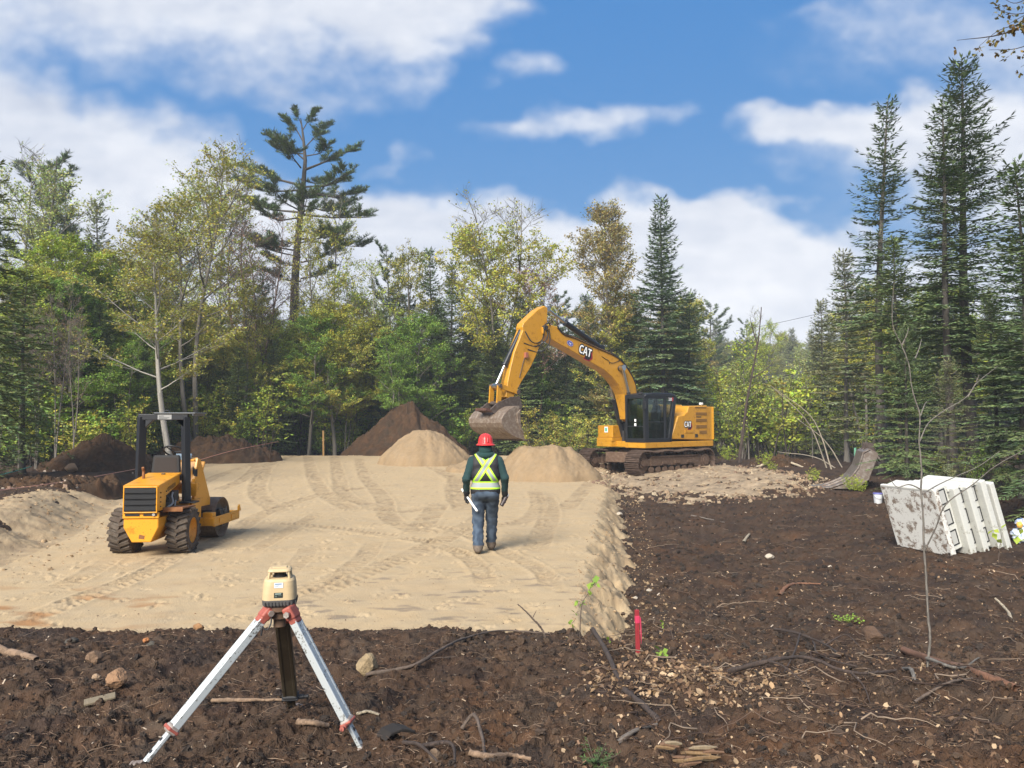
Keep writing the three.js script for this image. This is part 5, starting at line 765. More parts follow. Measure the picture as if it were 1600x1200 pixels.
  P('yoke_crossbar', [box(1.10, 0.14, 0.08, 0.04, 0.34, zc + 0.56), box(1.10, 0.14, 0.08, 0.04, 0.34, zc - 0.56), box(0.18, 0.15, 0.14, 0.47, 0.42, zc + 0.50), box(0.34, 0.28, 0.34, 0, 0.42, zc + 0.72)], Y, f); P('scraper', [box(0.88, 0.05, 0.02, 0.04, 0.50, zc + 0.42, -0.5)], K, f); P('drum_bracket', [box(0.04, 0.10, 0.12, 0.55, 0.43, zc), box(0.03, 0.18, 0.05, 0.52, 0.45, zc + 0.16, 0.5), box(0.03, 0.16, 0.04, 0.51, 0.46, zc - 0.12, -0.4)], EN, f); P('exhaust_pipe', [rod(V(-0.16, 1.12, 0.1), V(-0.16, 1.30, 0.1), 0.022), rod(V(-0.16, 1.28, 0.1), V(-0.16, 1.34, 0.14), 0.02)], RU); P('reflector', [disc(0.03, 0.02, -0.27, 0.80, 0.5, 'x', 14), disc(0.03, 0.02, -0.275, 0.80, 0.45, 'x', 14)], std([0.35, 0.04, 0.03], 0.4)); P('bolts', Array.from({ length: 8 }, (_, k) => disc(0.010, 0.012, 0.258, 0.98 - (k % 4) * 0.07, 0.52 - Math.floor(k / 4) * 0.24, 'x', 8)), K, hood); P('hydraulic_hose', [hose([V(0.2, 0.62, -0.5), V(0.34, 0.5, -0.75), V(0.3, 0.42, -0.95)], 0.016), hose([V(0.12, 0.62, -0.5), V(0.22, 0.52, -0.8), V(0.2, 0.44, -0.98)], 0.016)], K);
}
// ================================================================ the person
// a field of tapered capsules joined smoothly, meshed on a grid
function flesh(bones, lo, hi, n, k = 0.03, cut) {
  const N = n, mc = new MarchingCubes(N, new THREE.MeshStandardMaterial(), false, false, 400000), sx = (hi.x - lo.x), sy = (hi.y - lo.y), sz = (hi.z - lo.z), half = N / 2;
  mc.isolation = 0;
  for (let z = 0; z < N; z++) for (let y = 0; y < N; y++) for (let x = 0; x < N; x++) {
    const px = lo.x + (x / N) * sx, py = lo.y + (y / N) * sy, pz = lo.z + (z / N) * sz; let d = 9;
    for (const b of bones) {
      const abx = b.b.x - b.a.x, aby = b.b.y - b.a.y, abz = b.b.z - b.a.z, q = abx * abx + aby * aby + abz * abz || 1e-9, t = clamp(((px - b.a.x) * abx + (py - b.a.y) * aby + (pz - b.a.z) * abz) / q, 0, 1);
      let dx = px - b.a.x - abx * t, dy = py - b.a.y - aby * t, dz = pz - b.a.z - abz * t; dz /= b.flat ?? 1;
      const e = Math.hypot(dx, dy, dz) - lerp(b.r1, b.r2, t), h = clamp(0.5 + 0.5 * (d - e) / k, 0, 1); d = lerp(d, e, h) - k * h * (1 - h);
    }
    if (cut) d = Math.max(d, cut(px, py, pz));
    mc.field[z * N * N + y * N + x] = -d;
  }
  mc.update();
  const c = mc.count, P = mc.positionArray.slice(0, c * 3), Q = mc.normalArray.slice(0, c * 3);
  for (let i = 0; i < c; i++) { P[i * 3] = lo.x + (P[i * 3] * half + half) / N * sx; P[i * 3 + 1] = lo.y + (P[i * 3 + 1] * half + half) / N * sy; P[i * 3 + 2] = lo.z + (P[i * 3 + 2] * half + half) / N * sz; }
  const g = new THREE.BufferGeometry(); g.setAttribute('position', new THREE.BufferAttribute(P, 3)); g.setAttribute('normal', new THREE.BufferAttribute(Q, 3));
  // outward normals from the field's shape
  for (let i = 0; i < c; i += 3) { const a = V(P[i * 3], P[i * 3 + 1], P[i * 3 + 2]), b = V(P[i * 3 + 3], P[i * 3 + 4], P[i * 3 + 5]), d = V(P[i * 3 + 6], P[i * 3 + 7], P[i * 3 + 8]), fn = b.sub(a).cross(d.sub(a)); for (let j = 0; j < 3; j++) { const o = (i + j) * 3; const l = Math.hypot(Q[o], Q[o + 1], Q[o + 2]) || 1; Q[o] /= l; Q[o + 1] /= l; Q[o + 2] /= l; if (fn.x * Q[o] + fn.y * Q[o + 1] + fn.z * Q[o + 2] < 0) { Q[o] *= -1; Q[o + 1] *= -1; Q[o + 2] *= -1; } } }
  return g;
}
function paint(g, f) { const p = g.attributes.position, c = new Float32Array(p.count * 3); for (let i = 0; i < p.count; i++) c.set(f(p.getX(i), p.getY(i), p.getZ(i)), i * 3); g.setAttribute('color', new THREE.BufferAttribute(c, 3)); return g; }
{
  const man = thing('person', 'person walking away in red hard hat, dark vest with lime cross and blue jeans', 'person', V(-0.42, 0.0, -12.25), 2 * DEG);
  const B = (a, b, r1, r2, flat) => ({ a: V(...a), b: V(...b), r1, r2, flat });
  // joints: x to the right, z towards the viewer (his back); he steps with his left foot behind
  const hipL = [-0.105, 0.90, 0], hipR = [0.105, 0.90, 0], kneeL = [-0.115, 0.50, -0.03], kneeR = [0.10, 0.51, -0.13], ankL = [-0.115, 0.10, 0.13], ankR = [0.095, 0.10, -0.20];
  const shL = [-0.205, 1.44, 0.0], shR = [0.205, 1.44, 0.0], elL = [-0.300, 1.16, 0.05], elR = [0.305, 1.17, 0.03], wrL = [-0.300, 0.915, -0.02], wrR = [0.305, 0.905, -0.04];
  const legs = [B(hipL, kneeL, 0.118, 0.088), B(kneeL, [-0.115, 0.12, 0.12], 0.088, 0.082), B(hipR, kneeR, 0.118, 0.088), B(kneeR, [0.095, 0.13, -0.19], 0.088, 0.080), B([-0.085, 0.93, 0.03], [0.085, 0.93, 0.03], 0.125, 0.125, 0.95)];
  const torso = [B([-0.075, 1.0, 0.0], [0.075, 1.0, 0.0], 0.135, 0.135, 0.85), B([-0.085, 1.22, 0.0], [0.085, 1.22, 0.0], 0.145, 0.145, 0.85), B([-0.12, 1.38, -0.005], [0.12, 1.38, -0.005], 0.125, 0.125, 0.85), B([0, 1.44, 0], [0, 1.56, -0.02], 0.085, 0.075), B([-0.12, 1.46, 0], [0.12, 1.46, 0], 0.085, 0.085)];
  const arms = [B(shL, elL, 0.078, 0.062), B(elL, wrL, 0.062, 0.046), B(shR, elR, 0.078, 0.062), B(elR, wrR, 0.062, 0.046)];
  const head = [B([0, 1.64, -0.03], [0, 1.73, -0.03], 0.088, 0.098), B([0, 1.60, -0.06], [0, 1.62, -0.075], 0.06, 0.05)];
  const feet = [B([-0.115, 0.085, 0.13], [-0.125, 0.055, -0.06], 0.058, 0.045), B([-0.115, 0.06, 0.17], [-0.115, 0.07, 0.12], 0.05, 0.05), B([0.095, 0.085, -0.20], [0.11, 0.05, -0.38], 0.058, 0.045), B([0.095, 0.06, -0.17], [0.095, 0.07, -0.2], 0.05, 0.05)];
  const body = flesh([...legs, ...torso, ...arms, ...head, ...feet], V(-0.5, -0.02, -0.55), V(0.5, 1.92, 0.42), 116, 0.035, (x, y, z) => -(y - 0.004) );
  const p3 = (x, y, z, s) => n3(x * s, y * s, z * s);
  paint(body, (x, y, z) => {
    if (y < 0.135) { const k = 1 + 0.3 * p3(x, y, z, 30); return [0.13 * k, 0.10 * k, 0.075 * k]; }
    if (y < 0.97 && Math.abs(x) < 0.245) { const w = 0.5 + 0.5 * p3(x, y, z, 9), f = sst(0.2, 0.75, w); return [lerp(0.026, 0.058, f), lerp(0.042, 0.084, f), lerp(0.068, 0.122, f)]; }
    if (Math.abs(x) > 0.24 && y < 0.965) return [0.012, 0.012, 0.013];
    if (y > 1.585 && z < -0.075 && y < 1.72) return [0.42, 0.24, 0.17];
    return [0.010, 0.036, 0.037];
  });
  const cloth = new THREE.MeshStandardMaterial({ color: 0xffffff, roughness: 0.92, vertexColors: true, bumpMap: grain, bumpScale: 0.004 });
  { // folds of the jeans and sleeves
    const p = body.attributes.position, q = body.attributes.normal; for (let i = 0; i < p.count; i++) { const x = p.getX(i), y = p.getY(i), z = p.getZ(i); let a = 0; if (y < 0.98 && y > 0.13) a = 0.010 * n3(x * 9, y * 17, z * 9) + 0.008 * Math.sin(y * 62 + 3 * n3(x * 5, y * 4, z * 5)) * sst(0.5, 0.15, y); else if (Math.abs(x) > 0.2 && y < 1.5) a = 0.006 * n3(x * 12, y * 24, z * 12); p.setXYZ(i, x + q.getX(i) * a, y + q.getY(i) * a * 0.3, z + q.getZ(i) * a); } }
  const uvOf = (g) => boxUV(g);
  const bodyM = new THREE.Mesh(uvOf(body), cloth); bodyM.name = 'body'; man.add(shadows(bodyM));
  // the vest: the trunk a little larger, open at neck and arms
  const vest = flesh(torso.slice(0, 3).map((b) => ({ ...b, r1: b.r1 + 0.020, r2: b.r2 + 0.020 })).concat([B([-0.075, 0.97, 0.005], [0.075, 0.97, 0.005], 0.158, 0.158, 0.85), B([-0.14, 1.475, 0], [-0.07, 1.50, 0], 0.078, 0.078), B([0.14, 1.475, 0], [0.07, 1.50, 0], 0.078, 0.078)]), V(-0.34, 0.86, -0.24), V(0.34, 1.62, 0.24), 124, 0.04, (x, y, z) => Math.max(0.915 - y + 0.01 * n3(x * 8, 2, z * 8), Math.abs(x) - lerp(0.236, 0.195, sst(1.15, 1.42, y)), 0.062 - Math.hypot(x, (y - 1.58) * 0.8)));
  const line = (x, y, x0, y0, x1, y1) => { const dx = x1 - x0, dy = y1 - y0, l = Math.hypot(dx, dy); return Math.abs((x - x0) * dy - (y - y0) * dx) / l; };
  paint(vest, (x, y, z) => {
    const lime = [0.42, 0.78, 0.03], grey = [0.25, 0.27, 0.27], black = [0.012, 0.012, 0.015];
    if (y > 1.005 && y < 1.125) return y > 1.03 && y < 1.10 ? grey : lime;
    if (y >= 1.125 && z > -0.02) { const d = line(x, y, -0.155, 1.12, 0.13, 1.56), e = line(x, y, 0.155, 1.12, -0.13, 1.56), k = d < 0.048 ? d : e < 0.048 ? e : 9; if (k < 0.024) return grey; if (k < 0.048) return lime; }
    if (y >= 1.125 && z <= -0.02) { const d = Math.abs(Math.abs(x) - 0.12); if (d < 0.022) return grey; if (d < 0.045) return lime; }
    return black;
  });
  const vm = new THREE.Mesh(uvOf(vest), new THREE.MeshStandardMaterial({ color: 0xffffff, roughness: 0.7, vertexColors: true })); vm.name = 'vest'; man.add(shadows(vm));
  // hood lying round the neck
  part('hood', [new THREE.TorusGeometry(0.085, 0.042, 12, 28).rotateX(Math.PI / 2 + 0.15).scale(1.15, 1.1, 1.0).translate(0, 1.545, 0.0), new THREE.SphereGeometry(0.105, 24, 16).scale(1, 1.05, 0.8).translate(0, 1.62, 0.025)], std([0.010, 0.040, 0.038], 0.95), man);
  // hard hat
  const hatM = std([0.62, 0.035, 0.032], 0.32), hat = part('hard_hat', [new THREE.LatheGeometry([[0.0, 0.160], [0.035, 0.158], [0.075, 0.142], [0.105, 0.110], [0.120, 0.065], [0.125, 0.012], [0.158, -0.012], [0.160, -0.018], [0.122, -0.004], [0.117, 0.06], [0.0, 0.150]].map(([r, y]) => new THREE.Vector2(r, y)), 40).scale(0.96, 1.05, 1.1).translate(0, 1.705, -0.02), ...[-0.035, 0, 0.035].map((x) => hose([V(x, 1.74, 0.125), V(x, 1.82, 0.09), V(x, 1.874 - Math.abs(x) * 0.2, -0.02), V(x, 1.82, -0.13), V(x, 1.74, -0.165)], 0.009, 20))], hatM, man);
  // gloved hands: palm, four fingers, thumb; closed on what they hold
  const hand = (name, w, s, hold) => {
    const W = V(...w), y = W.y, x = W.x, z = W.z, b = [B([x, y, z], [x, y - 0.075, z - 0.012], 0.036, 0.040, 0.75)];
    for (let f = 0; f < 4; f++) { const fz = z - 0.045 + f * 0.024, L = [0.036, 0.042, 0.040, 0.032][f], k0 = [x + s * 0.008, y - 0.085, fz], k1 = [x + s * 0.006, y - 0.085 - L, fz], k2 = [x - s * 0.022, y - 0.092 - L * 1.25, fz], k3 = [x - s * 0.046, y - 0.084 - L * 0.7, fz]; b.push(B(k0, k1, 0.0125, 0.0115), B(k1, k2, 0.0115, 0.0105), B(k2, k3, 0.0105, 0.0095)); }
    b.push(B([x - s * 0.01, y - 0.02, z - 0.03], [x - s * 0.034, y - 0.065, z - 0.060], 0.017, 0.014), B([x - s * 0.034, y - 0.065, z - 0.060], [x - s * 0.040, y - 0.100, z - 0.052], 0.013, 0.011));
    const g = flesh(b, V(x - 0.12, y - 0.19, z - 0.13), V(x + 0.12, y + 0.06, z + 0.12), 64, 0.010); const m = new THREE.Mesh(uvOf(g), std([0.012, 0.012, 0.013], 0.85)); m.name = name; man.add(shadows(m));
  };
  hand('glove', wrL, -1); hand('glove', wrR, 1);
  // what he carries
  const held = (name, label, cat, geos, mats, parts) => { const t = thing(name, label, cat, man.position.clone(), man.rotation.y); geos.forEach((g, i) => part(parts[i], g, mats[i], t)); return t; };
  held('marking_stick', 'white stick held in the left glove of the walking person', 'stick', [rod(V(-0.375, 0.985, -0.10), V(-0.130, 0.665, 0.14), 0.017, 0.017, 16), [rod(V(-0.133, 0.669, 0.137), V(-0.121, 0.653, 0.149), 0.011, 0.004, 12)]], [std([0.80, 0.80, 0.78], 0.45), std([0.25, 0.25, 0.25], 0.6)], ['shaft', 'tip']);
  const cb = V(0.335, 0.875, -0.055), ct = V(0.268, 0.765, -0.005).sub(cb).multiplyScalar(0.55).negate().add(cb), bb = V(0.252, 0.735, 0.005);
  held('spray_can', 'dark spray can with a white cap in the right glove of the walking person', 'can', [rod(bb, cb, 0.033, 0.033, 20), rod(cb, ct.lerp(cb, 0.45), 0.029, 0.026, 20)], [std([0.05, 0.035, 0.035], 0.4), std([0.80, 0.80, 0.78], 0.5)], ['can_body', 'cap']);
}
// ================================================================ the laser level on its tripod
{
  const alu = std([0.50, 0.53, 0.53], 0.5, { map: texture(512, (u, v) => { const a = tiling(u, v, 26, 61, 3, 0.7), b = tiling(u, v, 5, 62, 3); const m = sst(0.22, 0.5, a + 0.6 * b); return [lerp(1, 0.34, m), lerp(1, 0.31, m), lerp(1, 0.28, m)]; }), metalness: 0.25 });
  alu.map.repeat.set(1.6, 1.6);
  const olive = std([0.072, 0.058, 0.036], 0.55, { map: rustTex }), red = std([0.33, 0.085, 0.06], 0.6, { map: grimeTex }), clampM = std([0.36, 0.34, 0.33], 0.6, { map: rustTex }), blk = std([0.02, 0.02, 0.022], 0.6), brown = std([0.19, 0.125, 0.085], 0.6, { map: rustTex });
  const c = at(437, 946, 4.05), tp = thing('tripod', 'metal survey tripod with red clamps carrying the laser level', 'tripod', V(c.x, groundAt(c.x, c.z), c.z)), up = c.y - tp.position.y, P = (n, g, m, p = tp, l) => part(n, g, m, p, l);
  P('head_plate', [disc(0.075, 0.022, 0, up - 0.006, 0, 'y', 40), disc(0.055, 0.045, 0, up - 0.035, 0, 'y', 32), disc(0.03, 0.06, 0, up - 0.075, 0, 'y', 20)], brown);
  const leg = (hip, knee, foot, mat, w, label) => {   // hip, clamp and foot as points relative to the tripod's base
    const L = new THREE.Group(); L.name = 'leg'; if (label) L.userData.label = label; tp.add(L);
    const out = V(foot.x, 0, foot.z).normalize(), side = V(-out.z, 0, out.x), d = foot.clone().sub(hip).normalize();
    const bm = (a, b, ww, hh) => { const z = b.clone().sub(a), len = z.length(); z.normalize(); const x = side.clone(), y = z.clone().cross(x).normalize(); return new RoundedBoxGeometry(ww, hh, len, 2, Math.min(ww, hh) * 0.25).applyMatrix4(new THREE.Matrix4().makeBasis(x, y, z).setPosition(a.clone().add(b).multiplyScalar(0.5))); };
    const A = (t) => hip.clone().lerp(knee, t), E = (t) => knee.clone().lerp(foot, t), off = (p, s) => p.clone().addScaledVector(side, s);
    P('hinge', [bm(hip.clone().addScaledVector(d, -0.035), A(0.06), w * 1.22, 0.052), rod(off(hip, -w * 0.8), off(hip, w * 0.8), 0.016, 0.016, 12), bm(A(0.02), A(0.10), w * 1.1, 0.042)], red, L);
    P('hinge_cap', [rod(off(hip, w * 0.8), off(hip, w * 0.93), 0.016, 0.016, 6), rod(off(hip, -w * 0.8), off(hip, -w * 0.93), 0.016, 0.016, 6)], clampM, L);
    P('upper_tube', [bm(A(0.06), A(1.0), w, 0.030), bm(off(A(0.07), w * 0.40), off(A(1.0), w * 0.40), w * 0.26, 0.038), bm(off(A(0.07), -w * 0.40), off(A(1.0), -w * 0.40), w * 0.26, 0.038)], mat, L);
    P('clamp', [bm(A(0.965), E(0.10), w * 1.18, 0.056)], mat === olive ? blk : clampM, L); P('clamp_lever', [bm(A(0.985), E(0.05), w * 1.26, 0.063), rod(off(E(0.04), w * 0.6), off(E(0.04), w * 1.0), 0.013, 0.013, 10), rod(off(E(0.04), w * 1.0), off(E(0.02), w * 1.35), 0.008, 0.012, 10)], mat === olive ? blk : red, L);
    P('lower_rail', [bm(E(0.05), E(0.96), w * 0.60, 0.020)], mat === olive ? olive : alu, L);
    P('rail_holes', [0.3, 0.65].map((t) => { const q = E(t), n = out.clone().multiplyScalar(-1); const g = new THREE.CylinderGeometry(0.009, 0.009, 0.026, 12).applyQuaternion(new THREE.Quaternion().setFromUnitVectors(V(0, 1, 0), d.clone().cross(side).normalize())); return g.translate(q.x, q.y, q.z); }), blk, L);
    P('foot_spike', [rod(E(0.94), E(1.10), 0.018, 0.003, 10), bm(E(0.90), E(0.97), w * 0.7, 0.03), (() => { const a = E(0.93), b = off(a, w * 0.55).addScaledVector(out, 0.055); return beam(a, b, 0.045, 0.012); })()], clampM, L);
  };
  const rel = (p) => p.sub(tp.position);
  const hipAt = (px, py, d) => rel(at(px, py, d)), soilPt = (px, py) => rel(hit(px, py).add(V(0, -0.015, 0)));
  { const f = soilPt(566, 1166), h = hipAt(455, 957, 3.98); leg(h, h.clone().lerp(f, 0.80), f, alu, 0.066); }
  { const f = rel(hit(300, 1098).add(V(0, 0, 0))); const foot = (() => { const a = at(418, 956, 4.0), q = at(268, 1140, 3.72), d = q.clone().sub(a); let t = 1; for (let i = 0; i < 400; i++) { const p = a.clone().addScaledVector(d, t); if (p.y < groundAt(p.x, p.z)) break; t += 0.005; } return [rel(a.clone()), rel(q.clone()), rel(a.clone().addScaledVector(d, t))]; })(); leg(foot[0], foot[1], foot[2], alu, 0.058); }
  { const f = soilPt(456, 1104), h = hipAt(440, 957, 4.12); leg(h, h.clone().lerp(f, 0.86), f, olive, 0.074, 'dark olive brown rear leg'); }
  P('strap', [hose([hipAt(424, 965, 3.96), hipAt(423, 975, 3.95), hipAt(417, 984, 3.94), hipAt(409, 979, 3.94)], 0.004, 20), hose([hipAt(411, 979, 3.94), hipAt(409, 986, 3.94), hipAt(408, 993, 3.94)], 0.005, 12)], blk);
  // the instrument
  const tan = std([0.50, 0.375, 0.21], 0.55), grey = std([0.075, 0.070, 0.066], 0.7), lv = thing('laser_level', 'tan rotating laser level with dark grey base on the tripod', 'laser level', V(c.x, c.y + 0.002, c.z), 12 * DEG), Q = (n, g, m, p = lv) => part(n, g, m, p);
  const squircle = (w, r, n = 10) => { const s = []; for (let q = 0; q < 4; q++) for (let i = 0; i <= n; i++) { const a = (q + i / n) * Math.PI / 2, cx = (q === 0 || q === 3 ? 1 : -1) * (w / 2 - r), cy = (q < 2 ? 1 : -1) * (w / 2 - r); s.push([cx + Math.cos(a) * r, cy + Math.sin(a) * r]); } return s; };
  const loft = (levels) => { const T = [], I = []; levels.forEach(([y, w, r]) => { for (const [x, z] of squircle(w, r)) T.push(x, y, z); }); const n = 44; for (let l = 0; l + 1 < levels.length; l++) for (let i = 0; i < n; i++) { const a = l * n + i, b = l * n + (i + 1) % n; I.push(a, a + n, b, b, a + n, b + n); } const top = (levels.length - 1) * n, k = T.length / 3; T.push(0, levels.at(-1)[0], 0); for (let i = 0; i < n; i++) I.push(top + i, k, top + (i + 1) % n); const k0 = T.length / 3; T.push(0, levels[0][0], 0); for (let i = 0; i < n; i++) I.push(i, (i + 1) % n, k0); const g = new THREE.BufferGeometry(); g.setAttribute('position', new THREE.Float32BufferAttribute(T, 3)); g.setIndex(I); const h = g.toNonIndexed(); h.computeVertexNormals(); return h; };
  Q('base', loft([[0.0, 0.120, 0.05], [0.006, 0.150, 0.045], [0.016, 0.164, 0.04], [0.040, 0.168, 0.04], [0.042, 0.166, 0.04]]), grey);
  Q('base_ribs', Array.from({ length: 9 }, (_, i) => [box(0.007, 0.022, 0.006, -0.066 + i * 0.0165, 0.024, 0.084, 0, 0, 0, 0.002), box(0.006, 0.022, 0.007, 0.084, 0.024, -0.066 + i * 0.0165, 0, 0, 0, 0.002)]), std([0.045, 0.043, 0.042], 0.8));
  Q('housing', loft([[0.042, 0.168, 0.04], [0.075, 0.166, 0.042], [0.115, 0.160, 0.045], [0.135, 0.154, 0.046], [0.144, 0.144, 0.046], [0.148, 0.128, 0.044]]), tan);
  Q('prism', [disc(0.030, 0.030, 0, 0.163, 0, 'y', 28), disc(0.036, 0.006, 0, 0.151, 0, 'y', 28)], blk); Q('prism_window', box(0.05, 0.02, 0.05, 0, 0.163, 0, 0, 0, 0, 0.004), std([0.03, 0.035, 0.04], 0.1));
  for (const [sx, sz] of [[-1, -1], [1, -1], [-1, 1], [1, 1]]) Q('post', beam(V(sx * 0.052, 0.145, sz * 0.052), V(sx * 0.046, 0.182, sz * 0.046), 0.012, 0.012), tan);
  Q('top_cap', loft([[0.178, 0.112, 0.022], [0.182, 0.118, 0.024], [0.190, 0.112, 0.024], [0.195, 0.094, 0.024]]), tan); Q('grip', [box(0.07, 0.006, 0.05, 0, 0.197, 0, 0, 0, 0, 0.003)], tan);
  const lab = (n, y, w, h, draw) => { const m = decal(n, w, h, draw, lv, V(0.0, y, 0.0838 - (y - 0.042) * 0.040 + 0.001), new THREE.Euler(-0.05, 0, 0), 128); return m; };
  lab('label', 0.118, 0.044, 0.026, (x, w, h) => { x.fillStyle = '#cfd4da'; x.fillRect(0, 0, w, h); x.fillStyle = '#5c7290'; x.fillRect(w * 0.1, h * 0.16, w * 0.75, h * 0.2); x.fillStyle = '#8b9099'; x.fillRect(w * 0.1, h * 0.52, w * 0.5, h * 0.1); x.fillRect(w * 0.1, h * 0.72, w * 0.4, h * 0.1); });
  lab('label', 0.068, 0.044, 0.026, (x, w, h) => { x.fillStyle = '#1d2320'; x.fillRect(0, 0, w, h); x.fillStyle = '#9fb0a6'; x.fillRect(w * 0.1, h * 0.14, w * 0.7, h * 0.16); x.fillStyle = '#57655d'; x.fillRect(w * 0.12, h * 0.5, w * 0.2, h * 0.34); x.fillRect(w * 0.45, h * 0.5, w * 0.4, h * 0.12); });
}
// ================================================================ the white panels
{
  const dirty = texture(512, (u, v) => { const a = tiling(u, v, 7, 71, 4, 0.65), b = tiling(u, v, 44, 72, 3, 0.7), k = tiling(u, v, 3, 73, 2), m = sst(-0.02, 0.30, a * 0.8 + b * 0.4 + k * 0.35); const s = sst(0.6, 0.75, b); return [lerp(1, 0.24, m * 0.9) * (1 - s * 0.4), lerp(1, 0.16, m * 0.9) * (1 - s * 0.5), lerp(1, 0.11, m * 0.9) * (1 - s * 0.55)]; });
  const light = texture(512, (u, v) => { const a = tiling(u, v, 5, 75, 4, 0.6), b = tiling(u, v, 50, 76, 3, 0.7); const m = sst(0.45, 0.75, a + b * 0.4); return [lerp(1, 0.55, m), lerp(1, 0.52, m), lerp(0.98, 0.42, m)]; });
  dirty.repeat.set(0.7, 0.7); light.repeat.set(0.7, 0.7);
  const Wm = std([0.56, 0.56, 0.53], 0.75, { map: light, bumpMap: grainB, bumpScale: 0.01 }), Dm = std([0.66, 0.65, 0.61], 0.8, { map: dirty, bumpMap: grainB, bumpScale: 0.01 }), K = std([0.02, 0.02, 0.022], 0.8), Ins = std([0.40, 0.40, 0.38], 0.8);
  // each panel: u along the stack, height, v away from the viewer; it leans back along -u
  const near = [[1489, 868, 0], [1521, 869, 1], [1543, 867, 1], [1569, 862.5, 1], [1583, 857, 1]], v = V(-0.30, 0, -0.954), lean = Math.atan2(0.385, 1.16);
  const words = ['white panel with heavily stained face, front one of the leaning stack', 'white slotted panel directly behind the stained front panel', 'white slotted panel in the middle of the leaning stack', 'white slotted panel, last but one towards the right of the leaning stack', 'white slotted panel at the right end of the leaning stack'];
  near.forEach(([px, py, slots], i) => {
    const q = hit(1489, 868); q.addScaledVector(V(0.954, 0, -0.30), [0, 0.42, 0.72, 1.04, 1.25][i]); q.y = groundAt(q.x, q.z) - 0.03;
    const g = thing('white_panel', words[i], 'panel', q, Math.atan2(-v.z, v.x) + Math.PI * 0, 'white panels leaning in a stack');
    // local: x = v (away), y up, z = across the stack (towards -u); lean about x
    const t = new THREE.Matrix4().makeRotationX(-lean), W = 1.22, H = 1.2 + 0.015 * i, S = (geo) => geo.applyMatrix4(t);
    const P = (n, geo, m, par = g) => part(n, [].concat(geo).flat().map(S), m, par), sg = 1;
    const th = [0.10, 0.13, 0.12, 0.12, 0.11][i];
    P('slab', box(W, H, th, W / 2, H / 2, th / 2, 0, 0, 0, 0.02), i ? Wm : Dm);
    P('rim', i ? [box(W * 0.92, 0.07, 0.04, W / 2 + 0.04, H - 0.03, -0.012, 0, 0, 0, 0.015)] : [box(W * 0.97, 0.05, 0.05, W / 2, H - 0.01, 0.02, 0, 0, 0, 0.015)], Wm);
    const gap = [0.40, 0.285, 0.305, 0.20, 0.05][i], led = gap - th;
    if (led > 0.02) {
      P('side_ledge', [box(W * 0.90, H * 0.96, led, W / 2 + 0.06, H / 2 - 0.01, th + led / 2 - 0.004, 0, 0, 0, 0.025)], Wm);
      const fx = W / 2 + 0.06 - W * 0.45, sw = Math.max(0.05, Math.min(0.12, led * 0.62)), zc = th + led * 0.55;
      for (const y of [0.20, 0.51, 0.82]) { const yy = y * H; P('slot_frame', [box(0.014, 0.27, 0.018, fx - 0.003, yy, zc + sw / 2, 0, 0, 0, 0.003), box(0.014, 0.022, sw, fx - 0.003, yy + 0.125, zc, 0, 0, 0, 0.003), box(0.014, 0.022, sw, fx - 0.003, yy - 0.125, zc, 0, 0, 0, 0.003)], K); P('slot_insert', box(0.01, 0.235, sw * 0.9, fx - 0.001, yy, zc - 0.006, 0, 0, 0, 0.003), Ins); }
    }
  });
  { const q = hit(1372, 787), b = thing('bucket', 'small white bucket with blue lid left of the leaning white panels', 'bucket', V(q.x, q.y - 0.01, q.z)); part('body', new THREE.LatheGeometry([[0, 0], [0.095, 0], [0.112, 0.25], [0.118, 0.25], [0.118, 0.262], [0.112, 0.262]].map(([r, y]) => new THREE.Vector2(r, y)), 32), std([0.66, 0.68, 0.70], 0.5), b); part('lid', new THREE.LatheGeometry([[0, 0.288], [0.108, 0.290], [0.122, 0.280], [0.122, 0.258], [0.112, 0.258]].map(([r, y]) => new THREE.Vector2(r, y)), 32), std([0.13, 0.13, 0.36], 0.5), b); part('handle', hose([V(-0.115, 0.22, 0), V(-0.10, 0.17, 0.09), V(0, 0.14, 0.125), V(0.10, 0.17, 0.09), V(0.115, 0.22, 0)], 0.004, 24), std([0.1, 0.1, 0.1], 0.5), b); }
  { const q = hit(1592, 848), b = thing('bag', 'crumpled blue and white sack beside the right end of the white panels', 'sack', V(q.x + 0.05, q.y, q.z)), R = rng(31), mk = (sx, sy, sz, x, y, z) => { const g = new THREE.SphereGeometry(1, 28, 18), p = g.attributes.position; for (let i = 0; i < p.count; i++) { const a = V().fromBufferAttribute(p, i), k = 1 + 0.22 * n3(a.x * 2 + x, a.y * 2, a.z * 2) + 0.09 * n3(a.x * 6, a.y * 6 + x, a.z * 6); p.setXYZ(i, a.x * k, a.y * k, a.z * k); } g.computeVertexNormals(); return g.scale(sx, sy, sz).translate(x, y, z); }; const tex = canvasTexture(128, 128, (c, w, h) => { c.fillStyle = '#c9d0da'; c.fillRect(0, 0, w, h); c.fillStyle = '#5b7fae'; c.fillRect(0, h * 0.3, w, h * 0.16); c.fillStyle = '#8aa3c4'; c.fillRect(w * 0.2, h * 0.6, w * 0.5, h * 0.12); c.fillStyle = '#d8a24a'; c.fillRect(w * 0.05, h * 0.05, w * 0.2, h * 0.12); }); tex.wrapS = tex.wrapT = THREE.RepeatWrapping; tex.repeat.set(2.2, 2.2); part('sack', [mk(0.26, 0.16, 0.22, 0.1, 0.13, 0), mk(0.22, 0.14, 0.2, 0.22, 0.32, -0.1)], std([0.85, 0.87, 0.9], 0.6, { map: tex }), b); part('tie', mk(0.05, 0.06, 0.05, -0.06, 0.34, 0.05), std([0.75, 0.42, 0.08], 0.6), b); }
}
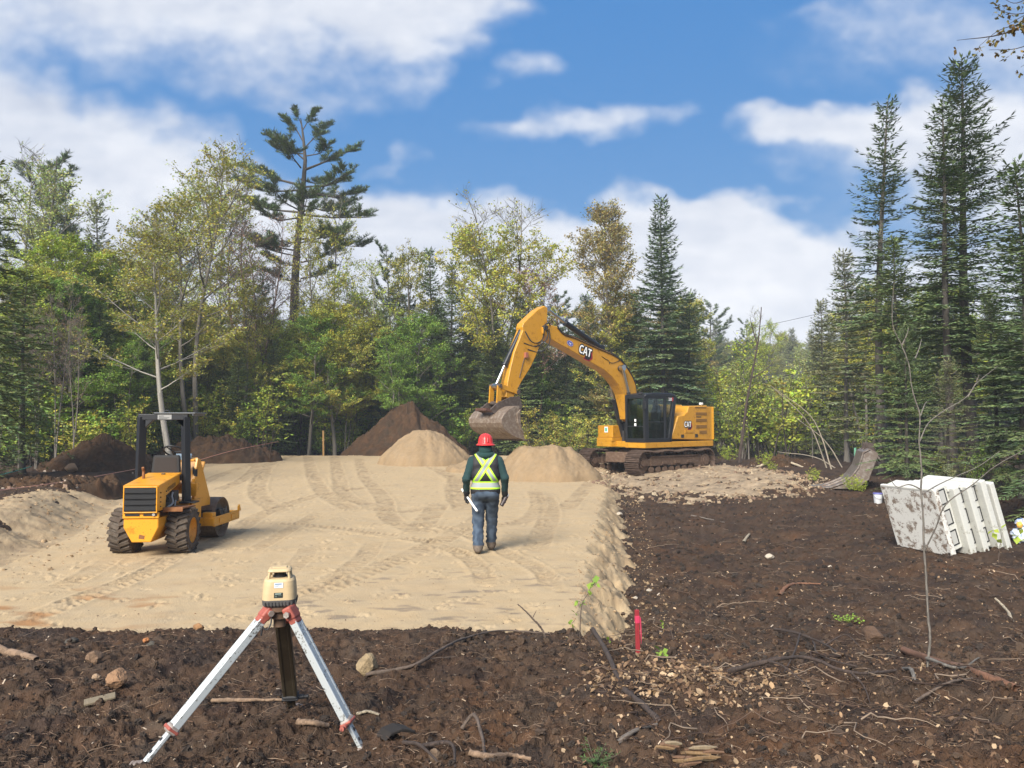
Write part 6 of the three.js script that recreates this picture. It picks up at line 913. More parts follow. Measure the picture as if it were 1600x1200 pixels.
// ================================================================ stakes, lines, the spare bucket
{
  const wood = (c) => std(c, 0.85, { map: barkTex });
  { const p = hit(997, 1022), s = thing('stake', 'short red stake with pink ribbon at the corner of the sand', 'stake', V(p.x, p.y - 0.05, p.z), 0.3); s.rotation.z = 0.02; part('post', [box(0.030, 0.40, 0.026, 0, 0.20, 0, 0, 0, 0, 0.003)], std([0.40, 0.030, 0.040], 0.7, { map: barkTex }), s); part('ribbon', [box(0.033, 0.06, 0.029, 0.001, 0.325, 0.0, 0, 0, 0, 0.004), plate([[0.018, 0.35], [0.026, 0.33], [0.027, 0.20], [0.022, 0.13], [0.018, 0.22]], 0.003, 0.001).translate(0, 0, 0.018)], std([0.55, 0.04, 0.10], 0.6), s); }
  { const p = at(505, 708, 41.5), s = thing('stake', 'tall thin wooden stake at the back edge of the sand', 'stake', V(p.x, groundAt(p.x, p.z) - 0.1, p.z)); part('post', box(0.085, 1.45, 0.06, 0, 0.72, 0, 0, 0.4, 0.02, 0.006), wood([0.46, 0.27, 0.10]), s); part('nail_mark', box(0.12, 0.08, 0.012, 0.0, 0.92, 0.04, 0, 0.4, 0, 0.003), wood([0.5, 0.32, 0.14]), s); }
  const cord = (name, label, pts, r, m, cat = 'line') => { const L = pts.map((p) => p.clone()), o = new THREE.Mesh(boxUV(hose(L, r, 40, 5).toNonIndexed()), m); o.name = numbered(name); scene.add(shadows(o)); return tag(o, label, cat); };
  cord('string_line', 'pinkish string line running in front of the left soil heap', [at(-30, 770, 17), at(70, 757, 19), at(140, 746, 22), at(222, 731, 26)], 0.009, std([0.52, 0.27, 0.20], 0.8), 'string');
  cord('string_line', 'pinkish string line running over the long rooty soil heap', [at(300, 722, 30), at(360, 705, 33), at(435, 690, 38)], 0.011, std([0.50, 0.24, 0.18], 0.8), 'string');
  cord('green_cord', 'green cord strung between trunks at the left edge', [at(-20, 747, 22), at(20, 737, 23), at(48, 729, 24)], 0.016, std([0.10, 0.40, 0.30], 0.7), 'cord');
  const cable = std([0.015, 0.015, 0.016], 0.6);
  cord('overhead_cable', 'lower of two black cables crossing the gap behind the excavator', [at(1085, 616, 62), at(1180, 607, 58), at(1265, 599, 54), at(1350, 588, 50)], 0.035, cable, 'cable');
  cord('overhead_cable', 'upper of two black cables crossing the gap behind the excavator', [at(1085, 607, 62), at(1180, 597, 58), at(1262, 580, 54), at(1360, 566, 50)], 0.024, cable, 'cable');
  cord('overhead_cable', 'thin cable seen against the cloud in the gap', [at(1150, 517, 80), at(1208, 506, 76), at(1258, 495, 72), at(1330, 478, 66)], 0.018, cable, 'cable');
  { // the spare bucket: a wide curved blade lying on its back
    const p = at(1330, 748, 23.5); p.y = groundAt(p.x, p.z); const b = thing('spare_bucket', 'wide grey steel digging bucket lying under the fir boughs', 'bucket', p, -0.30), st = std([0.26, 0.24, 0.225], 0.5, { map: rustTex, metalness: 0.35 });
    const out = [[-1.02, 0.03], [-0.60, 0.07], [-0.28, 0.20], [-0.02, 0.42], [0.16, 0.68], [0.25, 0.95], [0.30, 1.12], [0.48, 1.22], [0.70, 1.10], [0.80, 0.85]], inn = out.slice().reverse().map(([x, y], i) => [x - 0.03, y + 0.035]);
    part('shell', plate([...out, ...inn], 1.5, 0.008).translate(0, 0, -0.2), st, b); for (const z of [0.56, -0.96]) part('side_plate', plate([[-0.60, 0.05], [-0.28, 0.18], [-0.02, 0.40], [0.16, 0.66], [0.25, 0.93], [0.30, 1.1], [0.48, 1.2], [0.70, 1.08], [0.55, 0.7], [0.42, 0.35], [0.1, 0.06]], 0.05, 0.01).translate(0, 0, z), st, b);
    part('cutting_edge', box(0.30, 0.05, 1.56, -0.98, 0.045, -0.2, 0, 0, 0.06), std([0.34, 0.32, 0.30], 0.45, { metalness: 0.5, map: rustTex }), b); part('ear', [plate([[0.30, 1.05], [0.42, 1.42], [0.62, 1.40], [0.72, 1.05]], 0.06, 0.01).translate(0, 0, 0.05), plate([[0.30, 1.05], [0.42, 1.42], [0.62, 1.40], [0.72, 1.05]], 0.06, 0.01).translate(0, 0, -0.45)], std([0.07, 0.055, 0.05], 0.8, { map: rustTex }), b); part('stiffener', [box(0.9, 0.05, 0.07, -0.42, 0.22, 0.15, 0, 0, 0.42), box(0.9, 0.05, 0.07, -0.42, 0.22, -0.5, 0, 0, 0.42)], st, b);
  }
  { const p = hit(1400, 752), s = thing('fence_post', 'green metal post behind the white panels', 'post', V(p.x, p.y, p.z - 3)); part('post', box(0.07, 1.0, 0.05, 0, 0.5, 0), std([0.16, 0.40, 0.26], 0.6), s); const q = thing('fence_post', 'rusty brown post just right of the green metal post', 'post', V(p.x + 0.22, p.y, p.z - 3)); part('post', [box(0.07, 0.95, 0.05, 0, 0.47, 0), box(0.10, 0.03, 0.05, 0, 0.8, 0)], std([0.10, 0.04, 0.03], 0.8), q); }
}
// ================================================================ stems, sticks, stones one can point at
function stick(name, label, cat, pts, r0, r1, mat, more = [], group) {   // a branch lying or standing: a knobbly tapering limb
  const o = thing(name, label, cat, pts[0].clone(), 0, group), T = new Tris(), R = rng(Math.round(Math.abs(pts[0].x * 1000 + pts[0].z * 77)) + 3);
  const limb = (P, a, b) => { const c = new THREE.CatmullRomCurve3(P.map((p) => p.clone().sub(pts[0]))), n = Math.max(6, P.length * 5), Q = c.getPoints(n).map((p) => p.add(V((R() - 0.5) * a * 0.3, (R() - 0.5) * a * 0.3, (R() - 0.5) * a * 0.3))); T.tube(Q, Q.map((_, i) => lerp(a, b, i / n) * (0.85 + 0.3 * R())), a > 0.012 ? 8 : 5, () => { const k = 0.75 + 0.5 * R(); return [k, k, k]; }); };
  limb(pts, r0, r1); const m = new THREE.Mesh(T.geometry(), mat); m.name = 'limb'; o.add(shadows(m));
  for (const [P, a, b] of more) { const U = new Tris(), save = T; const c = new THREE.CatmullRomCurve3(P.map((p) => p.clone().sub(pts[0]))), n = Math.max(6, P.length * 5), Q = c.getPoints(n); U.tube(Q, Q.map((_, i) => lerp(a, b, i / n)), 5, () => { const k = 0.75 + 0.5 * R(); return [k, k, k]; }); const e = new THREE.Mesh(U.geometry(), mat); e.name = 'side_branch'; o.add(shadows(e)); }
  return o;
}
{
  const onG = (px, py, up = 0) => { const p = hit(px, py); p.y += up; return p; };
  const seen = (d) => (px, py) => at(px, py, d);
  const B1 = bark([0.15, 0.11, 0.085]), B2 = bark([0.075, 0.052, 0.042]), B3 = bark([0.30, 0.20, 0.13]), B4 = bark([0.24, 0.20, 0.165]), PALE = bark([0.50, 0.42, 0.30]), RED = bark([0.24, 0.115, 0.065]), GREY = bark([0.22, 0.195, 0.165]);
  { // the bare sapling by the panels
    const b = onG(1449, 1042), d = -b.z, s = seen(d), q = (px, py, dz) => at(px, py, d + dz);
    stick('sapling', 'bare crooked sapling standing in front of the white panels', 'sapling', [b, s(1453, 1000), s(1450, 960), s(1447, 900), s(1444, 860), s(1442, 800), s(1439, 765), s(1440, 735), s(1436, 690), s(1437, 648), s(1426, 612), s(1420, 570), s(1409, 540), s(1396, 512), s(1394, 480), s(1397, 440)], 0.0095, 0.002, GREY, [
      [[s(1437, 690), q(1450, 662, 0.1), q(1478, 640, 0.2), q(1508, 622, 0.3), q(1528, 597, 0.4), q(1558, 573, 0.5)], 0.005, 0.002], [[q(1512, 620, 0.3), q(1524, 600, 0.3), q(1530, 585, 0.3)], 0.006, 0.002], [[s(1444, 862), q(1462, 825, -0.1), q(1478, 788, -0.2), q(1520, 757, -0.3), q(1556, 728, -0.4), q(1610, 698, -0.5)], 0.0055, 0.0025], [[s(1441, 772), q(1465, 758, 0.1), q(1495, 744, 0.2), q(1530, 728, 0.3), q(1562, 705, 0.4)], 0.005, 0.002], [[s(1440, 765), q(1420, 757, 0), q(1402, 761, 0), q(1390, 748, 0)], 0.006, 0.002], [[s(1409, 540), q(1416, 525, 0), q(1420, 512, 0)], 0.006, 0.002], [[s(1430, 560), q(1436, 545, 0.1), q(1440, 530, 0.2)], 0.005, 0.002], [[s(1438, 650), q(1446, 630, 0.1), q(1452, 628, 0.2)], 0.005, 0.002], [[b.clone().add(V(0, 0.06, 0)), onG(1490, 1050, 0.03), onG(1530, 1038, 0.05)], 0.014, 0.005]]);
  }
  const L = (name, label, cat, list, r0, r1, m, more) => stick(name, label, cat, list.map(([a, b, u = 0.01]) => onG(a, b, u)), r0, r1, m, (more ?? []).map(([P, a, b]) => [P.map(([x, y, u = 0.01]) => onG(x, y, u)), a, b]));
  L('log', 'long reddish brown log lying by the foot of the bare sapling', 'log', [[1412, 1018, 0.01], [1470, 1040, 0.02], [1530, 1058, 0.02], [1590, 1078, 0.01]], 0.034, 0.026, RED);
  L('stick', 'pale split stick standing up out of the soil near the right edge', 'stick', [[1582, 972, 0.0], [1572, 958, 0.05], [1556, 950, 0.12]], 0.022, 0.012, PALE);
  L('branch', 'stubby light brown branch end at the left edge of the dark soil', 'branch', [[-20, 1018, 0.03], [20, 1026, 0.03], [58, 1033, 0.01]], 0.040, 0.022, B3);
  L('stick', 'straight grey stick lying behind the rear tripod leg', 'stick', [[332, 1098, 0.015], [380, 1099, 0.02], [446, 1096, 0.01]], 0.014, 0.008, B3);
  L('root', 'long thin root sweeping across the soil from the tan rock', 'root', [[572, 1056, 0.01], [640, 1048, 0.03], [690, 1022, 0.04], [730, 1003, 0.04], [790, 990, 0.03], [860, 992, 0.01]], 0.014, 0.007, B1, [[[[650, 1046, 0.02], [672, 1036, 0.03], [712, 1030, 0.02]], 0.006, 0.002]]);
  { const b = onG(852, 996), d = -b.z; stick('twig', 'crooked twig sticking up against the front edge of the sand', 'twig', [b, at(846, 982, d), at(832, 966, d), at(818, 952, d), at(809, 944, d)], 0.012, 0.005, B1, [[[at(832, 966, d), at(836, 958, d), at(838, 954, d)], 0.005, 0.002]]); }
  L('branch', 'thick dark root end rising left of the red stake', 'root', [[926, 1000, 0.10], [942, 1020, 0.06], [958, 1050, 0.04], [975, 1085, 0.0]], 0.020, 0.015, B2);
  L('branch', 'thick brown branch stub lying in the litter below the red stake', 'branch', [[975, 1085, 0.03], [1000, 1108, 0.04], [1032, 1132, 0.01]], 0.019, 0.015, B2);
  L('root', 'curved dark root standing in a loop at the bottom middle', 'root', [[722, 1138, 0.0], [738, 1140, 0.08], [752, 1165, 0.06], [758, 1190, 0.0]], 0.012, 0.008, B1);
  L('stick', 'pale peeled stick lying at the bottom middle', 'stick', [[732, 1182, 0.02], [762, 1188, 0.02], [800, 1186, 0.02], [830, 1190, 0.01]], 0.016, 0.010, B3);
  L('stick', 'pale brown stick in the soil below the dark branch stub', 'stick', [[964, 1164, 0.01], [990, 1152, 0.03], [1026, 1138, 0.02]], 0.013, 0.009, B4);
  L('root', 'fork of thin dark roots at the very bottom centre', 'root', [[630, 1160, 0.0], [655, 1180, 0.05], [690, 1204, 0.02]], 0.010, 0.006, B2, [[[[660, 1182, 0.05], [700, 1170, 0.03], [712, 1200, 0.0]], 0.012, 0.006]]);
  L('stick', 'short brown stick between the rear and right tripod legs', 'stick', [[466, 1134, 0.02], [490, 1138, 0.03], [512, 1140, 0.02]], 0.018, 0.014, B3);
  L('stick', 'whitish stick by the clamp of the right tripod leg', 'stick', [[558, 1118, 0.01], [575, 1117, 0.02], [592, 1119, 0.01]], 0.009, 0.007, PALE);
  L('branch', 'tangled dark branch with forks in the middle right soil', 'branch', [[1210, 985, 0.02], [1250, 1005, 0.10], [1290, 1020, 0.08], [1330, 1050, 0.02]], 0.018, 0.008, B2, [[[[1290, 1020, 0.08], [1320, 1010, 0.12], [1345, 1020, 0.05]], 0.009, 0.004], [[[1250, 1005, 0.1], [1240, 1030, 0.04], [1225, 1052, 0.0]], 0.010, 0.004], [[[1270, 1014, 0.08], [1305, 1044, 0.05], [1380, 1055, 0.02]], 0.009, 0.004]]);
  L('branch', 'long thin dark branch lying through the brush pile at right', 'branch', [[1140, 1056, 0.03], [1200, 1052, 0.08], [1260, 1050, 0.10], [1330, 1070, 0.08], [1400, 1052, 0.02]], 0.018, 0.008, B2, [[[[1200, 1052, 0.08], [1225, 1066, 0.1], [1265, 1082, 0.03]], 0.010, 0.004], [[[1330, 1070, 0.08], [1350, 1085, 0.05], [1360, 1100, 0]], 0.008, 0.003]]);
  L('branch', 'broken reddish branch with pale splintered end among the soil right of the sand', 'branch', [[1218, 932, 0.02], [1232, 918, 0.03], [1250, 915, 0.03], [1282, 914, 0.02]], 0.030, 0.010, RED);
  L('stick', 'grey forked stick under the log on the right', 'stick', [[1412, 1050, 0.02], [1425, 1060, 0.05], [1432, 1082, 0.01]], 0.013, 0.012, GREY);
  L('branch', 'thin grey branch crossing below the bare sapling foot', 'branch', [[1428, 1100, 0.01], [1450, 1094, 0.04], [1480, 1075, 0.03], [1520, 1062, 0.01]], 0.010, 0.006, B1);
  L('stick', 'light stick lying on the flat soil between sand and panels', 'stick', [[1080, 806, 0.01], [1105, 812, 0.02], [1132, 817, 0.01]], 0.022, 0.014, B4);
  L('stick', 'white chip of wood lying on the soil right of the sand slope', 'stick', [[1162, 848, 0.01], [1166, 842, 0.02], [1171, 835, 0.01]], 0.030, 0.02, PALE);
  { const p = hit(1178, 742); stick('board', 'pale board leaning on the small soil heap in the gap', 'board', [at(1172, 734, 33), at(1190, 727, 33), at(1200, 722.5, 33)], 0.06, 0.05, PALE); stick('branch', 'pale branch leaning on the right flank of the small soil heap', 'branch', [at(1236, 723, 33), at(1258, 732, 32.6), at(1276, 744, 32)], 0.05, 0.03, PALE); }
  { const b = at(1155, 735, 37); b.y = groundAt(b.x, b.z); stick('sapling', 'thin dark leaning sapling right behind the excavator', 'sapling', [b, at(1160, 680, 37), at(1167, 630, 37), at(1176, 580, 37), at(1184, 535, 37), at(1190, 480, 37)], 0.085, 0.02, B2, [[[at(1176, 590, 37), at(1200, 575, 37), at(1212, 560, 37)], 0.03, 0.01], [[at(1184, 540, 37), at(1175, 510, 37), at(1172, 495, 37)], 0.03, 0.01]]); }
  { const W = [[[1302, 742], [1270, 655], [1212, 608]], [[1296, 742], [1262, 660], [1204, 602]], [[1318, 740], [1275, 715], [1215, 706]], [[1320, 738], [1290, 690], [1240, 650]]]; W.forEach((w, i) => stick('bare_branch', ['pale bare branch arching left from the brush by the grey bucket', 'second pale bare branch arching left, just above its twin', 'low pale branch reaching left near the ground by the grey bucket', 'short pale branch leaning left out of the brush'][i], 'branch', w.map(([a, b]) => at(a, b, 31 + i * 0.5)), 0.030, 0.010, bark([0.42, 0.36, 0.28]))); }
  // stones
  const stone = (px, py, w, h, label, col, seed) => { const p = hit(px, py), k = -p.z / FOCAL, rx = w * k / 2, ry = h * k / 2 * 1.1, g = new THREE.IcosahedronGeometry(1, 4), q = g.attributes.position; for (let i = 0; i < q.count; i++) { const a = V().fromBufferAttribute(q, i); let s = 1; for (let f = 0; f < 9; f++) { const n = V(Math.sin(seed * 3 + f * 2.4), Math.sin(f * 1.7 + seed), Math.cos(f * 3.1 + seed * 2)).normalize(), dd = a.dot(n); if (dd > 0.62) s = Math.min(s, 0.62 / dd * 1.18); } s *= 1 + 0.05 * n3(a.x * 4 + seed, a.y * 4, a.z * 4); q.setXYZ(i, a.x * s * rx, a.y * s * ry, a.z * s * rx * 0.85); } const m = new THREE.Mesh(boxUV(g), std(col, 0.92, { map: sandMap, bumpMap: grain, bumpScale: 0.01 })); g.computeVertexNormals(); m.name = numbered('rock'); m.position.set(p.x, p.y + ry * 0.65, p.z); m.rotation.y = seed; scene.add(shadows(m)); return tag(m, label, 'rock'); };
  stone(574, 1052, 42, 34, 'large tan rock right of the tripod legs', [0.31, 0.23, 0.13], 1.3); stone(182, 1072, 36, 32, 'reddish tan angular rock in the soil at lower left', [0.29, 0.17, 0.095], 2.2); stone(148, 1036, 26, 22, 'round brown rock behind the angular one at lower left', [0.19, 0.12, 0.075], 3.7); stone(150, 1062, 16, 10, 'small tan stone between the two rocks at lower left', [0.35, 0.24, 0.15], 4.1); stone(228, 1004, 11, 9, 'small orange stone at the edge of the sand left of the tripod', [0.42, 0.17, 0.06], 5.5); stone(310, 984, 18, 11, 'ochre stone at the sand edge behind the left tripod leg', [0.30, 0.16, 0.07], 6.1); stone(237, 1009, 16, 8, 'flat grey stone beside the small orange stone', [0.085, 0.075, 0.06], 6.9); stone(112, 1004, 24, 8, 'flat dark grey stone on the soil at lower left', [0.07, 0.06, 0.048], 7.7); stone(1364, 1002, 34, 26, 'brown clod like rock in the tangle on the right', [0.11, 0.065, 0.04], 8.3); stone(112, 738, 22, 16, 'tan rock on the side of the left soil heap', [0.36, 0.22, 0.12], 9.2); stone(680, 1190, 24, 22, 'brown rock at the bottom edge of the centre', [0.17, 0.115, 0.075], 10.4);
  for (const [px, py, w, lab] of [[1015, 925, 11, 'white stone on the soil at the foot of the sand slope'], [993, 936, 9, 'smaller white stone just left of the one at the sand slope'], [1202, 873, 17, 'flat pale stone half buried in the soil right of the sand'], [1297, 887, 8, 'small white stone on the soil between sand and panels'], [968, 805, 10, 'pale clod at the far foot of the sand slope']]) stone(px, py, w, w * 0.55, lab, [0.48, 0.42, 0.34], px * 0.01);
  { const p = hit(156, 1095), b = thing('board', 'short piece of weathered board lying on the soil at lower left', 'board', V(p.x, p.y + 0.01, p.z), 0.5); b.rotation.x = 0.12; part('plank', box(0.17, 0.014, 0.075, 0, 0, 0, 0, 0, 0.05, 0.003), std([0.25, 0.20, 0.13], 0.9, { map: barkTex }), b); }
  { const p = hit(600, 1150), c = thing('bark_piece', 'black curled piece of bark right of the tripod foot', 'bark', V(p.x + 0.06, p.y, p.z), 0.7); part('curl', plate([[-0.09, 0], [-0.06, 0.035], [0, 0.05], [0.07, 0.035], [0.10, 0.01], [0.07, 0.022], [0, 0.034], [-0.06, 0.02]], 0.10, 0.003).rotateZ(-0.15), std([0.022, 0.017, 0.014], 0.9, { map: barkTex }), c); }
  { const R = rng(91), list = [[1058, 1194, 0.13], [1086, 1180, 0.14], [1076, 1199, 0.12], [1102, 1192, 0.10], [1040, 1178, 0.09]]; list.forEach(([a, b, l], i) => { const p = hit(a, Math.min(b, 1199)), o = thing('wood_splinter', ['pale split wood chunk at the bottom right of the centre', 'long ochre splinter lying over the pale wood chunk', 'reddish splinter at the bottom edge under the ochre one', 'short pale splinter right of the wood chunk', 'tan splinter left of the wood chunk'][i], 'wood', p.clone().add(V(0, 0.008 + 0.004 * i, 0)), -0.5 + R() * 0.9); o.rotation.z = (R() - 0.3) * 0.4; for (let k = 0; k < 3; k++) part('shard', plate([[-l / 2, 0.0], [-l * 0.3, 0.005 + 0.005 * R()], [l * 0.1, 0.007 + 0.006 * R()], [l * (0.42 + 0.15 * R()), 0.004], [l * 0.2, -0.007], [-l * 0.35, -0.005]], 0.008 + 0.008 * R(), 0.002).rotateX(R() * 0.8).rotateY((R() - 0.5) * 0.2).translate(0.02 * k, 0.012 * k, (R() - 0.5) * 0.04), std([[0.30, 0.23, 0.145], [0.25, 0.155, 0.075], [0.19, 0.105, 0.06]][(i + k) % 3], 0.9, { map: barkTex }), o); }); }
  // small plants with few leaves
  const sprig = (label, base, pts, leaves, size, col = LEAF.green) => { const T = new Tris(), C = new Tris(), R = rng(Math.round(base.x * 991)), o = thing('seedling', label, 'plant', base), S = pts.map((p) => p.clone().sub(base)); T.tube(new THREE.CatmullRomCurve3(S).getPoints(14), Array.from({ length: 15 }, (_, i) => lerp(0.006, 0.0025, i / 14)), 5, [1, 1, 1]); for (const l of leaves) { const q = l.clone().sub(base); T.tube([q.clone().add(V(0, -0.03, 0)).lerp(S[S.length - 1], 0.15), q], [0.003, 0.002], 4, [1, 1, 1]); for (let k = 0; k < 3; k++) leafAt(C, q.clone().add(V((R() - 0.5) * 0.02, 0, (R() - 0.5) * 0.02)), R, size * (1 - k * 0.25), tint(R, 0.2), 0.15); } for (const [n, t, m] of [['stem', T, B1], ['leaves', C, col]]) { const e = new THREE.Mesh(t.geometry(), m); e.name = n; o.add(shadows(e)); } return o; };
  { const b = onG(906, 998), d = -b.z, s = seen(d); sprig('slender seedling with round leaves on the front right corner of the sand', b, [b, s(907, 965), s(910, 942), s(920, 925), s(926, 908)], [s(927, 909), s(920, 922), s(908, 944), s(903, 940), s(900, 958), s(893, 975), s(891, 996), s(930, 912)], 0.075); }
  { const b = onG(953, 1008), d = -b.z; sprig('tiny seedling with one green leaf left of the red stake', b, [b, at(952, 1004, d), at(952, 999, d)], [at(952, 1000, d)], 0.06); }
  { const b = onG(1036, 1030), d = -b.z, s = seen(d); sprig('low green seedling in the litter right of the red stake', b, [b, s(1036, 1024), s(1034, 1016)], [s(1033, 1016), s(1040, 1024), s(1046, 1030), s(1030, 1022)], 0.065); }
  { const b = onG(1052, 1000), d = -b.z, s = seen(d); sprig('thin twig with a single hanging green leaf right of the red stake', b, [b, s(1048, 985), s(1040, 972)], [s(1035, 972), s(1036, 978)], 0.065); }
  { const b = onG(1560, 880), d = -b.z, s = seen(d); sprig('small maple seedling in front of the right end of the panels', b, [b, s(1562, 855), s(1566, 832)], [s(1552, 828), s(1566, 826), s(1558, 843), s(1590, 838), s(1598, 826), s(1604, 842)], 0.14, LEAF.lime); }
  { const T = new Tris(), C = new Tris(), R = rng(44), b = onG(930, 1196), o = thing('fir_sprig', 'green tuft of fir needles at the bottom edge of the picture', 'plant', b); for (let i = 0; i < 26; i++) { const a = R() * 6.28, l = 0.05 + 0.09 * R(), e = V(Math.cos(a) * l, 0.02 + 0.07 * R(), Math.sin(a) * l); T.tube([V(0, 0, 0), e], [0.003, 0.0015], 3, [1, 1, 1]); for (let k = 0; k < 14; k++) { const q = e.clone().multiplyScalar(0.3 + 0.7 * R()), t = R() * 6.28, d = V(Math.cos(t), 0.5 * R(), Math.sin(t)).normalize(); spike(C, q, d, V(-d.z, 0.3, d.x), 0.022 + 0.012 * R(), 0.0018, tint(R)); } } for (const [n, t, m] of [['stem', T, B1], ['needles', C, needle([0.06, 0.12, 0.03])]]) { const e = new THREE.Mesh(t.geometry(), m); e.name = n; o.add(shadows(e)); } }
  { const T = new Tris(), C = new Tris(), R = rng(46), b = onG(1325, 972), o = thing('moss_tuft', 'small mossy green plant in the soil in front of the panels', 'plant', b); for (let i = 0; i < 160; i++) leafAt(C, V((R() - 0.5) * 0.28, 0.02 + 0.06 * R(), (R() - 0.5) * 0.22), R, 0.028, tint(R, 0.3), 0.4); T.tube([V(0, -0.02, 0), V(0, 0.04, 0)], [0.01, 0.006], 5, [1, 1, 1]); for (const [n, t, m] of [['stem', T, B1], ['leaves', C, LEAF.green]]) { const e = new THREE.Mesh(t.geometry(), m); e.name = n; o.add(shadows(e)); } }
  // the maple that hangs in from the right: its stem stands beyond the frame
  { const D = 8.5, T = new Tris(), C = new Tris(), R = rng(48), x0 = at(1900, 600, D), base = V(x0.x, groundAt(x0.x, x0.z), x0.z), o = thing('overhanging_maple', 'maple twigs with bronze young leaves hanging into the upper right corner', 'tree', base), l = (px, py, dz = 0) => at(px, py, D + dz).sub(base), cr = () => [0.8 + 0.4 * R(), 0.8 + 0.4 * R(), 0.8]; T.tube([V(0, 0, 0), l(1890, 300), l(1880, 0), l(1870, -250)], [0.16, 0.14, 0.12, 0.09], 8, [1, 1, 1]);
    const tw = (pts, r) => { const P = new THREE.CatmullRomCurve3(pts).getPoints(16); T.tube(P, P.map((_, i) => lerp(r, 0.002, i / 16)), 4, [0.8, 0.8, 0.8]); for (let i = 3; i <= 16; i++) for (let k = 0; k < 2; k++) { const q = P[i].clone().add(V((R() - 0.5) * 0.10, -0.02 - 0.08 * R(), (R() - 0.5) * 0.12)); if (R() < 0.72) for (let j = 0; j < 3; j++) leafAt(C, q, R, 0.040 + 0.02 * R(), cr(), 0.1); } };
    tw([l(1880, -60), l(1740, -20), l(1640, 20), l(1570, 52), l(1495, 63, -0.2)], 0.03); tw([l(1640, 22), l(1600, 36), l(1560, 48), l(1530, 72, 0.1)], 0.008); tw([l(1740, -20), l(1660, 0), l(1590, 22, 0.2), l(1552, 12, 0.2)], 0.012); tw([l(1700, -10), l(1640, 50, -0.1), l(1592, 75, -0.1), l(1545, 78, -0.1)], 0.010); tw([l(1680, 20), l(1630, 80, 0.1), l(1595, 105, 0.1)], 0.008); tw([l(1690, -30), l(1620, -10, 0.3), l(1585, 5, 0.3), l(1560, -8, 0.3)], 0.010); tw([l(1660, 10), l(1610, 20, -0.2), l(1575, 38, -0.3)], 0.008);
    for (const [n, t, m] of [['trunk', T, BARK.dark], ['crown', C, leafy([0.20, 0.155, 0.05], 0.3)]]) { const e = new THREE.Mesh(t.geometry(), m); e.name = n; o.add(shadows(e)); } }
}
{ const w = (px, py, d, h, lab) => { const p = at(px, py, d); tree('weed', proto.bush[1], BARK.brown, LEAF.lime, p.x, p.z, h, lab, null, { turn: px, wide: 1.1, category: 'plant' }); };
  w(1196, 734, 33, 0.7, 'small green weed at the foot of the small soil heap'); w(1206, 742, 31, 0.45, 'low green weed in front of the small soil heap'); w(1272, 756, 25, 0.5, 'low green weed left of the grey steel bucket'); w(1330, 750, 22.5, 0.55, 'green weed in front of the grey steel bucket'); w(1342, 748, 22.5, 0.5, 'green weed right beside the one in front of the grey bucket'); w(1136, 722, 40, 1.0, 'rounded green bush right of the excavator tracks'); }
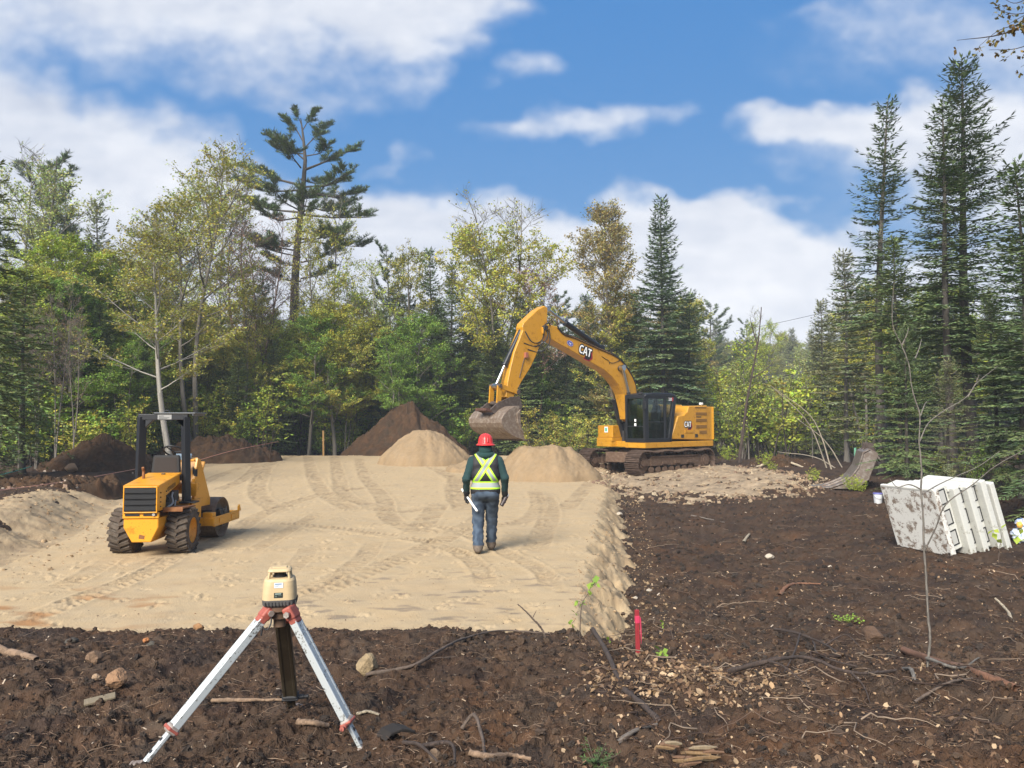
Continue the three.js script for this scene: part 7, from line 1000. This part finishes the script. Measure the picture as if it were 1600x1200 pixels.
// ================================================================ litter nobody could count
{
  const R = rng(123), M = new THREE.Matrix4(), q = new THREE.Quaternion(), e = new THREE.Euler(), col = new THREE.Color();
  const litter = (name, label, geo, mat, n, pick, size, cols, lie = 0.35) => {
    const im = new THREE.InstancedMesh(geo, mat, n); let k = 0;
    for (let t = 0; t < n * 6 && k < n; t++) { const p = pick(); if (!p) continue; const [x, z] = p, y = groundAt(x, z), sandy = sandH(x, z) > soilH(x, z) && x > padLeft(z) - 4.6 && x < padRight(z) + 1.6 && z < -6.7; if (sandy) continue; e.set((R() - 0.5) * 2 * lie, R() * 6.283, (R() - 0.5) * 2 * lie); q.setFromEuler(e); const s = size * (0.45 + 1.1 * R() * R()) ; M.compose(V(x, y + 0.004, z), q, V(s * (0.7 + 0.6 * R()), s, s * (0.7 + 0.6 * R()))); im.setMatrixAt(k, M); const c = cols[Math.floor(R() * cols.length)], j = 0.75 + 0.5 * R(); im.setColorAt(k, col.setRGB(c[0] * j, c[1] * j, c[2] * j)); k++; }
    im.count = k; im.name = name; tag(im, label, 'litter', null, 'stuff'); scene.add(shadows(im)); return im;
  };
  const fan = (rMin, rMax, a0 = -37, a1 = 37, pow = 1.6) => () => { const r = lerp(rMin, rMax, Math.pow(R(), pow)), a = lerp(a0, a1, R()) * DEG; return [Math.tan(a) * r, -r]; };
  const near = (px, py, w, h) => () => { const a = px + (R() + R() - 1) * w, b = py + (R() + R() - 1) * h, p = onLevel(a, b, 0.15); return [p.x, p.z]; };
  const chip = merged([box(1, 0.10, 0.30, 0, 0.03, 0, 0, 0, 0, 0.03)]), leafG = (() => { const T = new Tris(), r = rng(2); for (const b of [0.18, -0.1]) { const p = [V(-0.5, b * 0.3, 0), V(-0.15, b, 0.32), V(0.25, b * 0.6, 0.26), V(0.55, 0.05, 0), V(0.2, b * 0.4, -0.30), V(-0.2, b, -0.27)]; if (b > 0) { for (let i = 1; i < 5; i++) T.tri(p[0], p[i], p[i + 1], [1, 1, 1]); } } return T.geometry(); })();
  const twigG = (n, s) => { const T = new Tris(), r = rng(s), P = [V(-0.5, 0, 0)]; for (let i = 1; i <= n; i++) P.push(V(-0.5 + i / n, 0.10 * Math.sin(i / n * 3.14) * (0.5 + r()) + (r() - 0.5) * 0.04, (r() - 0.5) * 0.34)); T.tube(P, P.map((_, i) => 0.013 * (1 - 0.7 * i / n)), 4, [1, 1, 1]); return T.geometry(); };
  const clodG = (s) => { const g = new THREE.IcosahedronGeometry(0.5, 2), p = g.attributes.position; for (let i = 0; i < p.count; i++) { const a = V().fromBufferAttribute(p, i), k = 1 + 0.5 * n3(a.x * 3 + s, a.y * 3, a.z * 3); p.setXYZ(i, a.x * k, a.y * k * 0.65, a.z * k); } g.computeVertexNormals(); return g; };
  const inst = (o = {}) => new THREE.MeshPhysicalMaterial({ roughness: 0.95, specularIntensity: 0.3, side: THREE.DoubleSide, ...o });
  const soils = [[0.060, 0.041, 0.029], [0.048, 0.034, 0.026], [0.034, 0.027, 0.023], [0.074, 0.047, 0.031]];
  litter('soil_clods', 'clods of dark soil scattered over the cleared ground', clodG(1), inst(), 5600, fan(2.6, 10), 0.036, soils, 3);
  litter('soil_lumps', 'larger lumps of dark soil over the cleared ground farther back', clodG(5), inst(), 4200, fan(6, 26, -5, 37, 1.2), 0.075, soils, 3);
  litter('wood_chips', 'pale wood chips strewn over the dark soil', chip, inst(), 4200, fan(2.6, 12, -37, 37, 1.4), 0.022, [[0.36, 0.26, 0.17], [0.28, 0.18, 0.11], [0.42, 0.34, 0.26], [0.18, 0.11, 0.07], [0.15, 0.09, 0.06]], 0.7);
  litter('wood_chunks', 'paler chips and bark pieces on the soil right of the sand', chip, inst(), 1000, fan(8, 28, 2, 37, 1.2), 0.055, [[0.32, 0.23, 0.15], [0.24, 0.15, 0.09], [0.42, 0.34, 0.26], [0.14, 0.09, 0.06]], 0.5);
  litter('twigs', 'thin broken twigs and roots lying on the dark soil', twigG(6, 3), inst(), 6500, fan(2.6, 13, -37, 37, 1.2), 0.12, [[0.12, 0.075, 0.05], [0.20, 0.14, 0.10], [0.055, 0.036, 0.028], [0.28, 0.20, 0.14]], 0.25);
  litter('roots', 'curly root threads in the dark soil', twigG(10, 8), inst(), 9000, fan(2.6, 11, -37, 37, 1.3), 0.10, [[0.10, 0.058, 0.04], [0.16, 0.095, 0.06], [0.06, 0.04, 0.03]], 0.9);
  litter('long_twigs', 'longer twigs tangled over the soil on the right', twigG(8, 5), inst(), 620, fan(4, 18, 6, 37, 1.1), 0.42, [[0.10, 0.066, 0.048], [0.05, 0.034, 0.028], [0.20, 0.15, 0.11]], 0.22);
  litter('dead_leaves', 'tan dead leaves heaped around the red stake', leafG, inst(), 2600, near(1085, 1085, 190, 100), 0.046, [[0.28, 0.185, 0.105], [0.36, 0.26, 0.165], [0.19, 0.12, 0.072], [0.13, 0.08, 0.05], [0.10, 0.065, 0.042]], 1.0);
  litter('scattered_leaves', 'dead leaves scattered over the soil on the right', leafG, inst(), 4600, fan(2.6, 13, 3, 37, 1.6), 0.036, [[0.26, 0.17, 0.10], [0.34, 0.245, 0.155], [0.17, 0.105, 0.065], [0.11, 0.07, 0.045]], 0.9);
  // clods on the sand slope and the berm, crumbs on the flat
  const sandC = [[0.30, 0.21, 0.125], [0.26, 0.185, 0.11], [0.34, 0.245, 0.15]];
  const onSand = (name, label, n, pick, size, cols, g = clodG(9)) => { const im = new THREE.InstancedMesh(g, inst(), n); for (let k = 0; k < n; k++) { const [x, z] = pick(); e.set(R() * 3, R() * 6, R() * 3); q.setFromEuler(e); const s = size * (0.4 + 1.2 * R() * R()); M.compose(V(x, groundAt(x, z) + s * 0.1, z), q, V(s, s * 0.8, s)); im.setMatrixAt(k, M); const c = cols[Math.floor(R() * cols.length)], j = 0.85 + 0.3 * R(); im.setColorAt(k, col.setRGB(c[0] * j, c[1] * j, c[2] * j)); } im.name = name; tag(im, label, 'litter', null, 'stuff'); scene.add(shadows(im)); };
  onSand('sand_clods', 'clods of damp sand down the right slope of the pad', 1800, () => { const z = -lerp(7.6, 26, Math.pow(R(), 1.5)), x = padRight(z) + lerp(-0.15, 1.1, Math.pow(R(), 0.8)); return [x, z]; }, 0.028, sandC);
  onSand('berm_clods', 'clods on the trampled sand bank at left', 600, () => { const z = -lerp(9, 20, R()), x = padLeft(z) - lerp(-0.8, 3.6, R()); return [x, z]; }, 0.05, sandC);
  onSand('sand_crumbs', 'crumbs of darker sand and bark on the flat pad', 900, () => { const z = -lerp(7.6, 15, Math.pow(R(), 1.4)), x = lerp(padLeft(z), padRight(z), R()); return [x, z]; }, 0.011, [[0.22, 0.15, 0.09], [0.10, 0.07, 0.05], [0.28, 0.2, 0.12]]);
  const stones = [[0.30, 0.21, 0.15], [0.22, 0.14, 0.10], [0.40, 0.33, 0.26], [0.14, 0.085, 0.055]];
  for (const [i, h] of HEAPS.entries()) if (i < 5) onSand('heap_litter', ['stones and roots on the tall dark soil heap', 'stones and roots on the left soil heap', 'stones and roots on the long soil heap', 'stones and roots on the small soil heap', 'lumps on the soil at the far left'][i], 320, () => { const a = R() * 6.283, r = Math.sqrt(R()) * 0.92; return [h[0] + Math.cos(a) * h[2] * r, h[1] + Math.sin(a) * h[3] * r]; }, 0.10, stones);
  onSand('gravel_lumps', 'lumps of pale gravel and clay around the excavator tracks', 2600, () => { const a = R() * 6.283, r = Math.sqrt(R()); return [6.6 + Math.cos(a) * 4.3 * r, -28.5 + Math.sin(a) * 7.6 * r]; }, 0.11, [[0.30, 0.225, 0.15], [0.24, 0.17, 0.11], [0.36, 0.29, 0.20], [0.16, 0.105, 0.075]]);
}
scene.fog = new THREE.FogExp2(0xdfe8f2, 0.0010);
renderer.render(scene, camera);
